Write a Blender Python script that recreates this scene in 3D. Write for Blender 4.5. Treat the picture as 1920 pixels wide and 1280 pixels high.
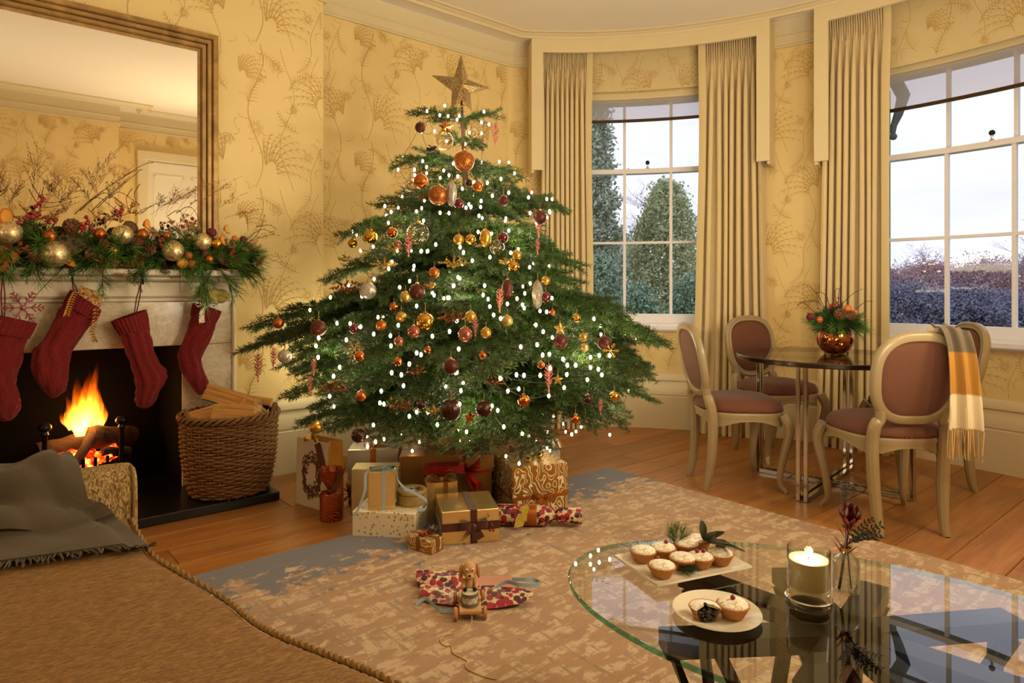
import bpy, bmesh, math, random
import numpy as np
from mathutils import Vector, Matrix, noise
R_ = math.radians
pi = math.pi
random.seed(7)
for o in list(bpy.data.objects):
    bpy.data.objects.remove(o)
SC = bpy.context.scene
COL = SC.collection
# ------------------------------------------------------------------ camera
EYE = 1.12          # eye height
FPX = 1230.0        # focal length in pixels of a 1920 px wide frame
HY = 542.0          # horizon row
FX, FY = .644, .765  # forward direction on the floor plan
cam_d = bpy.data.cameras.new('camera')
cam = bpy.data.objects.new('camera', cam_d)
COL.objects.link(cam)
cam.location = (0, 0, EYE)
cam.rotation_euler = (R_(90), 0, math.atan2(FY, FX) - R_(90))
cam_d.sensor_width = 36
cam_d.lens = FPX / 1920 * 36
cam_d.shift_y = (HY - 640) / 1920.0
cam_d.clip_end = 500
SC.camera = cam
# ------------------------------------------------------------------ view, world, lights
SC.view_settings.view_transform = 'Standard'
SC.view_settings.look = 'None'
SC.view_settings.gamma = 1
SC.view_settings.exposure = 0.12
SC.view_settings.use_curve_mapping = False
cy = SC.cycles
cy.max_bounces = 8
cy.diffuse_bounces = 4
cy.glossy_bounces = 5
cy.transmission_bounces = 8
cy.transparent_max_bounces = 16
cy.sample_clamp_indirect = 4
cy.caustics_reflective = False
cy.caustics_refractive = False
cy.use_denoising = True

wd = bpy.data.worlds.new('winter dusk sky')
SC.world = wd
wd.use_nodes = True
nt = wd.node_tree
nt.nodes.clear()
wo = nt.nodes.new('ShaderNodeOutputWorld')
bg = nt.nodes.new('ShaderNodeBackground')
bg.inputs[1].default_value = 1.18
tc = nt.nodes.new('ShaderNodeTexCoord')
mp = nt.nodes.new('ShaderNodeMapping')
mp.inputs['Scale'].default_value = (1, 1, 5)
nz = nt.nodes.new('ShaderNodeTexNoise')
nz.inputs['Scale'].default_value = 3.0
nz.inputs['Detail'].default_value = 6
cr = nt.nodes.new('ShaderNodeValToRGB')
cr.color_ramp.elements[0].position = .35
cr.color_ramp.elements[0].color = (.78, .79, .97, 1)
cr.color_ramp.elements[1].position = .62
cr.color_ramp.elements[1].color = (.92, .90, 1.0, 1)
nt.links.new(tc.outputs['Generated'], mp.inputs[0])
nt.links.new(mp.outputs[0], nz.inputs['Vector'])
nt.links.new(nz.outputs['Fac'], cr.inputs[0])
nt.links.new(cr.outputs[0], bg.inputs[0])
nt.links.new(bg.outputs[0], wo.inputs[0])


def lamp(name, kind, loc, power, col, size=.1, aim=None):
    d = bpy.data.lights.new(name, kind)
    d.energy = power
    d.color = col
    if kind == 'AREA':
        d.shape = 'DISK'
        d.size = size
    else:
        d.shadow_soft_size = size
    o = bpy.data.objects.new(name, d)
    COL.objects.link(o)
    o.location = loc
    if aim is not None:
        v = Vector(aim) - Vector(loc)
        o.rotation_euler = v.to_track_quat('-Z', 'Y').to_euler()
    return o


WARM = (1.0, .91, .70)
lamp('key_and_fill_light', 'AREA', (3.1, -.30, 1.85), 30, (1.0, .78, .48), .6, (1.2, 3.4, 1.0))
lamp('ceiling_fill_light', 'AREA', (-.9, 1.0, 1.45), 17, WARM, .45, (-.5, 1.2, 3.1))  # unseen fill added to bounce light off the ceiling
lamp('ceiling_fill_light', 'AREA', (2.0, .3, .95), 42, WARM, .9, (2.5, 1.2, 3.1))  # second added fill, brightens the ceiling towards the bow
lamp('key_and_fill_light', 'AREA', (2.4, -.32, 2.0), 20, (1.0, .86, .60), .4, (.6, 3.9, .9))  # unseen fill added to brighten the fireplace marble
lamp('left_fill_light', 'POINT', (-1.5, 2.6, 1.3), 10, WARM, .14)  # added fill light out of view on the left


# ------------------------------------------------------------------ pixel helpers
def W(right, fwd, z=0.0):
    return Vector((.765 * right + .644 * fwd, -.644 * right + .765 * fwd, z))


def P(x, y, w):
    """point at depth w seen at (x, y)"""
    return W((x - 960) * w / FPX, w, EYE - w * (y - HY) / FPX)


def G(x, y, z=0.0):
    """point at height z seen at (x, y)"""
    w = FPX * (EYE - z) / (y - HY)
    return W((x - 960) * w / FPX, w, z)


def onY(x, y, Y):
    a = (x - 960) / FPX
    w = Y / (-.644 * a + .765)
    return P(x, y, w)


BC = Vector((1.9, 1.55, 0))
BR = 2.993


def bow_hit(px, r):
    a = (px - 960) / FPX
    d = Vector((.765 * a + .644, -.644 * a + .765))
    c = BC.to_2d()
    A = d.dot(d)
    B = -2 * d.dot(c)
    Cc = c.dot(c) - r * r
    w = (-B + math.sqrt(B * B - 4 * A * Cc)) / 2 / A
    p = d * w - c
    return math.atan2(p.y, p.x), w


def bow_z(px, py, r):
    return EYE - bow_hit(px, r)[1] * (py - HY) / FPX


def bow(a, r, z=0.0):
    return Vector((BC.x + r * math.cos(a), BC.y + r * math.sin(a), z))


# ------------------------------------------------------------------ materials
def lin(h):
    h = h.lstrip('#')
    c = [int(h[i:i + 2], 16) / 255 for i in (0, 2, 4)]
    return tuple((x / 12.92 if x <= .04045 else ((x + .055) / 1.055) ** 2.4) for x in c) + (1,)


MATS = {}


class NT:
    def __init__(s, name):
        s.m = bpy.data.materials.new(name)
        s.m.use_nodes = True
        s.t = s.m.node_tree
        s.b = s.t.nodes['Principled BSDF']
        s.out = s.t.nodes['Material Output']

    def n(s, kind, **kw):
        x = s.t.nodes.new('ShaderNode' + kind)
        for k, v in kw.items():
            if k.startswith('i_'):
                x.inputs[k[2:].replace('_', ' ')].default_value = v
            else:
                setattr(x, k, v)
        return x

    def l(s, a, b):
        s.t.links.new(a, b)

    def coord(s, kind='Object', scale=(1, 1, 1), rot=(0, 0, 0)):
        t = s.n('TexCoord')
        m = s.n('Mapping')
        m.inputs['Scale'].default_value = scale
        m.inputs['Rotation'].default_value = rot
        s.l(t.outputs[kind], m.inputs[0])
        return m.outputs[0]

    def noise(s, vec, scale=5, detail=4, rough=.55, dist=0):
        x = s.n('TexNoise')
        x.inputs['Scale'].default_value = scale
        x.inputs['Detail'].default_value = detail
        x.inputs['Roughness'].default_value = rough
        x.inputs['Distortion'].default_value = dist
        s.l(vec, x.inputs['Vector'])
        return x.outputs['Fac']

    def ramp(s, fac, stops, interp='LINEAR'):
        r = s.n('ValToRGB')
        r.color_ramp.interpolation = interp
        e = r.color_ramp.elements
        while len(e) < len(stops):
            e.new(.5)
        for k, (p, c) in enumerate(stops):
            e[k].position = p
            e[k].color = lin(c) if isinstance(c, str) else (c, c, c, 1)
        s.l(fac, r.inputs[0])
        return r.outputs[0]

    def mix(s, fac, a, b, blend='MIX'):
        x = s.n('Mix', data_type='RGBA', blend_type=blend)
        for k, v in ((0, fac), (6, a), (7, b)):
            if isinstance(v, (int, float, tuple)):
                x.inputs[k].default_value = v
            elif isinstance(v, str):
                x.inputs[k].default_value = lin(v)
            else:
                s.l(v, x.inputs[k])
        return x.outputs[2]

    def math(s, op, a, b=0.0):
        x = s.n('Math', operation=op)
        for k, v in ((0, a), (1, b)):
            if isinstance(v, (int, float)):
                x.inputs[k].default_value = v
            else:
                s.l(v, x.inputs[k])
        return x.outputs[0]

    def bump(s, h, strength=.3, dist=.01):
        x = s.n('Bump')
        x.inputs['Strength'].default_value = strength
        x.inputs['Distance'].default_value = dist
        s.l(h, x.inputs['Height'])
        s.l(x.outputs[0], s.b.inputs['Normal'])

    def col(s, c):
        s.l(c, s.b.inputs['Base Color'])


def mat(name, col, rough=.6, metal=0.0, var=.12, vs=8, bump=0.0, bs=120, stretch=(1, 1, 1), sheen=0.0, coat=0.0,
        objvar=0.0, spec=None, coord='Object', bd=.004, trans=0.0):
    """plain procedural material: base colour with a noise variation and optional bump"""
    if name in MATS:
        return MATS[name]
    t = NT(name)
    b = t.b
    b.inputs['Roughness'].default_value = rough
    b.inputs['Metallic'].default_value = metal
    b.inputs['Sheen Weight'].default_value = sheen
    b.inputs['Coat Weight'].default_value = coat
    if spec is not None:
        b.inputs['Specular IOR Level'].default_value = spec
    if trans:
        b.inputs['Transmission Weight'].default_value = trans
    v = t.coord(coord, stretch)
    c = lin(col)
    dark = tuple(x * (1 - var) for x in c[:3]) + (1,)
    lite = tuple(min(1, x * (1 + var)) for x in c[:3]) + (1,)
    f = t.noise(v, vs)
    o = t.mix(f, dark, lite)
    if objvar:
        oi = t.n('ObjectInfo')
        k = t.math('MULTIPLY_ADD', oi.outputs['Random'], 2 * objvar)
        k.node.inputs[2].default_value = 1 - objvar
        hs = t.n('HueSaturation')
        t.l(k, hs.inputs['Value'])
        t.l(o, hs.inputs['Color'])
        o = hs.outputs[0]
    t.col(o)
    if bump:
        t.bump(t.noise(v, bs, 3), bump, bd)
    MATS[name] = t.m
    return t.m


def emit(name, col, strength, sample=False):
    t = NT(name)
    t.b.inputs['Base Color'].default_value = lin(col)
    t.b.inputs['Emission Color'].default_value = lin(col)
    t.b.inputs['Emission Strength'].default_value = strength
    if not sample:
        t.m.cycles.emission_sampling = 'NONE'
    MATS[name] = t.m
    return t.m


def glass(name, tint=(1, 1, 1, 1), ior=1.45, fac=1.0, rough=0.0):
    """thin clear glass: see-through with fresnel reflection"""
    t = NT(name)
    t.t.nodes.remove(t.b)
    tr = t.n('BsdfTransparent')
    tr.inputs[0].default_value = tint
    gl = t.n('BsdfGlossy')
    gl.inputs['Roughness'].default_value = rough
    lw = t.n('LayerWeight')
    f0 = ((ior - 1) / (ior + 1)) ** 2
    sch = t.math('MULTIPLY_ADD', t.math('POWER', lw.outputs['Facing'], 5.0), 1 - f0)
    sch.node.inputs[2].default_value = f0
    mx = t.n('MixShader')
    t.l(t.math('MULTIPLY', sch, fac), mx.inputs[0])
    t.l(tr.outputs[0], mx.inputs[1])
    t.l(gl.outputs[0], mx.inputs[2])
    t.l(mx.outputs[0], t.out.inputs[0])
    MATS[name] = t.m
    return t.m


# ------------------------------------------------------------------ mesh builder
class MB:
    def __init__(s):
        s.v = []
        s.f = []

    def add(s, vs, fs):
        o = len(s.v)
        s.v += [tuple(p) for p in vs]
        s.f += [tuple(i + o for i in f) for f in fs]
        return s

    def box(s, c, size, bev=0.0, M=None):
        hx, hy, hz = size[0] / 2, size[1] / 2, size[2] / 2
        c = Vector(c)
        if bev <= 0:
            vs = [Vector((x * hx, y * hy, z * hz)) for x in (-1, 1) for y in (-1, 1) for z in (-1, 1)]
            fs = [(0, 1, 3, 2), (4, 6, 7, 5), (0, 4, 5, 1), (2, 3, 7, 6), (0, 2, 6, 4), (1, 5, 7, 3)]
        else:
            b = min(bev, hx * .95, hy * .95, hz * .95)
            vs, idx = [], {}
            for x in (-1, 1):
                for y in (-1, 1):
                    for z in (-1, 1):
                        for a in range(3):
                            h = [hx - b, hy - b, hz - b]
                            h[a] += b
                            idx[(x, y, z, a)] = len(vs)
                            vs.append(Vector((x * h[0], y * h[1], z * h[2])))
            fs = []
            S = (-1, 1)
            for q in S:
                fs.append(tuple(idx[(q, y, z, 0)] for y, z in ((-1, -1), (1, -1), (1, 1), (-1, 1)))[::q])
                fs.append(tuple(idx[(x, q, z, 1)] for x, z in ((-1, -1), (-1, 1), (1, 1), (1, -1)))[::q])
                fs.append(tuple(idx[(x, y, q, 2)] for x, y in ((-1, -1), (1, -1), (1, 1), (-1, 1)))[::q])
            for p in S:
                for q in S:
                    for (a, b2, mk) in ((0, 1, lambda t: (p, q, t)), (0, 2, lambda t: (p, t, q)), (1, 2, lambda t: (t, p, q))):
                        k0, k1 = mk(-1), mk(1)
                        f = (idx[k0 + (a,)], idx[k1 + (a,)], idx[k1 + (b2,)], idx[k0 + (b2,)])
                        n = (vs[f[1]] - vs[f[0]]).cross(vs[f[2]] - vs[f[0]])
                        if n.dot(vs[f[0]] + vs[f[2]]) < 0:
                            f = f[::-1]
                        fs.append(f)
            for x in S:
                for y in S:
                    for z in S:
                        f = tuple(idx[(x, y, z, a)] for a in range(3))
                        n = (vs[f[1]] - vs[f[0]]).cross(vs[f[2]] - vs[f[0]])
                        if n.dot(vs[f[0]]) < 0:
                            f = f[::-1]
                        fs.append(f)
        if M is not None:
            vs = [M @ v for v in vs]
        return s.add([v + c for v in vs], fs)

    def tube(s, pts, r, n=8, cap=True, closed=False, flat=1.0, up=None):
        pts = [Vector(p) for p in pts]
        m = len(pts)
        rs = r if isinstance(r, (list, tuple)) else [r] * m
        vs = []
        prev = None
        for i, p in enumerate(pts):
            a = pts[(i - 1) % m] if (i or closed) else pts[0]
            b = pts[(i + 1) % m] if (i < m - 1 or closed) else pts[-1]
            t = (b - a)
            t = t.normalized() if t.length > 1e-9 else Vector((0, 0, 1))
            if prev is None:
                u = Vector(up) if up is not None else (Vector((0, 0, 1)) if abs(t.z) < .9 else Vector((1, 0, 0)))
            else:
                u = Vector(up) if up is not None else prev
            x = u - t * u.dot(t)
            if x.length < 1e-6:
                x = t.orthogonal()
            x.normalize()
            prev = x
            y = t.cross(x)
            for k in range(n):
                an = 2 * pi * k / n
                vs.append(p + x * (rs[i] * flat * math.cos(an)) + y * (rs[i] * math.sin(an)))
        fs = []
        for i in range(m if closed else m - 1):
            j = (i + 1) % m
            for k in range(n):
                k2 = (k + 1) % n
                fs.append((i * n + k, i * n + k2, j * n + k2, j * n + k))
        if cap and not closed:
            fs.append(tuple(range(n))[::-1])
            fs.append(tuple((m - 1) * n + k for k in range(n)))
        return s.add(vs, fs)

    def lathe(s, prof, n=24, c=(0, 0, 0), M=None, wob=None):
        c = Vector(c)
        vs, rings = [], []
        for (r, z) in prof:
            if r < 1e-6:
                rings.append([len(vs)])
                vs.append(Vector((0, 0, z)))
            else:
                rings.append(list(range(len(vs), len(vs) + n)))
                for k in range(n):
                    a = 2 * pi * k / n
                    q = r * (wob(a, z) if wob else 1)
                    vs.append(Vector((q * math.cos(a), q * math.sin(a), z)))
        fs = []
        for A, B in zip(rings, rings[1:]):
            for k in range(n):
                k2 = (k + 1) % n
                if len(A) == 1 and len(B) == 1:
                    continue
                if len(A) == 1:
                    fs.append((A[0], B[k2], B[k]))
                elif len(B) == 1:
                    fs.append((A[k], A[k2], B[0]))
                else:
                    fs.append((A[k], A[k2], B[k2], B[k]))
        if M is not None:
            vs = [M @ v for v in vs]
        return s.add([v + c for v in vs], fs)

    def sphere(s, c, r, n=16, m=10, sc=(1, 1, 1), M=None, dis=None):
        prof = [(math.sin(pi * i / m), -math.cos(pi * i / m)) for i in range(m + 1)]
        prof[0] = (0, -1)
        prof[-1] = (0, 1)
        T = Matrix.Diagonal(Vector(sc) * r)
        if M is not None:
            T = M.to_3x3() @ T
        t = MB().lathe(prof, n)
        vs = [Vector(v) for v in t.v]
        if dis:
            vs = [v * dis(v) for v in vs]
        return s.add([T @ v + Vector(c) for v in vs], t.f)

    def grid(s, fn, nu, nv, cu=False, cv=False, thick=0.0):
        vs = [Vector(fn(u / (nu if cu else nu - 1), v / (nv if cv else nv - 1))) for v in range(nv) for u in range(nu)]
        fs = []
        for v in range(nv if cv else nv - 1):
            for u in range(nu if cu else nu - 1):
                u2, v2 = (u + 1) % nu, (v + 1) % nv
                fs.append((v * nu + u, v * nu + u2, v2 * nu + u2, v2 * nu + u))
        if thick:
            N = [Vector() for _ in vs]
            for f in fs:
                n = (vs[f[1]] - vs[f[0]]).cross(vs[f[3]] - vs[f[0]])
                for i in f:
                    N[i] += n
            back = [p - n.normalized() * thick if n.length > 0 else p for p, n in zip(vs, N)]
            k = len(vs)
            b = [tuple(i + k for i in f[::-1]) for f in fs]
            e = {}
            for f in fs:
                for a, c in zip(f, f[1:] + f[:1]):
                    e[(a, c)] = 1
            for (a, c) in list(e):
                if (c, a) not in e:
                    b.append((c, a, a + k, c + k))
            return s.add(vs + back, fs + b)
        return s.add(vs, fs)

    def prism(s, poly, fn, d0, d1):
        """poly: 2D points; fn(u, v, d) -> point"""
        n = len(poly)
        vs = [fn(u, v, d0) for u, v in poly] + [fn(u, v, d1) for u, v in poly]
        fs = [tuple(range(n))[::-1], tuple(range(n, 2 * n))]
        for i in range(n):
            j = (i + 1) % n
            fs.append((i, j, n + j, n + i))
        return s.add(vs, fs)

    def sweep(s, prof, path, closed=False, cap=True):
        """prof: (out, up) points; path: list of (point, outward unit vector)"""
        k = len(prof)
        vs = []
        for p, o in path:
            for a, b in prof:
                vs.append(Vector(p) + Vector(o) * a + Vector((0, 0, b)))
        fs = []
        m = len(path)
        for i in range(m if closed else m - 1):
            j = (i + 1) % m
            for q in range(k):
                q2 = (q + 1) % k
                fs.append((i * k + q, j * k + q, j * k + q2, i * k + q2))
        if cap and not closed:
            fs.append(tuple(range(k)))
            fs.append(tuple((m - 1) * k + q for q in range(k))[::-1])
        return s.add(vs, fs)

    def mesh(s, name, m, off=None, smooth=35):
        me = bpy.data.meshes.new(name)
        v = s.v
        if off is not None:
            ox, oy, oz = off
            v = [(a - ox, b - oy, c - oz) for a, b, c in v]
        me.from_pydata(v, [], s.f)
        if m is not None:
            me.materials.append(m)
        if smooth:
            me.polygons.foreach_set('use_smooth', [True] * len(me.polygons))
            me.set_sharp_from_angle(angle=R_(smooth))
        me.update()
        return me


def fixn(me):
    bm = bmesh.new()
    bm.from_mesh(me)
    bmesh.ops.recalc_face_normals(bm, faces=bm.faces)
    bm.to_mesh(me)
    bm.free()


def wloc(o):
    v = Vector((0, 0, 0))
    while o is not None:
        v += o.location
        o = o.parent
    return v


def link(name, me, parent=None):
    o = bpy.data.objects.new(name, me)
    COL.objects.link(o)
    if parent is not None:
        o.parent = parent
    return o


def part(name, mb, m, parent=None, label=None, world=True, smooth=35, kind=None, fix=False):
    """one mesh object; verts given in world space unless world=False"""
    off = wloc(parent) if (world and parent is not None) else None
    me = mb.mesh(name, m, off, smooth) if isinstance(mb, MB) else mb
    if fix:
        fixn(me)
    o = link(name, me, parent)
    if label:
        o['label'] = label
    if kind:
        o['kind'] = kind
    return o


def tag(o, label, cat, group=None):
    o['label'] = label
    o['category'] = cat
    if group:
        o['group'] = group
    return o


def thing(name, label, cat, loc=(0, 0, 0), rz=0.0, group=None):
    o = bpy.data.objects.new(name, None)
    o.empty_display_size = .05
    COL.objects.link(o)
    o.location = loc
    o.rotation_euler = (0, 0, rz)
    return tag(o, label, cat, group)


def single(name, mb, m, label, cat, group=None, origin=None, smooth=35, fix=False):
    if origin is None:
        xs = np.array(mb.v)
        lo, hi = xs.min(0), xs.max(0)
        origin = ((lo[0] + hi[0]) / 2, (lo[1] + hi[1]) / 2, lo[2])
    me = mb.mesh(name, m, origin, smooth)
    if fix:
        fixn(me)
    o = link(name, me)
    o.location = origin
    return tag(o, label, cat, group)


def struct(name, mb, m, parent=None, smooth=35, fix=False):
    o = part(name, mb, m, parent, smooth=smooth, fix=fix)
    o['kind'] = 'structure'
    return o


def dup(root, loc=None, rot=None, label=None, scale=None, group=None):
    r = root.copy()
    COL.objects.link(r)
    if loc is not None:
        r.location = loc
    if rot is not None:
        r.rotation_euler = rot
    if scale is not None:
        r.scale = scale
    if label:
        r['label'] = label
    if group:
        r['group'] = group
    for ch in list(root.children):
        c = ch.copy()
        COL.objects.link(c)
        c.parent = r
        for g in ch.children:
            d = g.copy()
            COL.objects.link(d)
            d.parent = c
    return r


def npmesh(name, V, F, m):
    """numpy triangles to a mesh"""
    me = bpy.data.meshes.new(name)
    V = np.asarray(V, dtype=np.float32)
    F = np.asarray(F, dtype=np.int32)
    me.vertices.add(len(V))
    me.vertices.foreach_set('co', V.ravel())
    me.loops.add(F.size)
    me.loops.foreach_set('vertex_index', F.ravel())
    me.polygons.add(len(F))
    me.polygons.foreach_set('loop_start', np.arange(0, F.size, F.shape[1], dtype=np.int32))
    me.materials.append(m)
    me.update(calc_edges=True)
    me.validate()
    return me


def bez(p0, p1, p2, n=12):
    p0, p1, p2 = Vector(p0), Vector(p1), Vector(p2)
    return [p0 * (1 - t) ** 2 + p1 * 2 * t * (1 - t) + p2 * t * t for t in [i / (n - 1) for i in range(n)]]


def crom(pts, n=6, closed=False):
    """Catmull-Rom through points"""
    pts = [Vector(p) for p in pts]
    out = []
    m = len(pts)
    rng = range(m if closed else m - 1)
    for i in rng:
        a = pts[(i - 1) % m] if (closed or i > 0) else pts[0]
        b, c = pts[i], pts[(i + 1) % m]
        d = pts[(i + 2) % m] if (closed or i + 2 < m) else pts[-1]
        for k in range(n):
            t = k / n
            out.append(.5 * ((2 * b) + (c - a) * t + (2 * a - 5 * b + 4 * c - d) * t * t + (3 * b - a - 3 * c + d) * t ** 3))
    if not closed:
        out.append(pts[-1])
    return out


def frame_to(z):
    """3x3 matrix whose z axis is the given direction"""
    z = Vector(z).normalized()
    return z.to_track_quat('Z', 'Y').to_matrix()
# ================================================================== ROOM
XB = -2.6                    # back wall
YB, YR = 3.95, 4.12          # chimney breast face, recess wall
XE = 1.762                   # breast corner
XC = 3.434                   # corner of recess and bow
YO1, YO2 = -.46, -.68        # opposite wall (two planes)
XO = 1.34
ZC = 3.135
ZF = 2.935
A0 = math.atan2(YR - BC.y, XC - BC.x)
A1 = math.atan2(YO2 - BC.y, math.sqrt(BR ** 2 - (YO2 - BC.y) ** 2))
XC2 = BC.x + BR * math.cos(A1)

PAPER = '#e2c88c'
m_paper = mat('wallpaper ground', PAPER, .75, var=.05, vs=3)
m_print = mat('wallpaper print', '#c4a05a', .75, var=.2, vs=2.2)
m_cream = mat('cream paint', '#d9c9a4', .5, var=.03, vs=3)
m_ceil = mat('ceiling paint', '#eae0d0', .8, var=.03, vs=1.2)
m_dark = mat('floor underlay', '#2a1a0f', .9)

# oak boards
t = NT('oak boards')
v = t.coord('Object', (1.2, 14, 14))
oi = t.n('ObjectInfo')
av = t.n('VectorMath', operation='ADD')
t.l(v, av.inputs[0])
sc_ = t.n('VectorMath', operation='SCALE')
cmb = t.n('CombineXYZ')
for k in range(3):
    t.l(oi.outputs['Random'], cmb.inputs[k])
t.l(cmb.outputs[0], sc_.inputs[0])
sc_.inputs['Scale'].default_value = 37
t.l(sc_.outputs[0], av.inputs[1])
g = t.noise(av.outputs[0], 2.2, 8, .62, 1.6)
g2 = t.noise(av.outputs[0], .6, 3, .5, .8)
c1 = t.ramp(g, [(.25, '#6c3e19'), (.5, '#a4682e'), (.75, '#bc8040')])
c2 = t.ramp(g2, [(.3, '#7c481c'), (.7, '#bc8444')])
c3 = t.mix(.45, c1, c2)
hs = t.n('HueSaturation')
vv = t.math('MULTIPLY_ADD', oi.outputs['Random'], .35)
vv.node.inputs[2].default_value = .78
t.l(vv, hs.inputs['Value'])
t.l(c3, hs.inputs['Color'])
t.col(hs.outputs[0])
t.b.inputs['Roughness'].default_value = .38
t.bump(g, .08, .003)
m_oak = t.m


def room_outline(step=R_(3)):
    """closed outline of the room, clockwise seen from above: (x, y)"""
    pts = [(XB, YB), (XE, YB), (XE, YR), (XC, YR)]
    n = int((A0 - A1) / step)
    for i in range(1, n):
        a = A0 + (A1 - A0) * i / n
        p = bow(a, BR)
        pts.append((p.x, p.y))
    pts += [(XC2, YO2), (XO, YO2), (XO, YO1), (XB, YO1)]
    return pts


def miter(pts, closed=True):
    """(point, inward vector) with mitred corners; interior to the right of the path"""
    out = []
    n = len(pts)
    for i in range(n):
        p = Vector(pts[i])
        a = Vector(pts[i - 1]) if (closed or i) else None
        b = Vector(pts[(i + 1) % n]) if (closed or i < n - 1) else None
        ns = []
        for q0, q1 in ((a, p), (p, b)):
            if q0 is None or q1 is None:
                continue
            d = (q1 - q0).normalized()
            ns.append(Vector((d.y, -d.x)))
        if len(ns) == 2:
            m = (ns[0] + ns[1])
            m = m / max(.2, (1 + ns[0].dot(ns[1])))
        else:
            m = ns[0]
        out.append((Vector((p.x, p.y, 0)), Vector((m.x, m.y, 0))))
    return out


OUT = room_outline()
OUTM = miter(OUT)

# floor with boards
mb = MB().box(((XB + 5) / 2, 1.75, -.06), (5 - XB + .1, 5.4, .06))
floor = struct('floor', mb, m_dark)
PW = .2
y = YO2 - .0
row = 0
rnd = random.Random(3)
while y < YR + .02:
    yc = y + PW / 2
    xmax = BC.x + math.sqrt(max(.01, (BR + .03) ** 2 - (yc - BC.y) ** 2))
    if yc > YR - .05:
        xmax = XC
    x = XB - rnd.random() * 1.6
    while x < xmax:
        L = 1.5 + rnd.random() * .9
        x0, x1 = max(x, XB), min(x + L, xmax)
        if x1 - x0 > .12:
            mb = MB().box(((x0 + x1) / 2, yc, -.015), (x1 - x0 - .0025, PW - .003, .03), .0025)
            o = part('plank', mb, m_oak, floor, smooth=0)
            o['kind'] = 'structure'
        x += L
    y += PW
    row += 1

# ceiling with two stepped moulding rings
mb = MB().box(((XB + 5) / 2, 1.75, ZC + .05), (5 - XB + .4, 5.6, .1))
ceiling = struct('ceiling', mb, m_ceil)
prof = [(.28, 0), (.28, -.022), (.295, -.028), (.30, -.04), (.325, -.04), (.335, -.026), (.35, -.022), (.36, -.012), (.385, -.012), (.385, 0)]
prof = [(a - .10, b) for a, b in prof]
mb = MB().sweep(prof, [(p + Vector((0, 0, ZC)), o) for p, o in OUTM], closed=True)
struct('trim_1', mb, m_cream, fix=True)
# plain frieze with picture rail
prof = [(0, ZF), (.022, ZF), (.022, ZF + .012), (.014, ZF + .02), (.012, ZF + .075), (.018, ZF + .08), (.018, ZF + .086), (.012, ZF + .09), (.012, ZC - .012), (.02, ZC), (0, ZC)]
mb = MB().sweep(prof, OUTM, closed=True)
struct('trim_2', mb, m_cream, fix=True)

# fireplace opening
FO0, FO1, FOZ = .10, .926, .815
mb = MB()
mb.box(((XB + FO0) / 2, YB + .3, 1.58), (FO0 - XB, .6, 3.16))
mb.box(((FO1 + XE) / 2, YB + .3, 1.58), (XE - FO1, .6, 3.16))
mb.box(((FO0 + FO1) / 2, YB + .3, (FOZ + 3.16) / 2), (FO1 - FO0, .6, 3.16 - FOZ))
mb.box(((XE + XC + .3) / 2, YR + .15, 1.58), (XC + .3 - XE, .3, 3.16))
struct('wall_left', mb, m_paper, smooth=0)
mb = MB()
mb.box(((XO + XC2 + .2) / 2, YO2 - .1, 1.58), (XC2 + .2 - XO, .2, 3.16))
mb.box(((XO + XB) / 2, YO1 - .21, 1.58), (XO - XB, .42, 3.16))
struct('wall_right', mb, m_paper, smooth=0)
mb = MB().box((XB - .1, 1.75, 1.58), (.2, 5.4, 3.16))
struct('wall_back', mb, m_paper, smooth=0)

# bow wall with two window openings
WR = BR + .11       # sash radius
WIN = []
for (pxa, pxb, px, ys) in ((1171, 1258, 1214, (588, 455, 322, 193)), (1776, 1903, 1776, (609, 445, 284, 128))):
    a, b = bow_hit(pxa, WR)[0], bow_hit(pxb, WR)[0]
    col = a - b
    zs = [bow_z(px, yy, WR) for yy in ys]
    WIN.append(dict(c=(a + b) / 2, col=col, half=col * 1.5 + R_(.8), zs=zs, px=px, z0=zs[0] - .13, z1=zs[3] + .06))


def arc_slab(mb, a0, a1, r0, r1, z0, z1, n=None):
    n = n or max(2, int(abs(a1 - a0) / R_(2.5)) + 1)
    for i in range(n):
        p, q = a0 + (a1 - a0) * i / n, a0 + (a1 - a0) * (i + 1) / n
        if i == 0:
            base = len(mb.v)
            mb.v += [tuple(bow(p, r, z)) for r, z in ((r0, z0), (r1, z0), (r1, z1), (r0, z1))]
        mb.v += [tuple(bow(q, r, z)) for r, z in ((r0, z0), (r1, z0), (r1, z1), (r0, z1))]
        k = base + 4 * i
        for e in range(4):
            f = (e + 1) % 4
            mb.f.append((k + e, k + f, k + 4 + f, k + 4 + e))
    mb.f.append((base, base + 3, base + 2, base + 1))
    k = base + 4 * n
    mb.f.append((k, k + 1, k + 2, k + 3))
    return mb


mb = MB()
edges = [A0]
for w in WIN:
    edges += [w['c'] + w['half'], w['c'] - w['half']]
edges.append(A1)
for i in (0, 2, 4):
    arc_slab(mb, edges[i], edges[i + 1], BR, BR + .2, 0, 3.16)
for w in WIN:
    arc_slab(mb, w['c'] + w['half'], w['c'] - w['half'], BR, BR + .2, 0, w['z0'])
    arc_slab(mb, w['c'] + w['half'], w['c'] - w['half'], BR, BR + .2, w['z1'], 3.16)
struct('wall_far', mb, m_paper, fix=True, smooth=20)

# tall baseboards
BBP = [(0, 0), (.03, 0), (.03, .255), (.024, .26), (.024, .268), (.03, .273), (.03, .335), (.02, .35), (.02, .378), (.03, .388), (.03, .41), (.012, .44), (0, .445)]


def baseboard(name, idx):
    struct(name, MB().sweep(BBP, [OUTM[i] for i in idx]), m_cream, fix=True)


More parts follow.
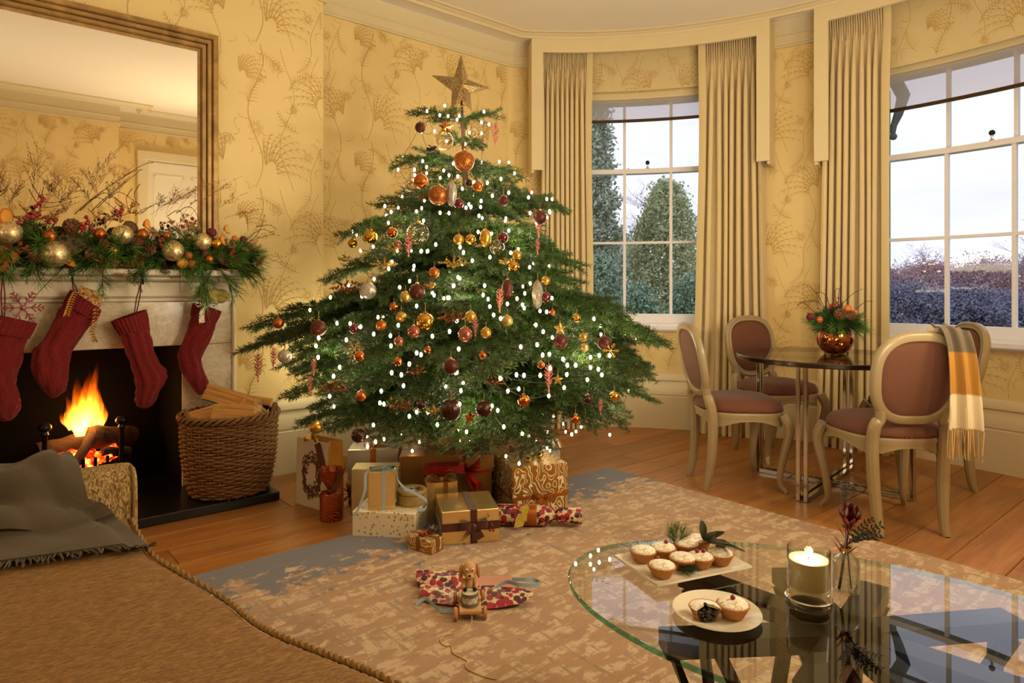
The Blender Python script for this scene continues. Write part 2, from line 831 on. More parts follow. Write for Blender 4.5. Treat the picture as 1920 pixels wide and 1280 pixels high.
N = len(OUT)
seg = miter([(1.215, YB), (XE, YB), (XE, YR), (XC - .02, YR)], False)
struct('baseboard_left', MB().sweep(BBP, seg), m_cream, fix=True)
baseboard('baseboard_far', range(3, N - 3))
baseboard('baseboard_right', range(N - 4, N))

# ------------------------------------------------------------------ wallpaper print: fine drawn fronds, as thin flat print on the walls
TW, TH = .62, .86
PRNG = random.Random(11)


def stroke(pts, w0, w1):
    return ([Vector(p) for p in pts], w0, w1)


def make_tile():
    S = []

    def plume(cx, cy, sgn, k):
        # feather plume: long arcs fanning from a base, each fringed with fine barbs
        for i in range(9):
            a = .35 + .17 * i
            L = (.20 + .13 * math.sin(pi * (i + 1) / 10)) * k
            tipx, tipy = cx + sgn * L * math.cos(a) * 1.0, cy + L * math.sin(a) - .05 * k * math.cos(a)
            mid = (cx + sgn * L * .35 * math.cos(a + .35), cy + L * .72 * math.sin(min(1.5, a + .35)))
            st = bez((cx, cy), mid, (tipx, tipy), 8)
            S.append(stroke(st[2:], .004, .001))
            for j in range(2, 8):
                p = st[j]
                d = (st[j] - st[j - 1]).normalized()
                l = .045 * k * (1.15 - j / 9)
                for r_ in ((-.8, .5) if i % 2 else (-.65,)):
                    e = Matrix.Rotation(r_ * sgn, 2) @ d
                    S.append(stroke(bez(p, p + e * l * .6, p + e * l + Vector((sgn * .006, -.010)), 4), .0034, .0008))

    def fern(cx, cy, ang, L, n):
        d = Vector((math.cos(ang), math.sin(ang)))
        e = Vector((cx, cy)) + d * L
        k = Vector((-d.y, d.x)) * L * .25
        stem = bez((cx, cy), Vector((cx, cy)) + d * L * .5 + k, e, 10)
        S.append(stroke(stem, .0022, .001))
        for i in range(n):
            t = (i + 1) / (n + 1)
            p = stem[int(t * 9)].lerp(stem[min(9, int(t * 9) + 1)], t * 9 % 1)
            l = L * .26 * (1 - t * .6)
            for s_ in (-1, 1):
                r = Matrix.Rotation(s_ * 1.0, 2)
                q = p + (r @ d) * l
                S.append(stroke(bez(p, p + (r @ d) * l * .5 + d * l * .2, q, 4), .0024, .0008))

    def flower(cx, cy, r):
        for k in range(2):
            S.append(stroke([(cx + r * (1 - .45 * k) * math.cos(a * .63), cy + r * (1 - .45 * k) * math.sin(a * .63)) for a in range(11)], .002, .002))
        for a in range(6):
            x = cx + 1.5 * r * math.cos(a * 1.05)
            yv = cy + 1.5 * r * math.sin(a * 1.05)
            S.append(stroke([(x + .5 * r * math.cos(b), yv + .5 * r * math.sin(b)) for b in (0, 1.05, 2.1, 3.14, 4.2, 5.2, 6.28)], .0015, .0015))

    plume(.18, .05, 1, 1.0)
    plume(.52, .50, -1, .85)
    plume(.02, .62, 1, .55)
    fern(.06, .48, 1.1, .22, 9)
    fern(.36, .36, 2.4, .18, 8)
    fern(.30, .62, .6, .20, 9)
    fern(.56, .12, 1.9, .18, 8)
    fern(.10, .80, -.5, .18, 8)
    fern(.44, .86, -2.2, .16, 7)
    flower(.10, .36, .022)
    flower(.42, .22, .018)
    flower(.22, .74, .02)
    flower(.56, .70, .017)
    flower(.33, .50, .014)
    for k in range(3):
        x0 = .10 + .19 * k
        S.append(stroke(crom([(x0 + .045 * math.sin(i * 1.1 + k * 2), i * TH / 8) for i in range(9)], 3), .0022, .0022))
    for k in range(26):
        x0, y0 = PRNG.random() * TW, PRNG.random() * TH
        a = PRNG.random() * 6.28
        l = .03 + .04 * PRNG.random()
        S.append(stroke(bez((x0, y0), (x0 + l * math.cos(a), y0 + l * math.sin(a)), (x0 + l * math.cos(a + .9) * 1.4, y0 + l * math.sin(a + .9) * 1.4), 5), .0024, .0008))
    out, off = [], []
    for si, (pts, w0, w1) in enumerate(S):
        n = len(pts)
        row = []
        for i, p in enumerate(pts):
            d = (pts[min(n - 1, i + 1)] - pts[max(0, i - 1)])
            d = d.normalized() if d.length > 0 else Vector((1, 0))
            w = (w0 + (w1 - w0) * i / (n - 1)) * .75
            nrm = Vector((-d.y, d.x)) * w
            row.append((p + nrm, p - nrm))
        for a, b in zip(row, row[1:]):
            out.append((a[0], b[0], b[1], a[1]))
            off.append(.00004 * (si % 29))
    return np.array([[tuple(p) for p in q] for q in out]), np.array(off)     # (n, 4, 2)


TILE, TOFF = make_tile()


def print_on(name, parent, s0, s1, z0, z1, fn, m=None, phase=0.0, holes=()):
    """fn maps arrays (s, z) to (x, y, z); quads outside the range or in holes are dropped"""
    q, qo = [], []
    k0, k1 = int(math.floor((s0 - phase) / TW)) - 1, int(math.ceil((s1 - phase) / TW)) + 1
    for k in range(k0, k1):
        for j in range(-1, int(3.2 / TH) + 2):
            t = TILE.copy()
            t[:, :, 0] += k * TW + phase
            t[:, :, 1] += j * TH + (TH / 2 if k % 2 else 0)
            q.append(t)
            qo.append(TOFF)
    q, qo = np.concatenate(q), np.concatenate(qo)
    lo, hi = q.min(1), q.max(1)
    ok = (lo[:, 0] > s0) & (hi[:, 0] < s1) & (lo[:, 1] > z0) & (hi[:, 1] < z1)
    for (h0, h1, g0, g1) in holes:
        ok &= ~((hi[:, 0] > h0) & (lo[:, 0] < h1) & (hi[:, 1] > g0) & (lo[:, 1] < g1))
    q = q[ok].reshape(-1, 2)
    x, y, z = fn(q[:, 0], q[:, 1], np.repeat(qo[ok], 4))
    me = npmesh(name, np.stack([x, y, z], 1), np.arange(len(q)).reshape(-1, 4), m or m_print)
    o = link(name, me, parent)
    o['kind'] = 'stuff'
    return o


D_ = bpy.data.objects
wl, wf, wr = D_['wall_left'], D_['wall_far'], D_['wall_right']
one = np.ones_like
print_on('wallpaper_print', wl, -.4, XE - .004, .45, ZF, lambda s, z, e: (s, YB - .001 - e, z), holes=((-.2, 1.21, 0, 1.2),))
print_on('wallpaper_print', wl, XE + .02, XC - .02, .45, ZF, lambda s, z, e: (s, YR - .001 - e, z), phase=.2)


def bowmap(r):
    def fn(s, z, e):
        a = A0 - s / BR
        return BC.x + (r - e) * np.cos(a), BC.y + (r - e) * np.sin(a), z
    return fn


def s_of(a):
    return (A0 - a) * BR


print_on('wallpaper_print', wf, .01, s_of(A1) - .3, .45, ZF, bowmap(BR - .0012),
         holes=[(s_of(w['c'] + w['half']), s_of(w['c'] - w['half']), w['z0'] - .01, w['z1']) for w in WIN])
print_on('wallpaper_print', wr, XO + .01, 3.4, .45, ZF, lambda s, z, e: (s, YO2 + .001 + e, z), holes=((1.5, 2.75, 0, 2.8),))
print_on('wallpaper_print', wr, -.9, XO - .01, .45, ZF, lambda s, z, e: (s, YO1 + .001 + e, z))

# door in the opposite wall (seen in the mirror)
DX0, DX1, DZ = 1.56, 2.62, 2.72
mb = MB()
for x in (DX0 + .05, DX1 - .05):
    mb.box((x, YO2 + .025, DZ / 2), (.11, .05, DZ), .008)
mb.box(((DX0 + DX1) / 2, YO2 + .027, DZ - .055), (DX1 - DX0 + .02, .054, .11), .008)
door = struct('door_1', mb, m_cream, smooth=0)
mb = MB().box(((DX0 + DX1) / 2, YO2 + .01, DZ / 2 - .06), (DX1 - DX0 - .22, .02, DZ - .12))
part('door_leaf', mb, mat('white door paint', '#e6dcc6', .4, var=.02), door, smooth=0)
mb = MB()
cx = (DX0 + DX1) / 2
for z0, z1 in ((.25, .95), (1.1, 2.45)):
    for sx in (-1, 1):
        c = (cx + sx * .2, YO2 + .02, (z0 + z1) / 2)
        for k in (-1, 1):
            mb.box((c[0] + k * .15, c[1], c[2]), (.03, .016, z1 - z0), .004)
            mb.box((c[0], c[1], c[2] + k * (z1 - z0) / 2), (.33, .016, .03), .004)
part('panel_moulding', mb, MATS['white door paint'], door, smooth=0)
mb = MB().sphere((DX0 + .2, YO2 + .07, 1.02), .03).tube([(DX0 + .2, YO2 + .02, 1.02), (DX0 + .2, YO2 + .06, 1.02)], .012)
part('door_knob', mb, mat('brass', '#b08a3e', .25, 1.0), door)

# ------------------------------------------------------------------ windows
m_wpaint = mat('window paint', '#e8e6ec', .4, var=.02)
m_pane = glass('window glass', (.93, .96, .97, 1), 1.45)
m_chrome = mat('chrome', '#c9c6c0', .12, 1.0, var=.03)
m_black = mat('black metal', '#0d0c0b', .4, .3)
for k, w in enumerate(WIN):
    c, col, zs = w['c'], w['col'], w['zs']
    e0, e1 = c + col * 1.5, c - col * 1.5
    mb = MB()
    h = w['half']
    arc_slab(mb, c + h, e0, WR - .06, WR + .09, w['z0'], w['z1'])
    arc_slab(mb, e1, c - h, WR - .06, WR + .09, w['z0'], w['z1'])
    arc_slab(mb, c + h, c - h, WR - .06, WR + .09, zs[3], w['z1'])
    win = struct('window_%d' % (k + 1), mb, m_wpaint, smooth=20, fix=True)
    mb = MB()
    arc_slab(mb, e0, e1, WR - .03, WR + .02, zs[0] - .075, zs[0])
    part('bottom_rail', mb, m_wpaint, win, smooth=20, fix=True)
    mb = MB()
    arc_slab(mb, c + h, c - h, BR - .05, WR + .09, w['z0'], w['z0'] + .055)
    arc_slab(mb, c + h + .01, c - h - .01, BR - .075, BR - .002, w['z0'] + .012, w['z0'] + .04)
    part('sill', mb, m_wpaint, win, smooth=20, fix=True)
    mb = MB()
    arc_slab(mb, e0, e1, WR - .03, WR + .045, zs[2] - .016, zs[2] + .022)
    part('meeting_rail', mb, m_wpaint, win, smooth=20, fix=True)
    mb = MB()
    arc_slab(mb, e0, e1, WR - .015, WR + .015, zs[1] - .010, zs[1] + .010)
    part('glazing_bar', mb, m_wpaint, win, smooth=20, fix=True)
    bw = .0115 / WR
    for a in (c + col / 2, c - col / 2):
        for (z0, z1, dr) in ((zs[0], zs[2], 0), (zs[2], zs[3], .03)):
            mb = MB()
            arc_slab(mb, a + bw, a - bw, WR - .015 + dr, WR + .015 + dr, z0, z1, 1)
            part('glazing_bar', mb, m_wpaint, win, smooth=0, fix=True)
    for i in range(3):
        for j in range(3):
            p0, p1 = e0 - col * i, e0 - col * (i + 1)
            dr = .03 if j == 2 else 0
            mb = MB().grid(lambda u, v: bow(p0 + (p1 - p0) * u, WR + dr, zs[j] + (zs[j + 1] - zs[j]) * v), 5, 2)
            part('pane', mb, m_pane, win)
    # sash latch and lift
    b = bow(c + (0 if k == 0 else -.022), WR - .01, zs[2] + .022)
    mb = MB().lathe([(0, 0), (.016, 0), (.016, .008), (.007, .012), (.007, .032), (.012, .04), (0, .042)], 10, b)
    lt = part('sash_latch', mb, m_chrome, win)
    part('latch_knob', MB().sphere(b + Vector((0, 0, .052)), .018, 10, 8), m_black, lt)
    b = bow(c - col * (1.28 if k == 0 else -.62), WR - .045, zs[0] - .035)
    mb = MB().box(b, (.03, .05, .03), .008)
    part('sash_lift', mb, m_chrome, win, smooth=0)

# ------------------------------------------------------------------ blinds, valances, pelmets
t = NT('sheer blind cloth')
t.t.nodes.remove(t.b)
tr = t.n('BsdfTransparent')
df = t.n('BsdfDiffuse')
df.inputs[0].default_value = lin('#d8ccc0')
tl = t.n('BsdfTranslucent')
tl.inputs[0].default_value = lin('#d0c8d4')
mx0 = t.n('MixShader')
mx0.inputs[0].default_value = .5
t.l(df.outputs[0], mx0.inputs[1])
t.l(tl.outputs[0], mx0.inputs[2])
mx = t.n('MixShader')
f = t.noise(t.coord('Object', (1, 1, 1)), 500, 1)
mm = t.math('MULTIPLY_ADD', f, .3)
mm.node.inputs[2].default_value = .48
t.l(mm, mx.inputs[0])
t.l(tr.outputs[0], mx.inputs[1])
t.l(mx0.outputs[0], mx.inputs[2])
t.l(mx.outputs[0], t.out.inputs[0])
m_blind = t.m
m_bar = mat('dark brass bar', '#4a3620', .35, .7)
m_val = mat('valance linen', '#d6c292', .85, var=.04, bump=.1, bs=300)
m_cur = mat('cream curtain linen', '#dcc79b', .85, var=.05, bump=.12, bs=260, sheen=.15)
m_pel = mat('pelmet paint', '#dccba2', .6, var=.03)
spec = [dict(x0=997, x1=1443, yt=56, yv=170, ybl=224, side='far'), dict(x0=1526, x1=None, yt=20, yv=105, ybl=187, side='right')]
PR = BR - .22
for k, (w, s) in enumerate(zip(WIN, spec)):
    c = w['c']
    a0 = bow_hit(s['x0'], PR)[0]
    a1 = bow_hit(s['x1'], PR)[0] if s['x1'] else 2 * c - a0
    s['a0'], s['a1'] = a0, a1
    which = 'behind the tree' if k == 0 else 'by the dining table'
    zt = ZC - .045
    zl = bow_z(s['x0'], 318 if k == 0 else 303, PR)
    lw = .092 / PR
    b = bow(c, BR - .1, zl)
    pel = thing('pelmet', 'cream U-shaped curtain pelmet above the ' + ('window nearer the Christmas tree' if k == 0 else 'window behind the dining chairs'), 'pelmet', b)
    mb = MB()
    bh = .10
    arc_slab(mb, a0, a1, PR, PR + .022, zt - bh, zt)
    arc_slab(mb, a0, a1, PR + .0, BR, zt, zt + .01)
    part('top_band', mb, m_pel, pel, fix=True, smooth=20)
    for q, sg in ((a0, -1), (a1, 1)):
        mb = MB()
        arc_slab(mb, q, q + sg * lw, PR, PR + .022, zl, zt - bh, 2)
        arc_slab(mb, q, q + sg * .022 / PR, PR + .022, BR - .01, zl - .02, zt, 1)
        part('side_leg', mb, m_pel, pel, fix=True, smooth=20)
    # papered valance
    zv = bow_z(w['px'], s['yv'], BR - .03)
    s['zt'], s['zv'] = zt, zv
    va = thing('valance', 'wallpapered curved valance over the ' + ('window nearer the Christmas tree' if k == 0 else 'window behind the dining chairs'), 'valance', bow(c, BR - .03, zv))
    mb = MB()
    arc_slab(mb, c + w['half'] + .02, c - w['half'] - .02, BR - .045, BR - .02, zv, zt + .01)
    part('panel', mb, m_val, va, fix=True, smooth=20)
    print_on('printed_pattern', va, s_of(c + w['half'] + .02), s_of(c - w['half'] - .02), zv + .005, zt, bowmap(BR - .0462)).location = -va.location
    # roller blind
    zb = bow_z(w['px'], s['ybl'], BR + .03)
    bl = thing('roller_blind', 'sheer roller blind lowered a little in the ' + ('window nearer the Christmas tree' if k == 0 else 'window behind the dining chairs'), 'blind', bow(c, BR + .03, zb))
    h = w['half'] - .004
    mb = MB().grid(lambda u, v: bow(c + h - 2 * h * u, BR + .03, zb + (w['z1'] - zb) * v), 13, 2)
    part('cloth', mb, m_blind, bl)
    mb = MB()
    arc_slab(mb, c + h, c - h, BR + .022, BR + .038, zb - .016, zb + .006)
    part('bottom_bar', mb, m_bar, bl, fix=True, smooth=20)
    mb = MB()
    arc_slab(mb, c + h, c - h, BR + .015, BR + .05, w['z1'] - .05, w['z1'])
    part('roller', mb, m_pel, bl, fix=True, smooth=20)


def curtain(label, a0, a1, nf, edge, flare=(0, 0), seed=0, zt=3.0, ret=None):
    """pinch-pleated curtain hanging between the angles a0 and a1 (a0 is the picture-left side)"""
    r = BR - .11
    rg = random.Random(seed)
    ph = [rg.random() * .5 - .25 for _ in range(nf + 2)]
    am = [.75 + .5 * rg.random() for _ in range(nf + 2)]
    zp = zt - .14

    def surf(u, v):
        z = zt * v
        x = u * nf
        i = int(min(nf - 1e-6, x))
        fr = x - i
        amp = am[i] * (1 - fr) + am[i + 1] * fr
        th = 2 * pi * (x + (ph[i] * (1 - fr) + ph[i + 1] * fr) * min(1, (zt - z) / 1.5))
        if z <= zp:
            k = min(1.0, (zp - z) / .35)
            d = .036 * amp * (.10 + .90 * k) * math.cos(th) + .012 * (1 - k) * math.cos(3 * th)
            sl = .010 * k * math.sin(2 * th)
        else:
            k = (z - zp) / (zt - zp)
            d = .004 * math.cos(th) + (.012 + .010 * k) * math.cos(3 * th) + .012 * k
            sl = 0
        fl = (1 - v) ** 2
        aa = a0 + (a1 - a0) * u + (flare[0] * (1 - u) - flare[1] * u) * fl / r - sl / r
        return bow(aa, r - d, z + (.004 * math.sin(9 * u) if v == 0 else 0))
    o = thing('curtain', label, 'curtain', bow((a0 + a1) / 2, r, 0))
    nz = 26
    zsv = [0, .02] + [i / 14 for i in range(1, 13)] + [(zp - .3) / zt, (zp - .18) / zt, (zp - .08) / zt, (zp - .03) / zt, zp / zt, (zp + .03) / zt, (zp + .07) / zt, 1]
    zsv = sorted(set(round(q, 4) for q in zsv))
    nzv = len(zsv)
    mb = MB().grid(lambda u, v: surf(u, zsv[int(round(v * (nzv - 1)))]), nf * 20 + 1, nzv, thick=.006)
    part('drape', mb, m_cur, o, smooth=80)
    if edge:
        s_ = 1 if edge == 'end' else 0

        def strip(u, v):
            z = zsv[int(round(v * (nzv - 1)))]
            p = surf(s_, z)
            d = (u * .05) / r * (1 if edge == 'start' else -1)
            q = p - BC
            ang = math.atan2(q.y, q.x) + d
            return bow(ang, math.hypot(q.x, q.y) - .004 * math.sin(u * pi), p.z)
        mb = MB().grid(strip, 4, nzv, thick=.008)
        part('leading_edge', mb, m_val, o, smooth=60)
    if ret is not None:
        aa = {'start': a0, 'end': a1}[ret]
        sg = 1 if ret == 'start' else -1
        mb = MB()

        def rfn(u, v):
            fl = (1 - v) ** 2
            return bow(aa + sg * (.004 + flare[0 if ret == 'start' else 1] * fl) / r + sg * .010 / r * u, r - .05 + (BR - r + .03) * u, zt * .985 * v)
        mb.grid(rfn, 5, 12, thick=.004)
        part('return_edge', mb, m_cur, o, smooth=60)
    return o


ca = lambda px: bow_hit(px, BR - .14)[0]
c1 = curtain('pleated cream curtain directly behind the right side of the Christmas tree', ca(1018), ca(1100), 9, 'end', (.0, .02), 1, spec[0]['zt'] - .02)
c2 = curtain('pleated cream curtain behind the two left dining chairs', ca(1322), ca(1424), 8, 'start', (.06, .05), 2, spec[0]['zt'] - .02, 'end')
c3 = curtain('pleated cream curtain behind the copper vase', ca(1547), ca(1655), 8, 'end', (.05, .0), 3, spec[1]['zt'] - .02, 'start')

# ------------------------------------------------------------------ radiator under the first window, behind the tree
ra = [bow_hit(px, BR - .09)[0] for px in (1048, 1088)]
rad = thing('radiator', 'small white column radiator behind the tree under the window', 'radiator', bow((ra[0] + ra[1]) / 2, BR - .09, 0))
m_rad = mat('radiator enamel', '#e0d2b4', .35, var=.02)
for i in range(5):
    a = ra[0] + (ra[1] - ra[0]) * (i + .5) / 5
    mb = MB()
    for dr in (-.03, .03):
        mb.tube([bow(a, BR - .10 + dr, .06), bow(a, BR - .10 + dr, .60)], .014, 8)
    mb.box(bow(a, BR - .1, .07), (.03, .03, .05), .008)
    mb.box(bow(a, BR - .1, .59), (.03, .03, .05), .008)
    part('column', mb, m_rad, rad)
for a in (ra[0] + (ra[1] - ra[0]) * .1, ra[0] + (ra[1] - ra[0]) * .9):
    part('foot', MB().tube([bow(a, BR - .10, 0), bow(a, BR - .10, .07)], [.016, .02], 8), m_rad, rad)
# ================================================================== FIREPLACE WALL
t = NT('cream marble')
v = t.coord('Object', (1, 1, 1))
n1 = t.noise(v, 2.2, 8, .6, 1.8)
n2 = t.noise(v, 5, 6, .6, 2.5)
a = t.ramp(n1, [(.40, '#d8c9b0'), (.50, '#c6b292'), (.53, '#ddcfb8'), (.8, '#e4d8c4')])
b = t.ramp(n2, [(.44, '#e2d6c2'), (.5, '#b59f80'), (.54, '#e2d6c2')])
t.col(t.mix(.35, a, b))
t.b.inputs['Roughness'].default_value = .18
m_marble = t.m
m_white = mat('ivory painted wood', '#ddd0b8', .4, var=.03)
m_soot = mat('sooted iron', '#040303', .85, var=.3, spec=.1)
m_slate = mat('black slate', '#0c0c0d', .28, var=.3)

FY0 = 3.885      # surround face
HZ = .045
fp = thing('fireplace', 'pale marble fireplace surround with white shelf around the burning fire', 'fireplace', (.513, FY0, 0))
S0, S1 = -.18, 1.206


def fpbox(name, x0, x1, y0, y1, z0, z1, m, bev=.004, label=None):
    return part(name, MB().box(((x0 + x1) / 2, (y0 + y1) / 2, (z0 + z1) / 2), (x1 - x0, y1 - y0, z1 - z0), bev), m, fp, smooth=0, label=label)


fpbox('jamb', S0, FO0, FY0, YB, HZ, FOZ, m_marble)
fpbox('jamb', FO1, S1, FY0, YB, HZ, FOZ, m_marble)
fpbox('lintel', S0, S1, FY0, YB, FOZ + .001, 1.055, m_marble)
fpbox('frieze_board', S0 - .005, S1 + .005, FY0 - .012, YB, 1.055, 1.075, m_white)
fpbox('bed_moulding', S0 - .012, S1 + .012, FY0 - .03, YB, 1.075, 1.165, m_white, .01)
fpbox('shelf_moulding', S0 - .03, S1 + .03, FY0 - .09, YB, 1.165, 1.19, m_white, .008)
fpbox('shelf', S0 - .06, S1 + .045, FY0 - .155, YB, 1.19, 1.222, m_white, .006)
for x in (S1 - .012, S0 + .012):
    part('bead_moulding', MB().box((x, FY0 - .008, .55), (.022, .016, 1.0), .006), m_white, fp, smooth=0)
mb = MB()
xw = .02
mb.box((FO0 - xw / 2 + .005, 4.15, FOZ / 2), (xw, .5, FOZ))
mb.box((FO1 + xw / 2 - .005, 4.15, FOZ / 2), (xw, .5, FOZ))
mb.box(((FO0 + FO1) / 2, 4.41, FOZ / 2), (FO1 - FO0, .02, FOZ + .1))
mb.box(((FO0 + FO1) / 2, 4.15, FOZ + .01), (FO1 - FO0, .5, .02))
mb.box(((FO0 + FO1) / 2, 4.15, HZ / 2), (FO1 - FO0, .5, HZ - .002))
part('firebox', mb, m_soot, fp, smooth=0)

x0h = -.35
single('hearth_slab', MB().box(((x0h + 1.302) / 2, (3.462 + 3.945) / 2, HZ / 2 + .001), (1.302 - x0h, .483, HZ), .004), m_slate, 'black slate hearth slab lying in front of the fireplace', 'hearth', smooth=0)

# fire: grate, two firedogs, logs, embers, flames
FXc, FYc = .515, 4.14
gr = thing('fire_grate', 'black iron basket grate under the burning logs', 'grate', (FXc, FYc, HZ))
mb = MB()
for i in range(8):
    x = FXc - .19 + i * .054
    mb.tube([(x, FYc - .13, HZ + .20), (x, FYc - .13, HZ + .13), (x, FYc + .12, HZ + .13), (x, FYc + .12, HZ + .20)], .008, 6)
part('bar', mb, m_soot, gr)
for sx in (-.17, .17):
    for sy in (-.11, .1):
        part('foot', MB().box((FXc + sx, FYc + sy, HZ + .065), (.022, .022, .13), .003), m_soot, gr, smooth=0)
for px, py, side in ((84, 796, 'left'), (228, 782, 'right')):
    top = onY(px, py, 3.99)
    d = thing('firedog', 'black iron firedog with a ball finial at the %s end of the grate' % side, 'firedog', (top.x, top.y, HZ))
    mb = MB().lathe([(.03, 0), (.03, .012), (.012, .03), (.012, top.z - HZ - .06), (.018, top.z - HZ - .05), (.012, top.z - HZ - .035)], 12, (top.x, top.y, HZ))
    part('post', mb, m_black, d)
    part('ball_finial', MB().sphere((top.x, top.y, top.z - .015), .03, 14, 10, (1, 1, .8)), m_black, d)
    mb = MB().box((top.x, top.y + .15, HZ + .075), (.02, .28, .02), .004).box((top.x, top.y + .27, HZ + .035), (.02, .02, .07), .003)
    part('rear_bar', mb, m_black, d, smooth=0)

t = NT('charred log')
v = t.coord('Object', (1, 1, 1))
n1 = t.noise(v, 18, 6, .7, .6)
t.col(t.ramp(n1, [(.3, '#120a07'), (.6, '#3a2214'), (.8, '#5a3a22')]))
t.b.inputs['Roughness'].default_value = .9
t.bump(n1, .6, .02)
m_char = t.m
t = NT('glowing embers')
v = t.coord('Object', (1, 1, 1))
n1 = t.noise(v, 26, 5, .6, .5)
c = t.ramp(n1, [(.36, '#160402'), (.46, '#b01c04'), (.55, '#ff5a0c'), (.68, '#ffc25a')])
t.col(c)
t.l(c, t.b.inputs['Emission Color'])
t.b.inputs['Emission Strength'].default_value = 3.2
m_ember = t.m


def rough_log(mb, a, b, r, seed, n=12):
    a, b = Vector(a), Vector(b)
    rg = random.Random(seed)
    pts = [a.lerp(b, i / 6) + Vector((rg.uniform(-1, 1), rg.uniform(-1, 1), rg.uniform(-1, 1))) * r * .08 for i in range(7)]
    k = len(mb.v)
    mb.tube(pts, [r * rg.uniform(.9, 1.08) for _ in pts], n)
    for i in range(k, len(mb.v)):
        p = Vector(mb.v[i])
        q = p + Vector((noise.noise(p * 40), noise.noise(p * 40 + Vector((9, 0, 0))), noise.noise(p * 40 + Vector((0, 7, 0))))) * r * .16
        mb.v[i] = tuple(q)
    return mb


Z1 = HZ + .19
lg = [((FXc - .21, FYc + .05, Z1 + .03), (FXc + .0, FYc + .09, Z1 + .05), .055, 'thick charred log lying at the back left of the fire'),
      ((FXc + .02, FYc + .02, Z1 + .09), (FXc + .23, FYc + .12, Z1 + .05), .06, 'thick charred log lying high at the right of the fire'),
      ((FXc - .06, FYc - .13, Z1 - .01), (FXc + .05, FYc + .04, Z1 + .12), .026, 'thin charred stick leaning up the middle of the fire'),
      ((FXc + .06, FYc - .10, Z1 + .03), (FXc + .19, FYc - .06, Z1 - .0), .026, 'small charred stick across the right front of the fire')]
for i, (p, q, r, lb) in enumerate(lg):
    single('burning_log', rough_log(MB(), p, q, r, i), m_char, lb, 'log', 'logs burning on the grate', fix=True)
mb = MB()
rg = random.Random(5)
for i in range(46):
    p = Vector((FXc - .02 + rg.uniform(-.15, .15), FYc + rg.uniform(-.11, .06), Z1 - .02 + rg.uniform(-.015, .035)))
    r = rg.uniform(.018, .034)
    mb.sphere(p, r, 8, 6, dis=lambda q: 1 + .35 * noise.noise(q * 2.2 + p * 30))
o = single('glowing_embers', mb, m_ember, 'glowing orange embers heaped on the grate between the logs', 'embers')
o['kind'] = 'stuff'
# flames: glowing gas in tongue-shaped volumes
t = NT('flame gas')
t.t.nodes.remove(t.b)
em = t.n('Emission')
geo = t.n('TexCoord')
sep = t.n('SeparateXYZ')
t.l(geo.outputs['Generated'], sep.inputs[0])
cc = t.ramp(sep.outputs[2], [(.0, '#ffc850'), (.25, '#ff9a28'), (.55, '#ee5c0a'), (1.0, '#8a1c02')])
t.l(cc, em.inputs[0])
nn = t.noise(t.coord('Object', (1, 1, .22)), 46, 3)
fall = t.math('POWER', t.math('SUBTRACT', 1.0, sep.outputs[2]), 1.7)
dens = t.math('MULTIPLY', t.math('MULTIPLY', fall, t.math('MULTIPLY', t.math('POWER', nn, 3.0), 9.0)), 105.0)
t.l(dens, em.inputs[1])
t.l(em.outputs[0], t.out.inputs['Volume'])
m_flame = t.m
fl = thing('flames', 'yellow and orange flames rising above the burning logs', 'fire', (FXc, FYc, Z1))
fp_px = [(150, 818, 148, 700, .045), (172, 800, 180, 672, .030), (134, 806, 124, 738, .026), (188, 800, 198, 745, .022), (160, 800, 166, 690, .036), (142, 808, 136, 718, .03), (180, 800, 186, 712, .026), (128, 800, 112, 770, .016), (152, 812, 158, 726, .045)]
for i, (bx, by, tx, ty, r) in enumerate(fp_px):
    a, b = onY(bx, by, FYc + .02 + .012 * i), onY(tx, ty, FYc + .05 + .01 * i)
    pts, rs = [], []
    for k in range(12):
        u = k / 11
        p = a.lerp(b, u) + Vector((math.sin(u * 6 + i * 2) * .012 * u, math.cos(u * 5 + i) * .006 * u, 0))
        pts.append(p)
        rs.append(r * (math.sin(pi * min(1, (u + .12) * 1.05)) ** .8 if u < .5 else (1 - u) ** .75 * 1.25) + .0015)
    part('flame_tongue', MB().tube(pts, rs, 12, up=(0, 1, 0)), m_flame, fl)
lamp('fire_glow', 'POINT', (FXc, FYc - .02, Z1 + .20), 4, (1, .42, .12), .06)

# ------------------------------------------------------------------ mirror over the mantel
t = NT('antique gilt frame')
v = t.coord('Object', (1, 1, 1))
n1 = t.noise(v, 9, 6, .65, .5)
n2 = t.noise(v, 60, 3)
t.col(t.mix(t.math('MULTIPLY', n2, .5), t.ramp(n1, [(.3, '#7a5c32'), (.55, '#b0884a'), (.75, '#d2ac68')]), '#7a5c34'))
t.b.inputs['Roughness'].default_value = .42
t.b.inputs['Metallic'].default_value = .25
m_gilt = t.m
m_mir = mat('mirror silvering', '#e8dfd0', .02, 1.0, var=0)
c = onY(409, 68, 3.90)
MX1, MZ1 = c.x, c.z
MX0, MZ0 = 2 * .513 - MX1, 1.225
mi = thing('mirror', 'large gilt framed overmantel mirror standing on the mantel shelf', 'mirror', ((MX0 + MX1) / 2, 3.93, MZ0))
FWm = .10
mprof = [(0, 0), (0, .052), (.004, .058), (.026, .060), (.030, .054), (.031, .040), (.035, .046), (.052, .047), (.056, .042), (.057, .026), (.061, .033), (.078, .033), (.083, .026), (.084, .014), (.10, .010), (.10, 0)]
mb = MB()
cor = [(MX0, MZ0, 1, 1), (MX1, MZ0, -1, 1), (MX1, MZ1, -1, -1), (MX0, MZ1, 1, -1)]
K = len(mprof)
for (x, z, sx, sz) in cor:
    for (i_, h_) in mprof:
        mb.v.append((x + sx * i_, YB - .004 - h_, z + sz * i_))
for q in range(4):
    q2 = (q + 1) % 4
    for k in range(K):
        k2 = (k + 1) % K
        mb.f.append((q * K + k, q2 * K + k, q2 * K + k2, q * K + k2))
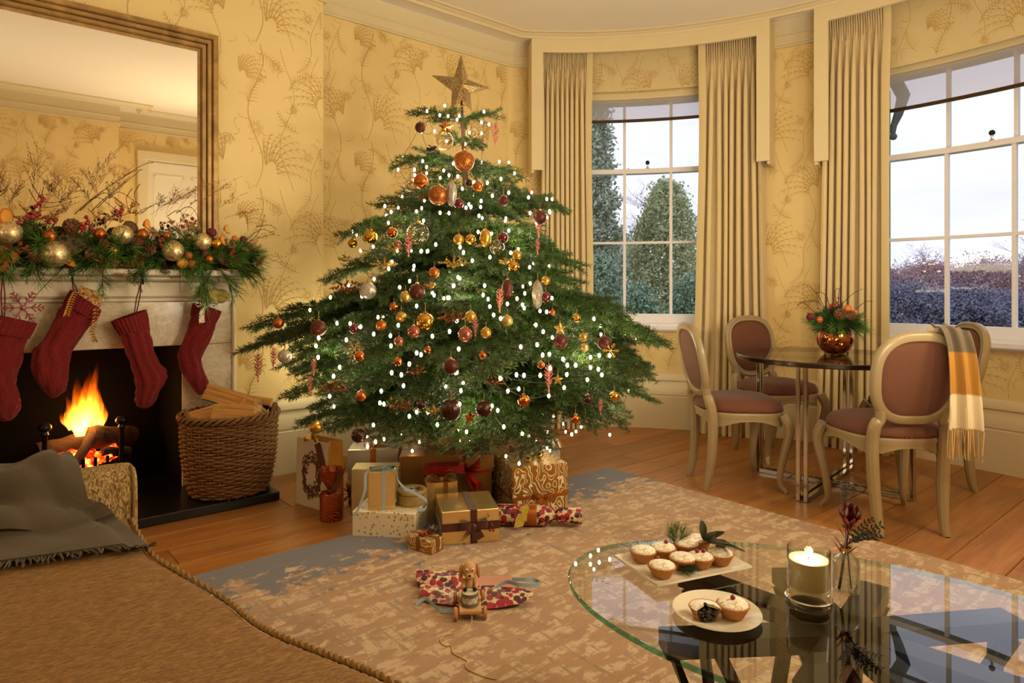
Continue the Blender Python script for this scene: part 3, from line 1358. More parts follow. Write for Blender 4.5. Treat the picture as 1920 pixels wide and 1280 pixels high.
part('frame', mb, m_gilt, mi, smooth=25, fix=True)
mb = MB().box(((MX0 + MX1) / 2, YB - .009, (MZ0 + MZ1) / 2), (MX1 - MX0 - .19, .008, MZ1 - MZ0 - .19))
part('mirror_glass', mb, m_mir, mi, smooth=0)

# ------------------------------------------------------------------ needle sprays
m_fir = mat('fir needles', '#35561f', .55, var=.35, vs=9, objvar=.15)
m_pine = mat('pine needles', '#4a7426', .55, var=.35, vs=9, objvar=.2)
m_twig = mat('brown twig bark', '#3a2616', .8, var=.3)
m_grass = mat('dried golden grass', '#a06e3c', .7, var=.25)


def needles(lines, nl, step, wid, rng, ang=.9, up=.25, around=True):
    """lines: list of arrays (k,3). Returns V, F with two-triangle needles"""
    P0, D0 = [], []
    for L in lines:
        L = np.asarray(L, float)
        seg = np.diff(L, axis=0)
        ln = np.linalg.norm(seg, axis=1)
        for s, l, p in zip(seg, ln, L[:-1]):
            m = max(1, int(l / step))
            tt = (np.arange(m) + rng.random(m)) / m
            P0.append(p + s * tt[:, None])
            D0.append(np.repeat((s / max(l, 1e-9))[None], m, 0))
    P0 = np.concatenate(P0)
    D0 = np.concatenate(D0)
    n = len(P0)
    ph = rng.random(n) * 2 * pi
    ref = np.where(np.abs(D0[:, 2:3]) < .9, np.array([[0, 0, 1.]]), np.array([[1., 0, 0]]))
    A = np.cross(D0, ref)
    A /= np.linalg.norm(A, axis=1, keepdims=True)
    B = np.cross(A, D0)
    if not around:
        ph = np.where(rng.random(n) < .5, rng.normal(0, .5, n), pi + rng.normal(0, .5, n))
    side = A * np.cos(ph)[:, None] + B * np.sin(ph)[:, None]
    aa = ang * (.75 + .5 * rng.random(n))
    d = D0 * np.cos(aa)[:, None] + side * np.sin(aa)[:, None]
    d[:, 2] += up
    d /= np.linalg.norm(d, axis=1, keepdims=True)
    l = nl * (.7 + .5 * rng.random(n))
    tip = P0 + d * l[:, None]
    w = np.cross(d, D0 + rng.normal(0, .3, (n, 3)))
    w /= np.linalg.norm(w, axis=1, keepdims=True) + 1e-9
    w *= wid / 2
    mid = P0 + d * (l * .45)[:, None]
    V = np.stack([P0, mid + w, tip, mid - w], 1).reshape(-1, 3)
    F = np.arange(4 * n).reshape(-1, 4)
    return V, F


def stems_np(lines, r, n=4):
    mb = MB()
    for L in lines:
        mb.tube(L, r if not callable(r) else [r(i / (len(L) - 1)) for i in range(len(L))], n)
    return mb


def mesh_join(name, V, F, mn, mb, ms):
    """needles (quads) plus stems in one mesh with two materials"""
    v2 = np.array(mb.v)
    me = bpy.data.meshes.new(name)
    me.from_pydata(np.concatenate([V, v2]).tolist(), [], F.tolist() + [tuple(i + len(V) for i in f) for f in mb.f])
    me.materials.append(mn)
    me.materials.append(ms)
    ix = np.zeros(len(me.polygons), dtype=np.int32)
    ix[len(F):] = 1
    me.polygons.foreach_set('material_index', ix)
    me.update()
    return me


def pine_sprig(name, L, seed, nl=.075, m=None):
    rng = np.random.default_rng(seed)
    st = [np.array(p) for p in bez((0, 0, 0), (L * .5, 0, .02), (L, rng.uniform(-.04, .04), -.03), 8)]
    lines = [st]
    for k in range(3):
        a = rng.uniform(-.9, .9)
        b = st[2 + k]
        lines.append([b, b + np.array([math.cos(a), math.sin(a), rng.uniform(-.2, .4)]) * L * .4])
    V, F = needles(lines, nl, .0019, .0021, rng, .55, .05)
    return mesh_join(name, V, F, m or m_pine, stems_np(lines, .0025), m_twig)


def fir_sprig(name, L, seed, m=None, nl=.02):
    rng = np.random.default_rng(seed)
    st = [np.array(p) for p in bez((0, 0, 0), (L * .5, 0, .015), (L, rng.uniform(-.03, .03), -.02), 8)]
    lines = [st]
    for k in range(4):
        for s in (-1, 1):
            a = s * rng.uniform(.6, .9)
            b = st[1 + k]
            lines.append([b, b + np.array([math.cos(a), math.sin(a), rng.uniform(-.1, .1)]) * L * (.5 - .09 * k)])
    V, F = needles(lines, nl, .0016, .0024, rng, 1.0, .15)
    return mesh_join(name, V, F, m or m_fir, stems_np(lines, .002), m_twig)


PINE = [pine_sprig('pine_sprig', .17, s) for s in (1, 2, 3)]
FIRS = [fir_sprig('fir_sprig', .15, s) for s in (4, 5, 6)]


def place(me, name, parent, p, d, roll=0.0, scale=1.0):
    """copy of a mesh whose +X points along d"""
    o = link(name, me, parent)
    q = Vector(d).to_track_quat('X', 'Z') @ Matrix.Rotation(roll, 3, 'X').to_quaternion()
    o.rotation_mode = 'QUATERNION'
    o.rotation_quaternion = q
    o.location = Vector(p) - (wloc(parent) if parent is not None else Vector())
    o.scale = (scale,) * 3
    return o


# ------------------------------------------------------------------ mantel garland
GZ = 1.222
ga = thing('mantel_garland', 'thick evergreen garland of pine and fir lying along the mantel shelf', 'garland', (.5, 3.83, GZ))
rg = random.Random(21)
mb = MB().tube(crom([(-.32, 3.85, GZ + .05), (.1, 3.84, GZ + .07), (.6, 3.84, GZ + .06), (1.0, 3.84, GZ + .05), (1.22, 3.83, GZ + .035)], 5), .03, 8)
part('core', mb, m_twig, ga)
for i in range(230):
    x = -.30 + 1.50 * i / 229 + rg.uniform(-.03, .03)
    k = i % 5
    if k in (0, 1):       # forward and down over the shelf
        d = (rg.uniform(-.8, .8), -1, rg.uniform(-.9, .2))
    elif k == 2:          # up
        d = (rg.uniform(-.8, .8), rg.uniform(-.7, .05), rg.uniform(.5, 1.1))
    elif k == 3:
        d = (rg.choice((-1, 1)), rg.uniform(-.9, .1), rg.uniform(-.1, .6))
    else:
        d = (rg.uniform(-.6, .6), -1, rg.uniform(.1, .9))
    pine = rg.random() < .45
    if x > 1.05:
        d = (abs(d[0]) + .3, d[1], d[2] - .2)
    place((PINE if pine else FIRS)[rg.randrange(3)], 'pine_sprig' if pine else 'fir_sprig', ga,
          (x, 3.81 + rg.uniform(-.03, .03), GZ + .05 + rg.uniform(-.02, .06)), d, rg.uniform(-1, 1), rg.uniform(.8, 1.15) * (.85 if d[2] > .5 else 1))
for (px, py, tx, ty) in ((400, 500, 385, 560), (405, 498, 440, 548), (375, 500, 385, 545), (440, 488, 500, 520), (435, 490, 478, 535), (240, 505, 262, 545), (195, 505, 190, 545), (60, 500, 40, 530), (300, 500, 318, 520)):
    a, b = onY(px, py, 3.73), onY(tx, ty, 3.68)
    pine = px in (400, 405, 375, 195)
    place(PINE[px % 3] if pine else FIRS[px % 3], 'pine_sprig' if pine else 'fir_sprig', ga, a, b - a, .3, ((b - a).length) / .15)
# bare twigs, as drawn against the mirror
TW_ = [[(150, 395), (190, 360), (262, 312), (288, 305)], [(182, 390), (205, 368), (250, 330), (264, 318)], [(205, 372), (225, 360), (262, 385)], [(178, 372), (200, 362), (240, 392)],
       [(262, 345), (252, 365), (262, 392)], [(268, 398), (285, 385), (308, 378)], [(60, 345), (78, 372), (98, 380), (150, 368)], [(78, 366), (82, 350)], [(0, 360), (8, 355), (18, 345)], [(330, 400), (350, 388), (365, 395), (378, 425)],
       [(452, 395), (462, 405), (465, 432)], [(445, 470), (475, 448), (490, 425), (496, 402)], [(455, 455), (490, 430), (515, 440)], [(480, 425), (505, 422), (518, 430)], [(120, 500), (100, 520), (75, 545), (62, 562)], [(338, 505), (337, 525), (338, 548)]]
for L in TW_:
    Y0 = 3.72 if L[0][1] > 440 else 3.84
    pts = crom([onY(x, y, Y0 - .012 * i) for i, (x, y) in enumerate(L)], 5)
    mb = MB().tube(pts, [.0021 - .0012 * i / len(pts) for i in range(len(pts))], 5)
    for i in range(2, len(pts), 2):
        mb.sphere(pts[i] + Vector((0, 0, .002)), .0022, 5, 4)
    part('bare_twig', mb, m_twig, ga)


def wisp(mb, a, b, seed, n=14, r=.0009):
    rg = random.Random(seed)
    a, b = Vector(a), Vector(b)
    k = (b - a).length
    mid = (a + b) / 2 + Vector((rg.uniform(-.2, .2), rg.uniform(-.15, .05), .15)) * k
    st = bez(a, mid, b, 12)
    mb.tube(st, r, 3)
    for i in range(n):
        p = st[4 + int(7.9 * i / n)]
        d = (st[-1] - st[5]).normalized()
        e = p + (d + Vector((rg.uniform(-.9, .9), rg.uniform(-.5, .5), rg.uniform(-.4, .6)))) * k * rg.uniform(.12, .3)
        q = bez(p, (p + e) / 2 + Vector((0, 0, .03)) * k, e, 5)
        mb.tube(q, r * .8, 3)
        for z in q[2:]:
            mb.tube([z, z + Vector((rg.uniform(-.01, .01), rg.uniform(-.006, .006), rg.uniform(.002, .012)))], r * 1.5, 3)


wl_ = [((60, 385), (70, 285)), ((30, 390), (0, 320)), ((80, 390), (110, 335)), ((20, 395), (40, 345)), ((110, 390), (150, 350)), ((170, 385), (205, 300)), ((190, 390), (160, 330)), ((220, 385), (232, 330)), ((330, 400), (395, 345)), ((360, 400), (420, 350)),
       ((310, 400), (330, 360)), ((400, 400), (440, 372)), ((420, 410), (470, 400)), ((450, 470), (510, 440)), ((440, 480), (520, 490)), ((300, 395), (350, 365)), ((0, 380), (-20, 300)), ((130, 385), (100, 330))]
for i, (a, b) in enumerate(wl_):
    mb = MB()
    wisp(mb, onY(a[0], a[1], 3.82), onY(b[0], b[1], 3.78), i)
    part('dried_grass', mb, m_grass, ga, smooth=0)
for i, (x, y) in enumerate(((200, 420), (235, 395), (330, 420), (360, 425), (300, 440), (345, 445), (205, 500), (235, 505), (200, 512), (440, 470), (60, 410), (100, 405), (310, 480), (470, 470))):
    mb = MB()
    p = onY(x, y, 3.72)
    for k in range(3):
        wisp(mb, p + Vector((0, .04, -.02)), p + Vector((rg.uniform(-.07, .07), -.04, rg.uniform(-.02, .05))), 50 + i * 3 + k, 10, .0012)
    part('dried_moss', mb, m_grass, ga, smooth=0)

# decorations lying in the garland
t = NT('pale gold glitter')
v = t.coord('Object')
vo = t.n('TexVoronoi')
vo.inputs['Scale'].default_value = 120
t.l(v, vo.inputs['Vector'])
t.col(t.mix(t.math('MULTIPLY', vo.outputs['Color'], 1.0), '#a8843f', '#fff0c0'))
t.b.inputs['Metallic'].default_value = .75
t.b.inputs['Roughness'].default_value = .32
bp = t.n('Bump')
bp.inputs['Strength'].default_value = 1.0
bp.inputs['Distance'].default_value = .006
t.l(vo.outputs['Color'], bp.inputs['Height'])
t.l(bp.outputs[0], t.b.inputs['Normal'])
m_glit = t.m


def glitter(name, ca, cb, scale=170, metal=.7, rough=.35):
    t = NT(name)
    v = t.coord('Object')
    vo = t.n('TexVoronoi')
    vo.inputs['Scale'].default_value = scale
    t.l(v, vo.inputs['Vector'])
    sp = t.n('SeparateColor')
    t.l(vo.outputs['Color'], sp.inputs[0])
    t.col(t.mix(sp.outputs[0], ca, cb))
    t.b.inputs['Metallic'].default_value = metal
    t.b.inputs['Roughness'].default_value = rough
    bp = t.n('Bump')
    bp.inputs['Strength'].default_value = .9
    bp.inputs['Distance'].default_value = .005
    t.l(sp.outputs[1], bp.inputs['Height'])
    t.l(bp.outputs[0], t.b.inputs['Normal'])
    MATS[name] = t.m
    return t.m


m_copper_m = mat('satin copper', '#b0622c', .3, .85, var=.06)
m_copper_s = mat('polished copper', '#b5662f', .12, .95, var=.04)
m_gold_m = mat('satin gold', '#b98f3c', .32, .85, var=.06)
m_gold_s = mat('polished gold', '#c2923a', .12, .95, var=.04)
m_orange = mat('orange peel', '#c4661a', .55, var=.2, vs=30, bump=.3, bs=180)
m_ored = mat('dark orange peel', '#a8481a', .55, var=.2, vs=30, bump=.3, bs=180)
m_flesh = mat('dried orange flesh', '#e0a040', .6, var=.2, vs=40)
m_burg = glitter('burgundy moss', '#3a0a10', '#7a1c24', 90, .0, .8)
m_pod = mat('brown lotus pod', '#5a3a22', .7, var=.25, vs=12)
m_hole = mat('dark pod hole', '#1c100a', .9)
m_cone = mat('pine cone scales', '#6a4426', .65, var=.3, vs=12)
m_berry = mat('red berry', '#8e1416', .25, var=.15, vs=20, coat=.4)
m_cap = mat('ornament cap', '#a8863e', .3, .9)


def ball_with_cap(name, label, cat, c, r, m, group, capdir=(0, 0, 1), sc=(1, 1, 1)):
    o = thing(name, label, cat, c, 0, group)
    part('ball', MB().sphere((0, 0, 0), r, 20, 14, sc), m, o, world=False)
    T = frame_to(capdir).to_4x4()
    mb = MB().lathe([(r * .2, r * .96), (r * .2, r * 1.12), (r * .08, r * 1.14), (0, r * 1.14)], 8, M=T)
    mb.tube([T @ Vector((r * .1 * math.cos(a), 0, r * 1.2 + r * .1 * math.sin(a))) for a in [k * pi / 4 for k in range(8)]], r * .025, 4, closed=True)
    part('cap', mb, m_cap, o, world=False)
    return o


def orange_slit(name, label, c, r, group, d=(0, -1, .2), m=None):
    """dried whole orange with vertical slits showing the flesh"""
    o = thing(name, label, 'dried orange', c, 0, group)
    T = frame_to(d).to_4x4()
    mb = MB()
    for k in range(8):
        a0, a1 = 2 * pi * (k + .14) / 8, 2 * pi * (k + .86) / 8
        mb.grid(lambda u, w: T @ Vector((r * math.sin(pi * (.06 + .88 * w)) * math.cos(a0 + (a1 - a0) * u), r * math.sin(pi * (.06 + .88 * w)) * math.sin(a0 + (a1 - a0) * u), -r * .85 * math.cos(pi * (.06 + .88 * w)))), 4, 9, thick=r * .07)
    part('peel', mb, m or m_orange, o, world=False, fix=False)
    part('flesh', MB().sphere((0, 0, 0), r * .88, 14, 10, (1, 1, .85), M=T), m_flesh, o, world=False)
    return o


def orange_stack(name, label, c, r, group, d=(.5, -.6, .3)):
    """fan of dried orange slices"""
    o = thing(name, label, 'dried orange slices', c, 0, group)
    for k in range(4):
        a = (k - 1.5) * .32
        q = Vector(d).to_track_quat('Z', 'Y').to_matrix() @ Matrix.Rotation(a, 3, 'X')
        T = Matrix.Translation(Vector((0, 0, (k - 1.5) * r * .22))) @ q.to_4x4()
        s_ = part('slice', MB().lathe([(0, -r * .05), (r * .86, -r * .05), (r * .86, r * .05), (0, r * .05)], 16, M=T), m_flesh, o, world=False)
        part('rind', MB().lathe([(r * .86, -r * .07), (r, -r * .05), (r, r * .05), (r * .86, r * .07), (r * .84, 0), (r * .86, -r * .07)], 16, M=T), m_orange, s_, world=False)
    return o


def pine_cone(name, label, c, r, group, d=(.3, -.8, .3), cat='pine cone'):
    T = frame_to(d).to_4x4()
    mb = MB()
    L = r * 2.1
    mb.sphere((0, 0, 0), r * .55, 8, 6, (1, 1, 1.6), M=T)
    nrow = 8
    for i in range(nrow):
        u = (i + .5) / nrow
        z = -L / 2 + L * u
        rr = r * math.sin(pi * (.12 + .83 * (1 - u))) ** .7
        m_ = 8 if i < 6 else 5
        for k in range(m_):
            a = 2 * pi * (k + .5 * (i % 2)) / m_
            e = Vector((math.cos(a), math.sin(a), 0))
            s = Vector((-math.sin(a), math.cos(a), 0))
            b0 = e * rr * .35 + Vector((0, 0, z))
            tip = e * rr + Vector((0, 0, z + r * .28))
            wv = s * r * .26
            h = Vector((0, 0, r * .09))
            vs = [b0 - wv * .4, b0 + wv * .4, tip + wv - e * r * .1, tip + e * r * .05 + h, tip - wv - e * r * .1, tip - h * 1.2 - e * r * .08]
            mb.add([T @ q for q in vs], [(0, 1, 2, 3), (0, 3, 4), (0, 5, 2, 1), (0, 4, 5), (2, 5, 3), (3, 5, 4)])
    o = single(name, mb, m_cone, label, cat, group, origin=(0, 0, 0), smooth=0)
    o.location = c
    return o


def lotus_pod(name, label, c, r, group, d=(0, -1, .3)):
    o = thing(name, label, 'lotus pod', c, 0, group)
    T = frame_to(d).to_4x4()
    part('pod', MB().lathe([(0, -r * .9), (r * .3, -r * .7), (r * .85, -r * .15), (r, .1 * r), (r * .92, r * .2), (r * .5, r * .28), (0, r * .3)], 18, M=T, wob=lambda a, z: 1 + .03 * math.cos(9 * a)), m_pod, o, world=False)
    for ring, n in ((0, 1), (.42, 6), (.76, 11)):
        for k in range(n):
            a = 2 * pi * k / n
            p = T @ Vector((r * ring * math.cos(a), r * ring * math.sin(a), r * (.3 - .12 * ring)))
            part('seed_hole', MB().lathe([(r * .12, 0), (r * .12, r * .03), (r * .09, r * .035), (r * .085, -r * .02), (0, -r * .02)], 8, M=T).v and MB().sphere(p, r * .105, 7, 5, (1, 1, .35), M=T), m_hole, o, world=False)
    return o


def px_r(px, w=3.45):
    return px * w / FPX


GYF = 3.692
GG = 'glitter balls in the mantel garland'
for (x, y, r, lb) in ((16, 436, 19, 'pale gold glitter ball at the photo-left end of the mantel garland'), (102, 476, 22, 'largest pale gold glitter ball, low over the second stocking'),
                      (230, 440, 17, 'pale gold glitter ball in the upper middle of the mantel garland'), (324, 470, 19, 'pale gold glitter ball low above the three small oranges'),
                      (380, 453, 16, 'pale gold glitter ball nearest the tree end of the mantel garland')):
    c = onY(x, y, GYF)
    o = single('glitter_ball', MB().sphere((0, 0, 0), px_r(r), 26, 18), m_glit, lb, 'glitter ball', GG, origin=(0, 0, 0))
    o.location = c
GG = 'copper baubles in the mantel garland'
for (x, y, r, m, lb) in ((93, 443, 11, m_copper_m, 'satin copper bauble above the largest glitter ball on the mantel'), (267, 439, 10, m_copper_m, 'satin copper bauble right of the middle glitter ball on the mantel'),
                         (313, 442, 8, m_copper_s, 'small polished copper bauble above the low glitter ball on the mantel'), (406, 457, 11, m_gold_s, 'polished gold bauble beside the last glitter ball on the mantel'),
                         (392, 486, 9, m_copper_m, 'satin copper bauble hanging low at the tree end of the garland'), (213, 470, 9, m_copper_s, 'polished copper bauble under the middle glitter ball on the mantel'),
                         (187, 438, 10, m_copper_m, 'copper bauble left of the middle glitter ball on the mantel')):
    ball_with_cap('bauble', lb, 'bauble', onY(x, y, GYF), px_r(r), m, GG, (.3, .3, .9))
GG = 'dried oranges in the mantel garland'
for (x, y, r, m, lb) in ((342, 493, 10, m_flesh, 'yellowish slit dried orange, lowest of the three small oranges'), (353, 479, 8, m_ored, 'dark small dried orange, topmost of the three small oranges'), (360, 495, 9, m_ored, 'dark small dried orange at the tree side of the three'),
                         (18, 480, 13, None, 'slit dried orange under the first glitter ball'), (2, 470, 11, None, 'slit dried orange cut off by the frame edge, upper one'), (1, 496, 12, None, 'slit dried orange cut off by the frame edge, lower one'),
                         (440, 447, 6, None, 'tiny dried orange near the tree end of the garland')):
    orange_slit('dried_orange', lb, onY(x, y, GYF), px_r(r), GG, (.1, -.9, .3), m)
for (x, y, r, lb) in ((12, 412, 14, 'fan of dried orange slices above the first glitter ball'), (129, 487, 13, 'fan of dried orange slices beside the largest glitter ball'), (417, 452, 9, 'fan of dried orange slices behind the polished gold bauble'),
                      (425, 431, 8, 'fan of dried orange slices topmost at the tree end'), (276, 423, 9, 'fan of dried orange slices above the middle of the garland')):
    orange_stack('orange_slices', lb, onY(x, y, GYF + .01), px_r(r), 'orange slice fans in the mantel garland', (.6, -.5, .4))
for (x, y, r, lb) in ((135, 455, 21, 'large brown lotus pod left of the middle of the garland'), (421, 485, 14, 'brown lotus pod low at the tree end of the garland'), (244, 427, 13, 'brown lotus pod behind the middle glitter ball')):
    lotus_pod('lotus_pod', lb, onY(x, y, GYF + .02), px_r(r), 'lotus pods in the mantel garland', (.2, -1, .35))
for (x, y, r, lb) in ((274, 466, 12, 'brown pine cone in the middle of the mantel garland, upper one'), (266, 484, 11, 'brown pine cone in the middle of the mantel garland, lower one'), (176, 478, 12, 'reddish pine cone beside the polished copper bauble on the mantel'),
                      (133, 426, 13, 'brown pine cone above the large lotus pod'), (192, 458, 9, 'small brown pine cone left of the polished copper bauble')):
    pine_cone('pine_cone', lb, onY(x, y, GYF + .01), px_r(r), 'pine cones in the mantel garland', (rg.uniform(-.8, .8), -.8, rg.uniform(-.2, .5)))
for (x, y, r, lb) in ((70, 482, 13, 'burgundy moss ball left of the largest glitter ball'), (256, 453, 11, 'burgundy moss ball under the satin copper bauble in mid garland'), (397, 436, 9, 'burgundy moss ball above the polished gold bauble'),
                      (383, 473, 7, 'small burgundy moss ball under the last glitter ball'), (456, 449, 7, 'small burgundy moss ball at the tree end of the garland'), (10, 460, 10, 'burgundy moss ball under the first glitter ball')):
    o = single('moss_ball', MB().sphere((0, 0, 0), px_r(r), 18, 12, dis=lambda v: 1 + .07 * noise.noise(v * 6)), m_burg, lb, 'moss ball', 'burgundy moss balls in the garland', origin=(0, 0, 0))
    o.location = onY(x, y, GYF + .01)
bsp = [((30, 410), (60, 408), 4), ((65, 382), (85, 375), 6), ((90, 410), (110, 415), 4), ((145, 420), (170, 430), 7), ((160, 412), (175, 428), 5), ((30, 465), (55, 472), 7), ((215, 405), (235, 400), 5), ((430, 470), (445, 485), 8), ((300, 452), (308, 448), 3), ((345, 420), (358, 418), 3), ((485, 488), (495, 490), 3), ((52, 398), (78, 402), 4)]
for i, (a, b, n) in enumerate(bsp):
    mbs, mbb = MB(), MB()
    q0 = onY((a[0] + b[0]) / 2, (a[1] + b[1]) / 2 + 14, GYF + .05)
    for k in range(n):
        u = (k + .5) / n
        p = onY(a[0] + (b[0] - a[0]) * u + rg.uniform(-7, 7), a[1] + (b[1] - a[1]) * u + rg.uniform(-9, 9), GYF - .015)
        mbb.sphere(p, px_r(3.6), 8, 6)
        mbs.tube(bez(q0, (q0 + p) / 2 + Vector((0, -.02, .01)), p, 5), .0009, 4)
    s_ = part('berry_sprig', mbs, m_twig, ga)
    part('berries', mbb, m_berry, s_)

# ------------------------------------------------------------------ stockings
t = NT('red cable knit')
v = t.coord('Object')
wv = t.n('TexWave', wave_type='BANDS', bands_direction='Z')
wv.inputs['Scale'].default_value = 75
wv.inputs['Distortion'].default_value = 2.5
wv.inputs['Detail'].default_value = 2
t.l(v, wv.inputs['Vector'])
n1 = t.noise(v, 90, 3)
t.col(t.mix(n1, '#520508', '#8c0a10'))
t.b.inputs['Roughness'].default_value = .9
t.b.inputs['Sheen Weight'].default_value = .05
t.bump(t.math('ADD', wv.outputs['Fac'], n1), .5, .006)
m_knit = t.m
m_cord = mat('dark red cord', '#5a0a10', .8)
STK = [
    ('red knitted stocking cut off at the frame edge, snowflake in its top', 'left',
     [((-28, 585), (65, 605)), ((-40, 618), (50, 634))], [((-46, 650), (43, 655)), ((-48, 680), (36, 682)), ((-45, 710), (29, 712)), ((-38, 740), (34, 737)), ((-25, 765), (38, 756)), ((-8, 783), (31, 776)), ((6, 790), (22, 787))], (5, 514)),
    ('red knitted stocking hanging over the flames, card in its top', 'mid',
     [((135, 545), (187, 580)), ((120, 572), (176, 602))], [((108, 590), (160, 620)), ((84, 635), (136, 652)), ((66, 656), (130, 676)), ((60, 684), (126, 708)), ((70, 716), (124, 727)), ((87, 738), (114, 738)), ((95, 746), (103, 746))], (134, 522)),
    ('red knitted stocking hanging empty with its toe pointing down', 'mid',
     [((211, 602), (271, 581)), ((227, 629), (277, 611))], [((234, 652), (283, 637)), ((246, 684), (293, 672)), ((254, 712), (310, 695)), ((256, 734), (311, 711)), ((254, 750), (300, 730)), ((258, 761), (288, 756)), ((266, 765), (276, 765))], (265, 528)),
    ('red knitted stocking nearest the log basket, white ribbon in its top', 'right',
     [((365, 568), (412, 583)), ((360, 593), (402, 606))], [((354, 617), (401, 618)), ((344, 640), (388, 646)), ((336, 664), (377, 672)), ((338, 688), (379, 691)), ((350, 711), (388, 709)), ((363, 730), (389, 726)), ((372, 740), (382, 739))], (374, 540)),
]
SY = FY0 - .085


def rings(pairs, depth, rel, nseg=44, rows=26, Yc=SY, pad=0.0):
    L = crom([Vector((a[0], a[1], 0)) for a, b in pairs], 6)
    Rr = crom([Vector((b[0], b[1], 0)) for a, b in pairs], 6)
    mb = MB()
    n = len(L)
    for i in range(n):
        l, r = onY(L[i].x, L[i].y, Yc), onY(Rr[i].x, Rr[i].y, Yc)
        c, e = (l + r) / 2, (r - l) / 2
        u = i / (n - 1)
        dp = min(depth, e.length * .8)
        for k in range(nseg):
            a = 2 * pi * k / nseg
            q = 1 + rel(a, u)
            ca_, sa_ = math.cos(a), math.sin(a)
            mb.v.append(tuple(c + e * (ca_ * q + pad * ca_) + Vector((0, -1, 0)) * (dp * sa_ * (q + pad))))
    for i in range(n - 1):
        for k in range(nseg):
            k2 = (k + 1) % nseg
            mb.f.append((i * nseg + k, i * nseg + k2, (i + 1) * nseg + k2, (i + 1) * nseg + k))
    mb.f.append(tuple((n - 1) * nseg + k for k in range(nseg)))
    return mb


stk = []
for i, (lb, _, cuff, body, hook) in enumerate(STK):
    hp = onY(hook[0], hook[1], FY0 - .14)
    st = thing('stocking', lb, 'stocking', onY((cuff[0][0][0] + cuff[0][1][0]) / 2, cuff[0][0][1], SY), 0, 'red stockings hung from the mantel')
    if i == 2:
        cable = lambda a, u: .08 * math.cos(9 * a) + .045 * math.sin(55 * u + 3 * a) * math.cos(9 * a)
    else:
        cable = lambda a, u: .085 * math.cos(7 * (a - pi / 2) + 2.4 * math.sin(u * 13)) + .035 * math.cos(21 * a) + .04 * math.sin(u * 40) * math.cos(4 * a)
    part('leg_and_foot', rings([((cuff[0][0][0] + 4, cuff[0][0][1] + 6), (cuff[0][1][0] - 4, cuff[0][1][1] + 6))] + [cuff[1]] + body, .052, cable, nseg=72), m_knit, st, smooth=75, fix=True)
    mb = rings([cuff[0], ((cuff[0][0][0] * .5 + cuff[1][0][0] * .5 - 1, cuff[0][0][1] * .5 + cuff[1][0][1] * .5), (cuff[0][1][0] * .5 + cuff[1][1][0] * .5 + 1, cuff[0][1][1] * .5 + cuff[1][1][1] * .5)), cuff[1]], .058, lambda a, u: .06 * math.cos(26 * a), nseg=130, pad=.06)
    part('cuff', mb, m_knit, st, smooth=75, fix=True)
    tp = onY(cuff[0][0][0] * .3 + cuff[0][1][0] * .7 if i in (2,) else cuff[0][0][0] * .75 + cuff[0][1][0] * .25, (cuff[0][0][1] + cuff[0][1][1]) / 2 + (-4 if i == 2 else 2), SY)
    if i == 0:
        tp = onY(6, 592, SY)
    mb = MB()
    for s_ in (-1, 1):
        mb.tube([hp + Vector((0, 0, .0)), hp.lerp(tp, .5) + Vector((s_ * .007, 0, 0)), tp + Vector((s_ * .004, 0, -.01))], .0028, 5)
    part('hanging_loop', mb, m_cord, st)
    # black hook on the shelf edge
    hk = thing('stocking_hook', ['black iron stocking hook on the mantel at the frame edge', 'black iron stocking hook over the stocking above the flames', 'black iron stocking hook over the empty stocking', 'black iron stocking hook under the drooping pine by the basket'][i], 'hook', hp, 0, 'stocking hooks on the mantel')
    yF = FY0 - .158
    mb = MB().box((hp.x, yF + .03, 1.2245), (.022, .075, .005), .001).box((hp.x, yF - .003, 1.205), (.022, .006, .045), .001)
    mb.tube([(hp.x, yF - .004, 1.19), (hp.x, yF - .01, hp.z - .005), (hp.x, yF - .022, hp.z - .012), (hp.x, yF - .03, hp.z + .006)], .004, 6)
    part('clip', mb, m_black, hk, smooth=0)
    part('curl', MB().tube([(hp.x, yF - .006, hp.z), (hp.x, yF - .02, hp.z - .008), (hp.x, yF - .03, hp.z + .008)], .004, 6), m_black, hk)
    stk.append(st)

# things tucked in the stockings
m_pink = glitter('pink glitter', '#8a3c44', '#c8848a', 160, .4, .4)
t = NT('red and gold patterned card')
vv = t.coord('Object')
n1 = t.noise(vv, 60, 4, .6, 1.2)
t.col(t.ramp(n1, [(.40, '#7c1012'), (.48, '#a8641e'), (.56, '#d8a848'), (.66, '#e6cf98')]))
t.b.inputs['Roughness'].default_value = .35
m_card = t.m
m_gleaf = mat('gold leaf metal', '#b8863c', .3, .85, var=.15)
m_bleaf = mat('bronze leaf metal', '#8a5a34', .38, .75, var=.25)
m_wrib = mat('white ribbon', '#e6dccb', .6, var=.04)
m_gauze = mat('gold gauze', '#b09a54', .5, .3, var=.2, vs=20)


def snowflake(mb, c, R, ux, uz, th, rng=6):
    c, ux, uz = Vector(c), Vector(ux), Vector(uz)
    for k in range(rng):
        a = 2 * pi * k / rng
        d = ux * math.cos(a) + uz * math.sin(a)
        mb.tube([c, c + d * R], th, 5)
        for f_, l_ in ((.4, .3), (.65, .28), (.88, .16)):
            for s_ in (-1, 1):
                e = ux * math.cos(a + s_ * .8) + uz * math.sin(a + s_ * .8)
                mb.tube([c + d * R * f_, c + d * R * f_ + e * R * l_], th * .8, 4)
    mb.sphere(c, th * 3, 8, 6)


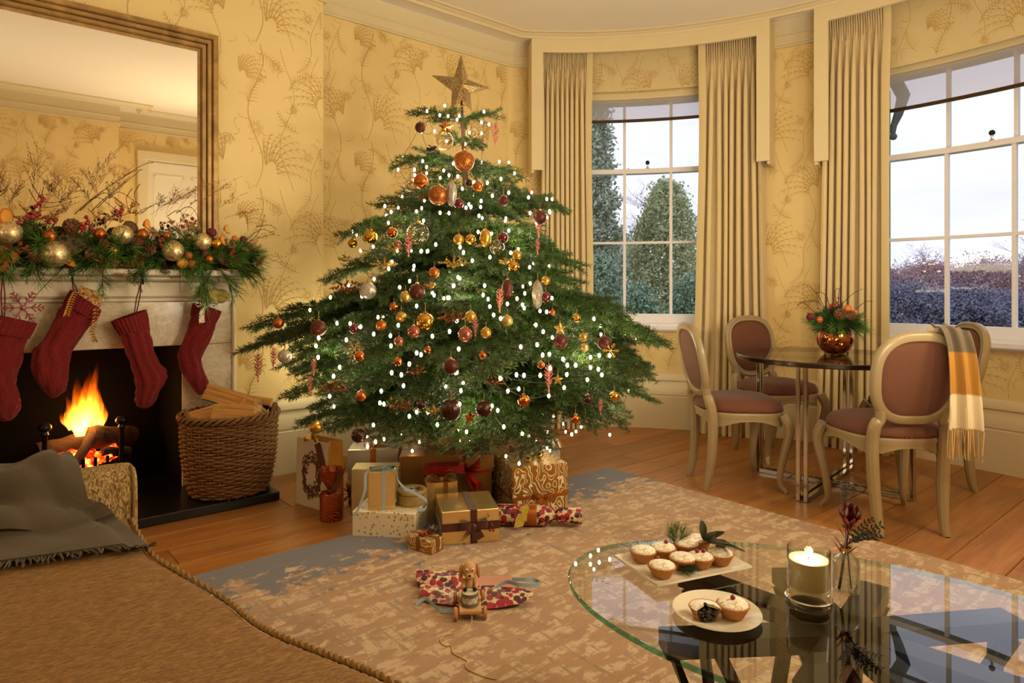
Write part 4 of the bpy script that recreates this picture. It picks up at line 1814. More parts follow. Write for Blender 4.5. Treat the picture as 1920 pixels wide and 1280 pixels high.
c = onY(43, 577, SY - .02)
mb = MB()
snowflake(mb, c, px_r(29), (1, 0, 0), (0, 0, 1), .0042)
single('snowflake_ornament', mb, m_pink, 'pink glitter snowflake tucked in the stocking at the frame edge', 'ornament')
mb = MB()
cp = [onY(x, y, SY - .01) for x, y in ((151, 535), (195, 552), (184, 584), (140, 566))]
mb.add(cp + [p + Vector((0, .012, 0)) for p in cp], [(0, 3, 2, 1), (4, 5, 6, 7), (0, 1, 5, 4), (1, 2, 6, 5), (2, 3, 7, 6), (3, 0, 4, 7)])
single('gift_card', mb, m_card, 'red and gold patterned card box standing in the stocking over the flames', 'card', smooth=0, fix=True)


def leaf(mb, p, d, L, w, up=(0, 0, 1), fold=.2):
    p, d, u = Vector(p), Vector(d).normalized(), Vector(up)
    s = d.cross(u)
    s = s.normalized() if s.length > 1e-6 else d.orthogonal().normalized()
    n = s.cross(d)
    pts = [p, p + d * L * .3 + s * w * .5 + n * w * fold, p + d * L * .65 + s * w * .42 + n * w * fold, p + d * L, p + d * L * .65 - s * w * .42 + n * w * fold, p + d * L * .3 - s * w * .5 + n * w * fold, p + d * L * .3, p + d * L * .65]
    mb.add(pts, [(0, 1, 6), (6, 1, 2, 7), (7, 2, 3), (0, 6, 5), (5, 6, 7, 4), (4, 7, 3)])


for i, (L, lb) in enumerate((([(142, 545), (134, 560), (128, 578), (124, 590)], 'gold leaf sprig hanging over the photo-left of the stocking cuff'), ([(180, 575), (178, 600), (172, 620), (178, 638)], 'gold leaf sprig dangling below the patterned card'))):
    pts = crom([onY(x, y, SY - .07) for x, y in L], 4)
    o = thing('leaf_sprig', lb, 'ornament', pts[0], 0, 'gold leaf sprigs on the stockings')
    part('stem', MB().tube(pts, .0012, 5), m_gleaf, o)
    mb = MB()
    for k, p in enumerate(pts[1:]):
        for s_ in (-1, 1):
            leaf(mb, p, (s_ * .8, -.4, -.5), .018, .009, (0, -1, .3))
    part('leaves', mb, m_gleaf, o, smooth=0)
m_ribpat = NT('white ribbon with copper leaves')
vv = m_ribpat.coord('Object')
vo = m_ribpat.n('TexVoronoi')
vo.inputs['Scale'].default_value = 60
m_ribpat.l(vv, vo.inputs['Vector'])
m_ribpat.col(m_ribpat.ramp(vo.outputs['Distance'], [(.28, '#a06a3a'), (.34, '#e8dfd0')]))
m_ribpat = m_ribpat.m


def ribbon(mb, pts, w, wdir, th=.0015, n=8):
    """flat band through points"""
    P_ = crom(pts, n)
    wd = Vector(wdir).normalized()
    m_ = len(P_)
    mb.grid(lambda u, v: P_[int(round(v * (m_ - 1)))] + wd * (u - .5) * w, 3, m_, thick=th)
    return mb


mb = MB()
ribbon(mb, [onY(x, y, yy) for x, y, yy in ((392, 570, SY - .04), (388, 572, SY - .07), (380, 582, SY - .085), (378, 596, SY - .085), (379, 605, SY - .08))], .028, (1, 0, .3))
ribbon(mb, [onY(x, y, yy) for x, y, yy in ((366, 566, SY - .04), (372, 560, SY - .07), (385, 566, SY - .08), (372, 574, SY - .08), (366, 568, SY - .06))], .02, (.2, 1, .3))
ribbon(mb, [onY(x, y, yy) for x, y, yy in ((390, 572, SY - .05), (398, 566, SY - .07), (408, 568, SY - .06), (400, 574, SY - .06))], .02, (.2, 1, .3))
single('patterned_ribbon', mb, m_ribpat, 'white ribbon printed with copper leaves over the stocking nearest the basket', 'ribbon', smooth=60)
mb = MB()
for k in range(7):
    a = k * .9
    c = onY(405 + 14 * math.cos(a), 555 + 6 * math.sin(a), SY - .02)
    mb.sphere(c, px_r(11), 12, 8, (1.2, .6, .8), dis=lambda v: 1 + .3 * noise.noise(v * 3 + Vector((k, 0, 0))))
single('gauze_bow', mb, m_gauze, 'crumpled gold gauze puff in the stocking nearest the basket', 'bow')

# ------------------------------------------------------------------ log basket
bc = Vector((1.105, 3.655, HZ + .002))
bk = thing('log_basket', 'round wicker basket full of split logs on the hearth', 'basket', bc)
m_wick = mat('brown wicker', '#7a5428', .6, var=.35, vs=25, bump=.3, bs=90)
HB = .40


def rb(z):
    return .185 + .05 * (z / HB) ** .7 + .012 * math.sin(pi * z / HB)


NS = 30
mb = MB()
rows = 31
for i in range(rows):
    z = .012 + (HB - .03) * i / (rows - 1)
    pts = []
    for k in range(NS * 4):
        a = 2 * pi * k / (NS * 4)
        r = rb(z) + .007 * math.cos(a * NS / 2 + (pi if i % 2 else 0))
        pts.append(bc + Vector((r * math.cos(a), r * math.sin(a), z + .003 * math.sin(a * 3 + i))))
    mb.tube(pts, .0062, 6, closed=True, up=(0, 0, 1))
o = part('weave', mb, m_wick, bk, kind='stuff', smooth=60)
mb = MB()
for k in range(NS):
    a = 2 * pi * k / NS
    mb.tube([bc + Vector((rb(z) * math.cos(a), rb(z) * math.sin(a), z)) for z in (0, .1, .2, .3, HB)], .005, 5)
part('stakes', mb, m_wick, bk, kind='stuff')
mb = MB()
for ph in (0, 2.09, 4.19):
    pts = []
    for k in range(144):
        a = 2 * pi * k / 144
        b = a * 13 + ph
        r = rb(HB) + .004 + .012 * math.cos(b)
        pts.append(bc + Vector((r * math.cos(a), r * math.sin(a), HB + .008 + .014 * math.sin(b))))
    mb.tube(pts, .0085, 6, closed=True, up=(0, 0, 1))
part('braided_rim', mb, m_wick, bk, smooth=60)
mb = MB().lathe([(0, .004), (.19, .004), (rb(HB) - .012, HB - .02)], 30, bc)
part('lining', mb, m_dark, bk)
cr_ = math.atan2(-FY, -FX)
for a0 in (cr_ - .75, cr_ + 1.75):
    pts = []
    for k in range(13):
        u = k / 12
        a = a0 + (u - .5) * .52
        pts.append(bc + Vector(((rb(HB) - .004) * math.cos(a), (rb(HB) - .004) * math.sin(a), HB + .005 + .05 * math.sin(pi * u))))
    mb = MB().tube(pts, .011, 8)
    part('handle', mb, m_wick, bk)

t = NT('split log wood')
vv = t.coord('Object', (1, 1, 1))
n1 = t.noise(t.coord('Object', (1.2, 26, 26)), 3, 6, .6, .4)
t.col(t.ramp(n1, [(.3, '#9a6a34'), (.5, '#d09a58'), (.75, '#e2b878')]))
t.b.inputs['Roughness'].default_value = .8
t.bump(n1, .4, .01)
m_split = t.m
m_bark = mat('log bark', '#4a3420', .9, var=.4, vs=25, bump=.7, bs=50, bd=.01)


def split_log(label, c, d, L, r, roll, a0=-.9, a1=.9):
    """wedge of a trunk: two split faces and a bark face; +X along the log"""
    o = thing('split_log', label, 'log', c, 0, 'split logs in the basket')
    q = Vector(d).to_track_quat('X', 'Z').to_matrix() @ Matrix.Rotation(roll, 3, 'X')
    T = Matrix.Identity(4)
    o.rotation_euler = q.to_euler()
    n = 7
    arc = [(r * math.cos(a0 + (a1 - a0) * k / (n - 1)), r * math.sin(a0 + (a1 - a0) * k / (n - 1))) for k in range(n)]
    m0 = -r * .35

    def fn(u, v, x):
        return T @ Vector((x, v + .004 * math.sin(x * 40), u + m0))
    mb = MB().prism([(0, 0)] + arc, fn, -L / 2, L / 2)
    part('wood', mb, m_split, o, world=False, smooth=25, fix=True)
    arc2 = [(u * 1.01, v * 1.01) for u, v in arc] + [(u * 1.07, v * 1.07) for u, v in arc[::-1]]
    part('bark', MB().prism(arc2, fn, -L / 2 + .004, L / 2 - .004), m_bark, o, world=False, smooth=25, fix=True)
    return o


rt = Vector((.765, -.644, 0))
fw = Vector((.644, .765, 0))
lgt = bc + Vector((0, 0, HB + .02))
split_log('split log lying across the top of the basket, pale face up', lgt + rt * .0 + fw * .03 + Vector((0, 0, .085)), rt * .95 - fw * .2 + Vector((0, 0, -.22)), .30, .085, pi * 1.12, -.75, .75)
split_log('split log low at the fireplace side of the basket, pale end showing', lgt - rt * .10 - fw * .02 + Vector((0, 0, .0)), rt * .9 + fw * .3 + Vector((0, 0, .25)), .26, .09, pi * .98)
split_log('triangular log with its dark bark face toward the room', lgt + rt * .07 - fw * .09 + Vector((0, 0, .03)), rt * .9 - fw * .1 + Vector((0, 0, .0)), .22, .085, pi * 1.0 + .4)
split_log('short log standing at the wall side of the basket', lgt + rt * .14 + fw * .05 + Vector((0, 0, .0)), rt * .5 + fw * .3 + Vector((0, 0, -.5)), .22, .06, pi * 1.1)
split_log('small dark log at the back of the basket', lgt + rt * .04 + fw * .13 + Vector((0, 0, .05)), rt * 1 + Vector((0, 0, -.15)), .28, .05, pi)

# ------------------------------------------------------------------ sofa and throw
t = NT('ribbed ochre chenille')
vv = t.coord('Object', (34, 210, 60), (0, 0, R_(7)))
n1 = t.noise(vv, 1.5, 2, .5, .9)
n2 = t.noise(t.coord('Object', (1, 14, 14)), 2, 3)
t.col(t.mix(t.math('MULTIPLY', n2, .6), t.ramp(n1, [(.34, '#6c4a26'), (.52, '#8f6a3a'), (.70, '#b89058')]), '#80592e'))
t.b.inputs['Roughness'].default_value = .85
t.bump(n1, .8, .006)
m_sofa = t.m
t = NT('pebbled cream chenille')
vv = t.coord('Object', (80, 80, 30))
n1 = t.noise(vv, 2.2, 2, .5, .9)
t.col(t.ramp(n1, [(.38, '#6e522c'), (.52, '#a88a56'), (.7, '#cdb282')]))
t.b.inputs['Roughness'].default_value = .85
t.bump(n1, .9, .008)
m_arm = t.m
SZ = .45
edge = [G(x, y, SZ) for x, y in ((250, 968), (285, 1030), (348, 1070), (427.5, 1117), (475, 1155), (526, 1183), (600, 1212), (673, 1240), (744, 1272))]
edge = [Vector((p.x, p.y, SZ)) for p in edge] + [Vector((.62, .75, SZ)), Vector((.66, .45, SZ)), Vector((.68, .1, SZ)), Vector((.68, -.25, SZ))]
edge = crom(edge, 4)
sofa = thing('sofa', 'ochre ribbed chenille sofa in front of the fire', 'sofa', (-.4, 1.0, 0))
mb = MB()
XL = -1.5
SP = [(1.0, 0, -.05), (1.0, 0, -.06)]
sec = [(0, 0, .0), (.02, 0, -.004), (.034, 0, -.018), (.04, 0, -.04), (.038, 0, -.15), (.03, 0, -.28), (.0, 0, -.285)]
m_ = len(edge)


def seat(u, v):
    p = edge[int(round(v * (m_ - 1)))]
    if u < .7:
        k = u / .7
        x = XL + (p.x - .04 - XL) * k
        crown = .012 * math.sin(pi * min(1, max(0, (p.y + .3) / 2.5))) * math.sin(pi * k) ** .5
        return (x, p.y, SZ + crown - (.0 if k < 1 else 0))
    s_ = sec[int(round((u - .7) / .3 * (len(sec) - 1)))]
    return (p.x - .04 + s_[0], p.y, SZ + s_[2])


nu1 = 14
us = [.7 * i / nu1 for i in range(nu1)] + [.7 + .3 * i / (len(sec) - 1) for i in range(len(sec))]
mb.grid(lambda u, v: seat(us[int(round(u * (len(us) - 1)))], v), len(us), m_)
part('seat_cushion', mb, m_sofa, sofa, smooth=60)
pip = [p + Vector((-.004, 0, -.006)) for p in edge]
mb = MB()
for ph in (0, pi):
    pts = []
    for i, p in enumerate(pip):
        for k in range(6):
            q = p.lerp(pip[min(len(pip) - 1, i + 1)], k / 6)
            th = (i * 6 + k) * .9 + ph
            pts.append(q + Vector((.0035 * math.cos(th), 0, .0035 * math.sin(th))))
    mb.tube(pts, .0045, 5)
part('corded_piping', mb, mat('piping cord', '#8a6a38', .8, var=.3, vs=60), sofa)
mb = MB().box((-.44, .95, .10), (1.96, 2.4, .12), .02)
part('plinth', mb, m_sofa, sofa, smooth=0)
for x, y in ((.45, 2.1), (.55, -.1), (-1.3, 2.1), (-1.3, -.1)):
    part('leg', MB().lathe([(.02, 0), (.03, .05)], 10, (x, y, 0)), m_twig, sofa)
# arm at the fireplace end
AY0, AY1, AZ = 2.20, 2.35, .592
ax1 = .405
mb = MB()
prof = [(AY0, .2), (AY0, AZ - .05), (AY0 + .012, AZ - .02), (AY0 + .03, AZ - .004), (AY0 + .05, AZ), (AY1 - .05, AZ), (AY1 - .02, AZ - .01), (AY1, AZ - .05), (AY1, .2)]
K = len(prof)
xs = [-1.5, -.6, .1, ax1 - .06, ax1 - .025, ax1 - .006, ax1]
sh = [0, 0, 0, 0, .006, .02, .05]
for x, s_ in zip(xs, sh):
    for (y, z) in prof:
        yc = (AY0 + AY1) / 2
        mb.v.append((x, yc + (y - yc) * (1 - s_ * 3), z if z < .3 else z - s_ * .6 * (z - .2)))
for i in range(len(xs) - 1):
    for k in range(K - 1):
        mb.f.append((i * K + k, (i + 1) * K + k, (i + 1) * K + k + 1, i * K + k + 1))
mb.f.append(tuple((len(xs) - 1) * K + k for k in range(K)))
part('arm', mb, m_arm, sofa, smooth=50, fix=True)
mb = MB().tube([(ax1 - .012, y - .002, z + .0) for (y, z) in prof[:5]], .004, 5)
part('arm_piping', mb, MATS['piping cord'], sofa)

m_throw = mat('grey wool throw', '#524839', .95, var=.12, vs=14, bump=.5, bs=260, sheen=.1)
tpr = [(AY1 + .02, .40), (AY1 + .02, .52), (AY1 + .005, AZ), (AY1 - .04, AZ + .02), (2.27, AZ + .026), (2.22, AZ + .02), (2.185, AZ - .02), (2.165, AZ - .07), (2.13, SZ + .06), (2.08, SZ + .03), (2.02, SZ + .024), (1.96, SZ + .02), (1.90, SZ + .018)]
tpc = crom([Vector((0, y, z)) for y, z in tpr], 5)
mt = len(tpc)


def throw(u, v):
    p = tpc[int(round(v * (mt - 1)))]
    xr = .20 + .17 * v ** 1.2 + .01 * math.sin(v * 9)
    x = -1.2 + (xr + 1.2) * u
    fold = .020 * math.sin(x * 23 + v * 9.0) + .012 * abs(math.sin(x * 26 - v * 11 + 1)) + .014 * noise.noise(Vector((x * 6, v * 5, 0)))
    k = math.sin(pi * min(1, v * 1.02)) ** .6
    yy = p.y + .09 * (1 - u) * (1 if v > .8 else max(0, (v - .5) / .3)) * 0
    if v > .7:
        yy += (v - .7) / .3 * (.085 * max(0, min(1, (.37 - x) / .3)))
    lift = (.02 + fold) * k
    z = p.z + lift * (.6 if v > .75 else 1)
    if u > .97:
        z = z - .012
    ny = -.6 * lift if .35 < v < .75 else 0
    return (x, yy + ny, z)


th = thing('throw_blanket', 'grey woollen throw with a fringe draped over the sofa arm', 'blanket', (-.1, 2.1, SZ))
mb = MB().grid(throw, 110, mt, thick=.006)
part('cloth', mb, m_throw, th, smooth=70)
mb = MB()
rg = random.Random(8)
for i in range(110):
    u = .55 + .45 * i / 109
    p = Vector(throw(u, 1.0))
    L = rg.uniform(.03, .05)
    e = p + Vector((rg.uniform(-.018, .018), -L, 0))
    e.z = SZ + .014 + rg.random() * .01
    q = bez(p + Vector((0, .004, -.002)), (p + e) / 2 + Vector((rg.uniform(-.008, .008), 0, rg.uniform(.0, .012))), e, 5)
    mb.tube(q, [.003, .0026, .0032, .0026, .0015], 4)
part('fringe', mb, m_throw, th, kind='stuff')
# ================================================================== RUG
t = NT('distressed rug pile')
geo = t.n('NewGeometry')
sp = t.n('SeparateXYZ')
t.l(geo.outputs['Position'], sp.inputs[0])


def mapped(scale, loc=(0, 0, 0)):
    m = t.n('Mapping')
    m.inputs['Scale'].default_value = scale
    m.inputs['Location'].default_value = loc
    t.l(geo.outputs['Position'], m.inputs[0])
    return m.outputs[0]


n_big = t.noise(mapped((1.3, 1.0, 1)), 1.5, 4, .55, .3)
n_blot = t.noise(mapped((13, 22, 1)), .9, 5, .62, .15)
n_str = t.noise(mapped((2.0, 22, 1)), 1.6, 4, .6, .1)
n_stx = t.noise(mapped((26, 2.2, 1), (3, 1, 0)), 1.4, 4, .6, .1)
n_pile = t.noise(mapped((60, 160, 1)), 2.0, 2)
base = t.ramp(n_big, [(.3, '#9c7250'), (.5, '#a88260'), (.7, '#8e6644')])
pale = t.mix(t.ramp(t.math('ADD', t.math('MULTIPLY', n_blot, .7), t.math('MULTIPLY', n_str, .3)), [(.50, 0.0), (.54, 1.0)]), base, '#c8ab88')
taupe = t.ramp(t.math('ADD', t.math('MULTIPLY', n_stx, .55), t.math('MULTIPLY', n_blot, .45)), [(.555, 0.0), (.585, .7)])
c1 = t.mix(taupe, pale, '#7e6450')
taupe2 = t.ramp(t.math('ADD', t.math('MULTIPLY', n_str, .6), t.math('MULTIPLY', n_big, .4)), [(.56, 0.0), (.60, .55)])
c1 = t.mix(taupe2, c1, '#8a6a50')
# blue grey border towards the fireplace side of the rug
n_edge = t.noise(mapped((7, 9, 1), (5, 2, 0)), 1.1, 5, .65, .2)
n_eline = t.noise(mapped((5, 38, 1), (1, 7, 0)), 1.4, 3, .6, .05)
d = t.math('SUBTRACT', 2.744, sp.outputs[1])              # distance from the edge
dn = t.math('ADD', t.math('MULTIPLY', d, 1.25), t.math('MULTIPLY', t.math('SUBTRACT', n_edge, .5), 1.9))
blue = t.ramp(dn, [(.34, 1.0), (.37, 0.0)])
far = t.ramp(d, [(.35, 1.0), (.75, 0.0)])
blue2 = t.math('MULTIPLY', t.ramp(n_eline, [(.60, 0.0), (.63, 1.0)]), far)
c2 = t.mix(t.math('MAXIMUM', blue, blue2), c1, '#50586c')
t.col(t.mix(t.math('MULTIPLY', n_pile, .3), c2, '#a08468'))
t.b.inputs['Roughness'].default_value = .95
t.b.inputs['Sheen Weight'].default_value = .2
hgt = t.math('ADD', t.math('MULTIPLY', n_pile, .5), t.math('ADD', t.math('MULTIPLY', n_str, .6), t.math('MULTIPLY', n_blot, .4)))
t.bump(hgt, .6, .012)
m_rug = t.m
RX0, RX1, RY0, RY1, RT = -.05, 3.094, -.40, 2.744, .011
single('rug', MB().box(((RX0 + RX1) / 2, (RY0 + RY1) / 2, RT / 2), (RX1 - RX0, RY1 - RY0, RT), .005), m_rug, 'large distressed beige and blue-grey rug under the coffee table', 'rug', smooth=0)

# ================================================================== COFFEE TABLE
TZ = .42
tcx, tcy, ta, tb_, tr_ = 1.447, .61, .365, .625, R_(21)
m_tglass = glass('table glass', (.90, .95, .93, 1), 1.5, 1.8)
m_edge = glass('green glass edge', (.16, .50, .42, 1), 1.5, 1.6)
_n = m_edge.node_tree.nodes
_g, _x = _n.new('ShaderNodeNewGeometry'), _n.new('ShaderNodeMix')     # the inner side of the rim is paler
_x.data_type = 'RGBA'
_x.inputs[6].default_value, _x.inputs[7].default_value = (.16, .50, .42, 1), (.62, .84, .80, 1)
m_edge.node_tree.links.new(_g.outputs['Backfacing'], _x.inputs[0])
m_edge.node_tree.links.new(_x.outputs[2], next(q for q in _n if q.type == 'BSDF_TRANSPARENT').inputs[0])
m_steel = mat('blackened steel', '#0c0b0b', .35, .5, var=.2)
ct = thing('coffee_table', 'oval glass coffee table on a black steel star base', 'coffee table', (tcx, tcy, 0))


def oval(k, n=96, f=1.0):
    a = 2 * pi * k / n
    x, y = ta * f * math.cos(a), tb_ * f * math.sin(a)
    return Vector((tcx + x * math.cos(tr_) - y * math.sin(tr_), tcy + x * math.sin(tr_) + y * math.cos(tr_), 0))


mb = MB()
nn_ = 96
mb.v += [tuple(oval(k) + Vector((0, 0, TZ))) for k in range(nn_)]
mb.f.append(tuple(range(nn_)))
tt = part('glass_top', mb, m_tglass, ct, smooth=0)
mb = MB()
for (f, z) in ((1.0, TZ), (1.004, TZ - .003), (1.004, TZ - .011), (1.0, TZ - .013)):
    mb.v += [tuple(oval(k, nn_, f) + Vector((0, 0, z - .0002))) for k in range(nn_)]
for i in range(3):
    for k in range(nn_):
        k2 = (k + 1) % nn_
        mb.f.append((i * nn_ + k, (i + 1) * nn_ + k, (i + 1) * nn_ + k2, i * nn_ + k2))
part('glass_edge', mb, m_edge, tt, fix=True)


def flatbar(mb, a, b, w, t_, up=(0, 0, 1)):
    a, b = Vector(a), Vector(b)
    d = (b - a).normalized()
    s = d.cross(Vector(up))
    s = s.normalized() if s.length > 1e-5 else Vector((1, 0, 0))
    n = s.cross(d)
    vs = []
    for p in (a, b):
        for i, j in ((-1, -1), (1, -1), (1, 1), (-1, 1)):
            vs.append(p + s * (i * w / 2) + n * (j * t_ / 2))
    mb.add(vs, [(0, 1, 2, 3)[::-1], (4, 5, 6, 7), (0, 1, 5, 4), (1, 2, 6, 5), (2, 3, 7, 6), (3, 0, 4, 7)])
    return mb


hub = Vector((tcx, tcy, 0))
zt_ = TZ - .019 - .02
for k, (ang, L) in enumerate(((144, .40), (92, .40), (52, .30), (10, .27), (-32, .40), (-84, .40), (-124, .30), (190, .27))):
    d = Vector((math.cos(R_(ang)), math.sin(R_(ang)), 0))
    e = hub + d * L
    mb = flatbar(MB(), hub + d * .02 + Vector((0, 0, zt_)), e + Vector((0, 0, zt_)), .062, .038)
    arm = part('arm', mb, m_steel, ct, smooth=0)
    s = Vector((-d.y, d.x, 0))
    mb = MB()
    flatbar(mb, e - d * .02 + s * .02 + Vector((0, 0, zt_ - .018)), hub + d * (L * .62) - s * .09 + Vector((0, 0, RT + .002)), .034, .012, d)
    flatbar(mb, e - d * .02 - s * .02 + Vector((0, 0, zt_ - .018)), hub + d * (L * .62) + s * .09 + Vector((0, 0, RT + .002)), .034, .012, d)
    part('crossed_legs', mb, m_steel, arm, smooth=0)
part('hub', MB().lathe([(0, RT), (.10, RT), (.10, RT + .01), (.03, RT + .05), (.03, zt_ - .06), (.07, zt_ + .019), (0, zt_ + .019)], 16, hub), m_steel, ct)

# ------------------------------------------------------------------ things on the coffee table
m_china = mat('white china', '#e2dac6', .15, var=.02, coat=.4)
L_, B_, Rr_ = [W(a, b, TZ) for a, b in ((.262, 1.68), (.334, 1.51), (.59, 1.615))]
T_ = L_ + (Rr_ - B_)
pc = (L_ + Rr_) / 2
ux, uy = (Rr_ - B_) / 2, (L_ - B_) / 2


def platter(u, v):
    a, b = 2 * u - 1, 2 * v - 1
    m = max(abs(a), abs(b))
    k = max(0, m - .72) / .28
    return pc + ux * a + uy * b + Vector((0, 0, .008 + .012 * k * k))


single('serving_platter', MB().grid(platter, 15, 11, thick=.005), m_china, 'white rectangular platter of mince pies on the glass table', 'platter', origin=(pc.x, pc.y, TZ), smooth=60)
PLZ = TZ + .009
m_pastry = mat('baked pastry', '#b0743a', .75, var=.25, vs=30, bump=.3, bs=120)
t = NT('sugared pastry lid')
vv = t.coord('Object')
n1 = t.noise(vv, 130, 4, .7)
n2 = t.noise(vv, 34, 3)
t.col(t.ramp(t.math('ADD', t.math('MULTIPLY', n1, .6), t.math('MULTIPLY', n2, .4)), [(.34, '#b0845a'), (.42, '#e0d0b4'), (.50, '#f5eee2')]))
t.b.inputs['Roughness'].default_value = .9
t.bump(n1, .6, .004)
m_sugar = t.m
PH = .026


def mince_pie(c, label, group='mince pies on the platter', r=.0325):
    o = thing('mince_pie', label, 'pie', c, 0, group)
    crimp = lambda a, z: 1 + (.035 * math.cos(16 * a) if z > PH - .008 else 0)
    part('pastry_case', MB().lathe([(0, 0), (r * .66, 0), (r * .7, .002), (r * .95, PH - .007), (r * 1.04, PH - .003), (r * 1.02, PH), (r * .9, PH + .0005)], 40, wob=crimp), m_pastry, o, world=False)
    part('sugared_lid', MB().lathe([(r * .97, PH - .001), (r * .9, PH + .003), (r * .6, PH + .007), (r * .3, PH + .009), (0, PH + .0095)], 26, wob=lambda a, z: 1 + .02 * math.cos(16 * a)), m_sugar, o, world=False)
    return o


pies = [(1206, 1037, 'mince pie at the outer short end of the platter'), (1243, 1031, 'mince pie with a berry behind the first two pies'), (1241, 1065, 'mince pie nearest the platter front edge'), (1280, 1050, 'mince pie partly behind the fir sprig'),
        (1313, 1048, 'mince pie with red berries on its lid, mid platter'), (1350, 1042, 'mince pie at the candle end of the platter'), (1310, 1015, 'mince pie at the back under the broad leaf'), (1287, 1023, 'mince pie half hidden behind the pine tuft')]
PP = []
for x, y, lb in pies:
    p = G(x, y, PLZ + .018)
    p.z = PLZ
    PP.append(p)
    mince_pie(p, lb)


def berry(label, p, group='red berries on the pies', r=.0055):
    o = thing('red_berry', label, 'berry', p, 0, group)
    part('fruit', MB().sphere((0, 0, r), r, 12, 9), m_berry, o, world=False)
    part('calyx', MB().lathe([(r * .4, r * 1.9), (r * .15, r * 2.15), (0, r * 2.1)], 6), m_twig, o, world=False)
    part('stalk', MB().tube([(r * .3, 0, r * .6), (r * 1.2, r * .3, -r * .3), (r * 2.2, r * .5, -r * .2)], .0006, 4), m_twig, o, world=False)


zt2 = PLZ + PH + .008
berry('red berry on the pie behind the first two pies', PP[1] + Vector((.008, -.004, PH + .007)))
berry('red berry between the two front pies of the platter', PP[2] + Vector((.022, .03, .022)) + rt * .0)
berry('upper of two red berries on the mid platter pie', PP[4] + rt * .008 + Vector((0, 0, PH + .0075)))
berry('lower of two red berries on the mid platter pie', PP[4] - rt * .008 + Vector((0, 0, PH + .007)))
fs = thing('fir_sprig', 'short fir sprig lying at the front of the platter', 'sprig', G(1283, 1076, PLZ))
for k, (d, s_) in enumerate((((.9, -.5, .05), .40), ((.7, -.75, .1), .34), ((1, -.1, .25), .36))):
    place(FIRS[k], 'needle_twig', fs, fs.location + Vector((-.012, .012, .008)), d, .3 * k, s_ * 1.1)
fs = thing('pine_tuft', 'tuft of long pine needles standing among the pies', 'sprig', G(1268, 1035, PLZ))
for k, d in enumerate(((.05, .05, 1), (.35, -.1, .8), (-.15, .1, .9))):
    place(PINE[k], 'needle_twig', fs, fs.location + Vector((0, 0, .012)), d, k, .34)
m_leafg = mat('glossy green leaf', '#2c4a1e', .3, var=.25, vs=30)
lf = thing('bay_sprig', 'sprig of broad green leaves standing at the back of the platter', 'sprig', G(1322, 1030, PLZ))
q0 = lf.location + Vector((0, 0, .02))
mb = MB().tube([q0, q0 + Vector((.005, .01, .04))], .0015, 5)
part('stem', mb, m_twig, lf)
for (tip, w_) in (((1357, 996), .036), ((1315, 976), .020), ((1372, 1020), .022), ((1398, 1034), .014)):
    e = P(tip[0], tip[1], 1.62 if tip[0] != 1398 else 1.6)
    mb = MB()
    nseg = 7
    d = e - q0
    side = d.cross(Vector(fw)).normalized()
    side = side if side.length else Vector((0, 0, 1))
    curve = bez(q0, q0 + d * .5 + Vector((0, 0, .012)), e, nseg)
    mb.grid(lambda u, v: curve[int(round(v * (nseg - 1)))] + side * ((u - .5) * 2 * w_ * .5 * math.sin(pi * (.04 + .93 * v)) ** .8) + fw * (.004 * abs(u - .5)), 5, nseg, thick=.0006)
    part('leaf', mb, m_leafg, lf, smooth=70)
pine_cone('pine_cone', 'small pine cone behind the broad leaves on the platter', G(1350, 1022, PLZ + .016), .014, 'pine cone on the platter', (.8, -.3, .3))

# small plate with the two pies
pp = W(.439, 1.407, TZ)
single('side_plate', MB().lathe([(0, .003), (.052, .003), (.06, .006), (.088, .013), (.0915, .0145), (.0925, .013), (.062, .002), (.05, 0), (0, 0)], 56, pp), m_china, 'round white side plate with a bitten mince pie', 'plate', origin=tuple(pp))
pz = TZ + .0045
pr = G(1374, 1140, pz + .016)
pr.z = pz
mince_pie(pr, 'whole mince pie with a berry on the round plate', 'mince pies on the plate', .0335)
berry('red berry on the whole pie of the round plate', pr + Vector((0, 0, PH + .0075)), 'red berry on the plate')
pb = G(1322, 1146, pz + .014)
pb.z = pz
o = thing('bitten_pie', 'bitten mince pie showing dark fruit filling on the round plate', 'pie', pb)
r = .033
f_a = math.atan2(-FY, -FX) + .15
mb = MB()
half = lambda lo, hi, prof: [[Vector((q * math.cos(lo + (hi - lo) * k / 22), q * math.sin(lo + (hi - lo) * k / 22), z)) for k in range(23)] for q, z in prof]


def wedge(prof, lo, hi):
    m_ = MB()
    R_s = half(lo, hi, prof)
    for row in R_s:
        m_.v += [tuple(p) for p in row]
    for i in range(len(prof) - 1):
        for k in range(22):
            m_.f.append((i * 23 + k, i * 23 + k + 1, (i + 1) * 23 + k + 1, (i + 1) * 23 + k))
    for k in (0, 22):
        m_.f.append(tuple(i * 23 + k for i in range(len(prof))))
    return m_


lo, hi = f_a + 1.0, f_a + 2 * pi - 1.0
part('pastry_case', wedge([(.001, 0), (r * .68, 0), (r * .95, PH - .006), (r * 1.04, PH - .002), (r * 1.0, PH), (r * .9, PH - .003), (r * .62, .004), (.001, .004)], lo, hi), m_pastry, o, world=False, fix=True)
m_fill = mat('dark fruit filling', '#1c0c06', .3, var=.5, vs=90, bump=.8, bs=160, coat=.5)
part('fruit_filling', wedge([(.001, .004), (r * .62, .004), (r * .88, PH - .004), (.001, PH - .006)], lo - .25, hi + .25), m_fill, o, world=False, fix=True)
mb = MB()
for k in range(16):
    a = f_a + (k - 7.5) * .13
    mb.sphere((r * (.25 + .3 * ((k * 7) % 5) / 4) * math.cos(a), r * (.25 + .3 * ((k * 7) % 5) / 4) * math.sin(a), .006 + .0045 * (k % 4)), .0052, 7, 5)
part('loose_fruit', mb, m_fill, o, world=False)
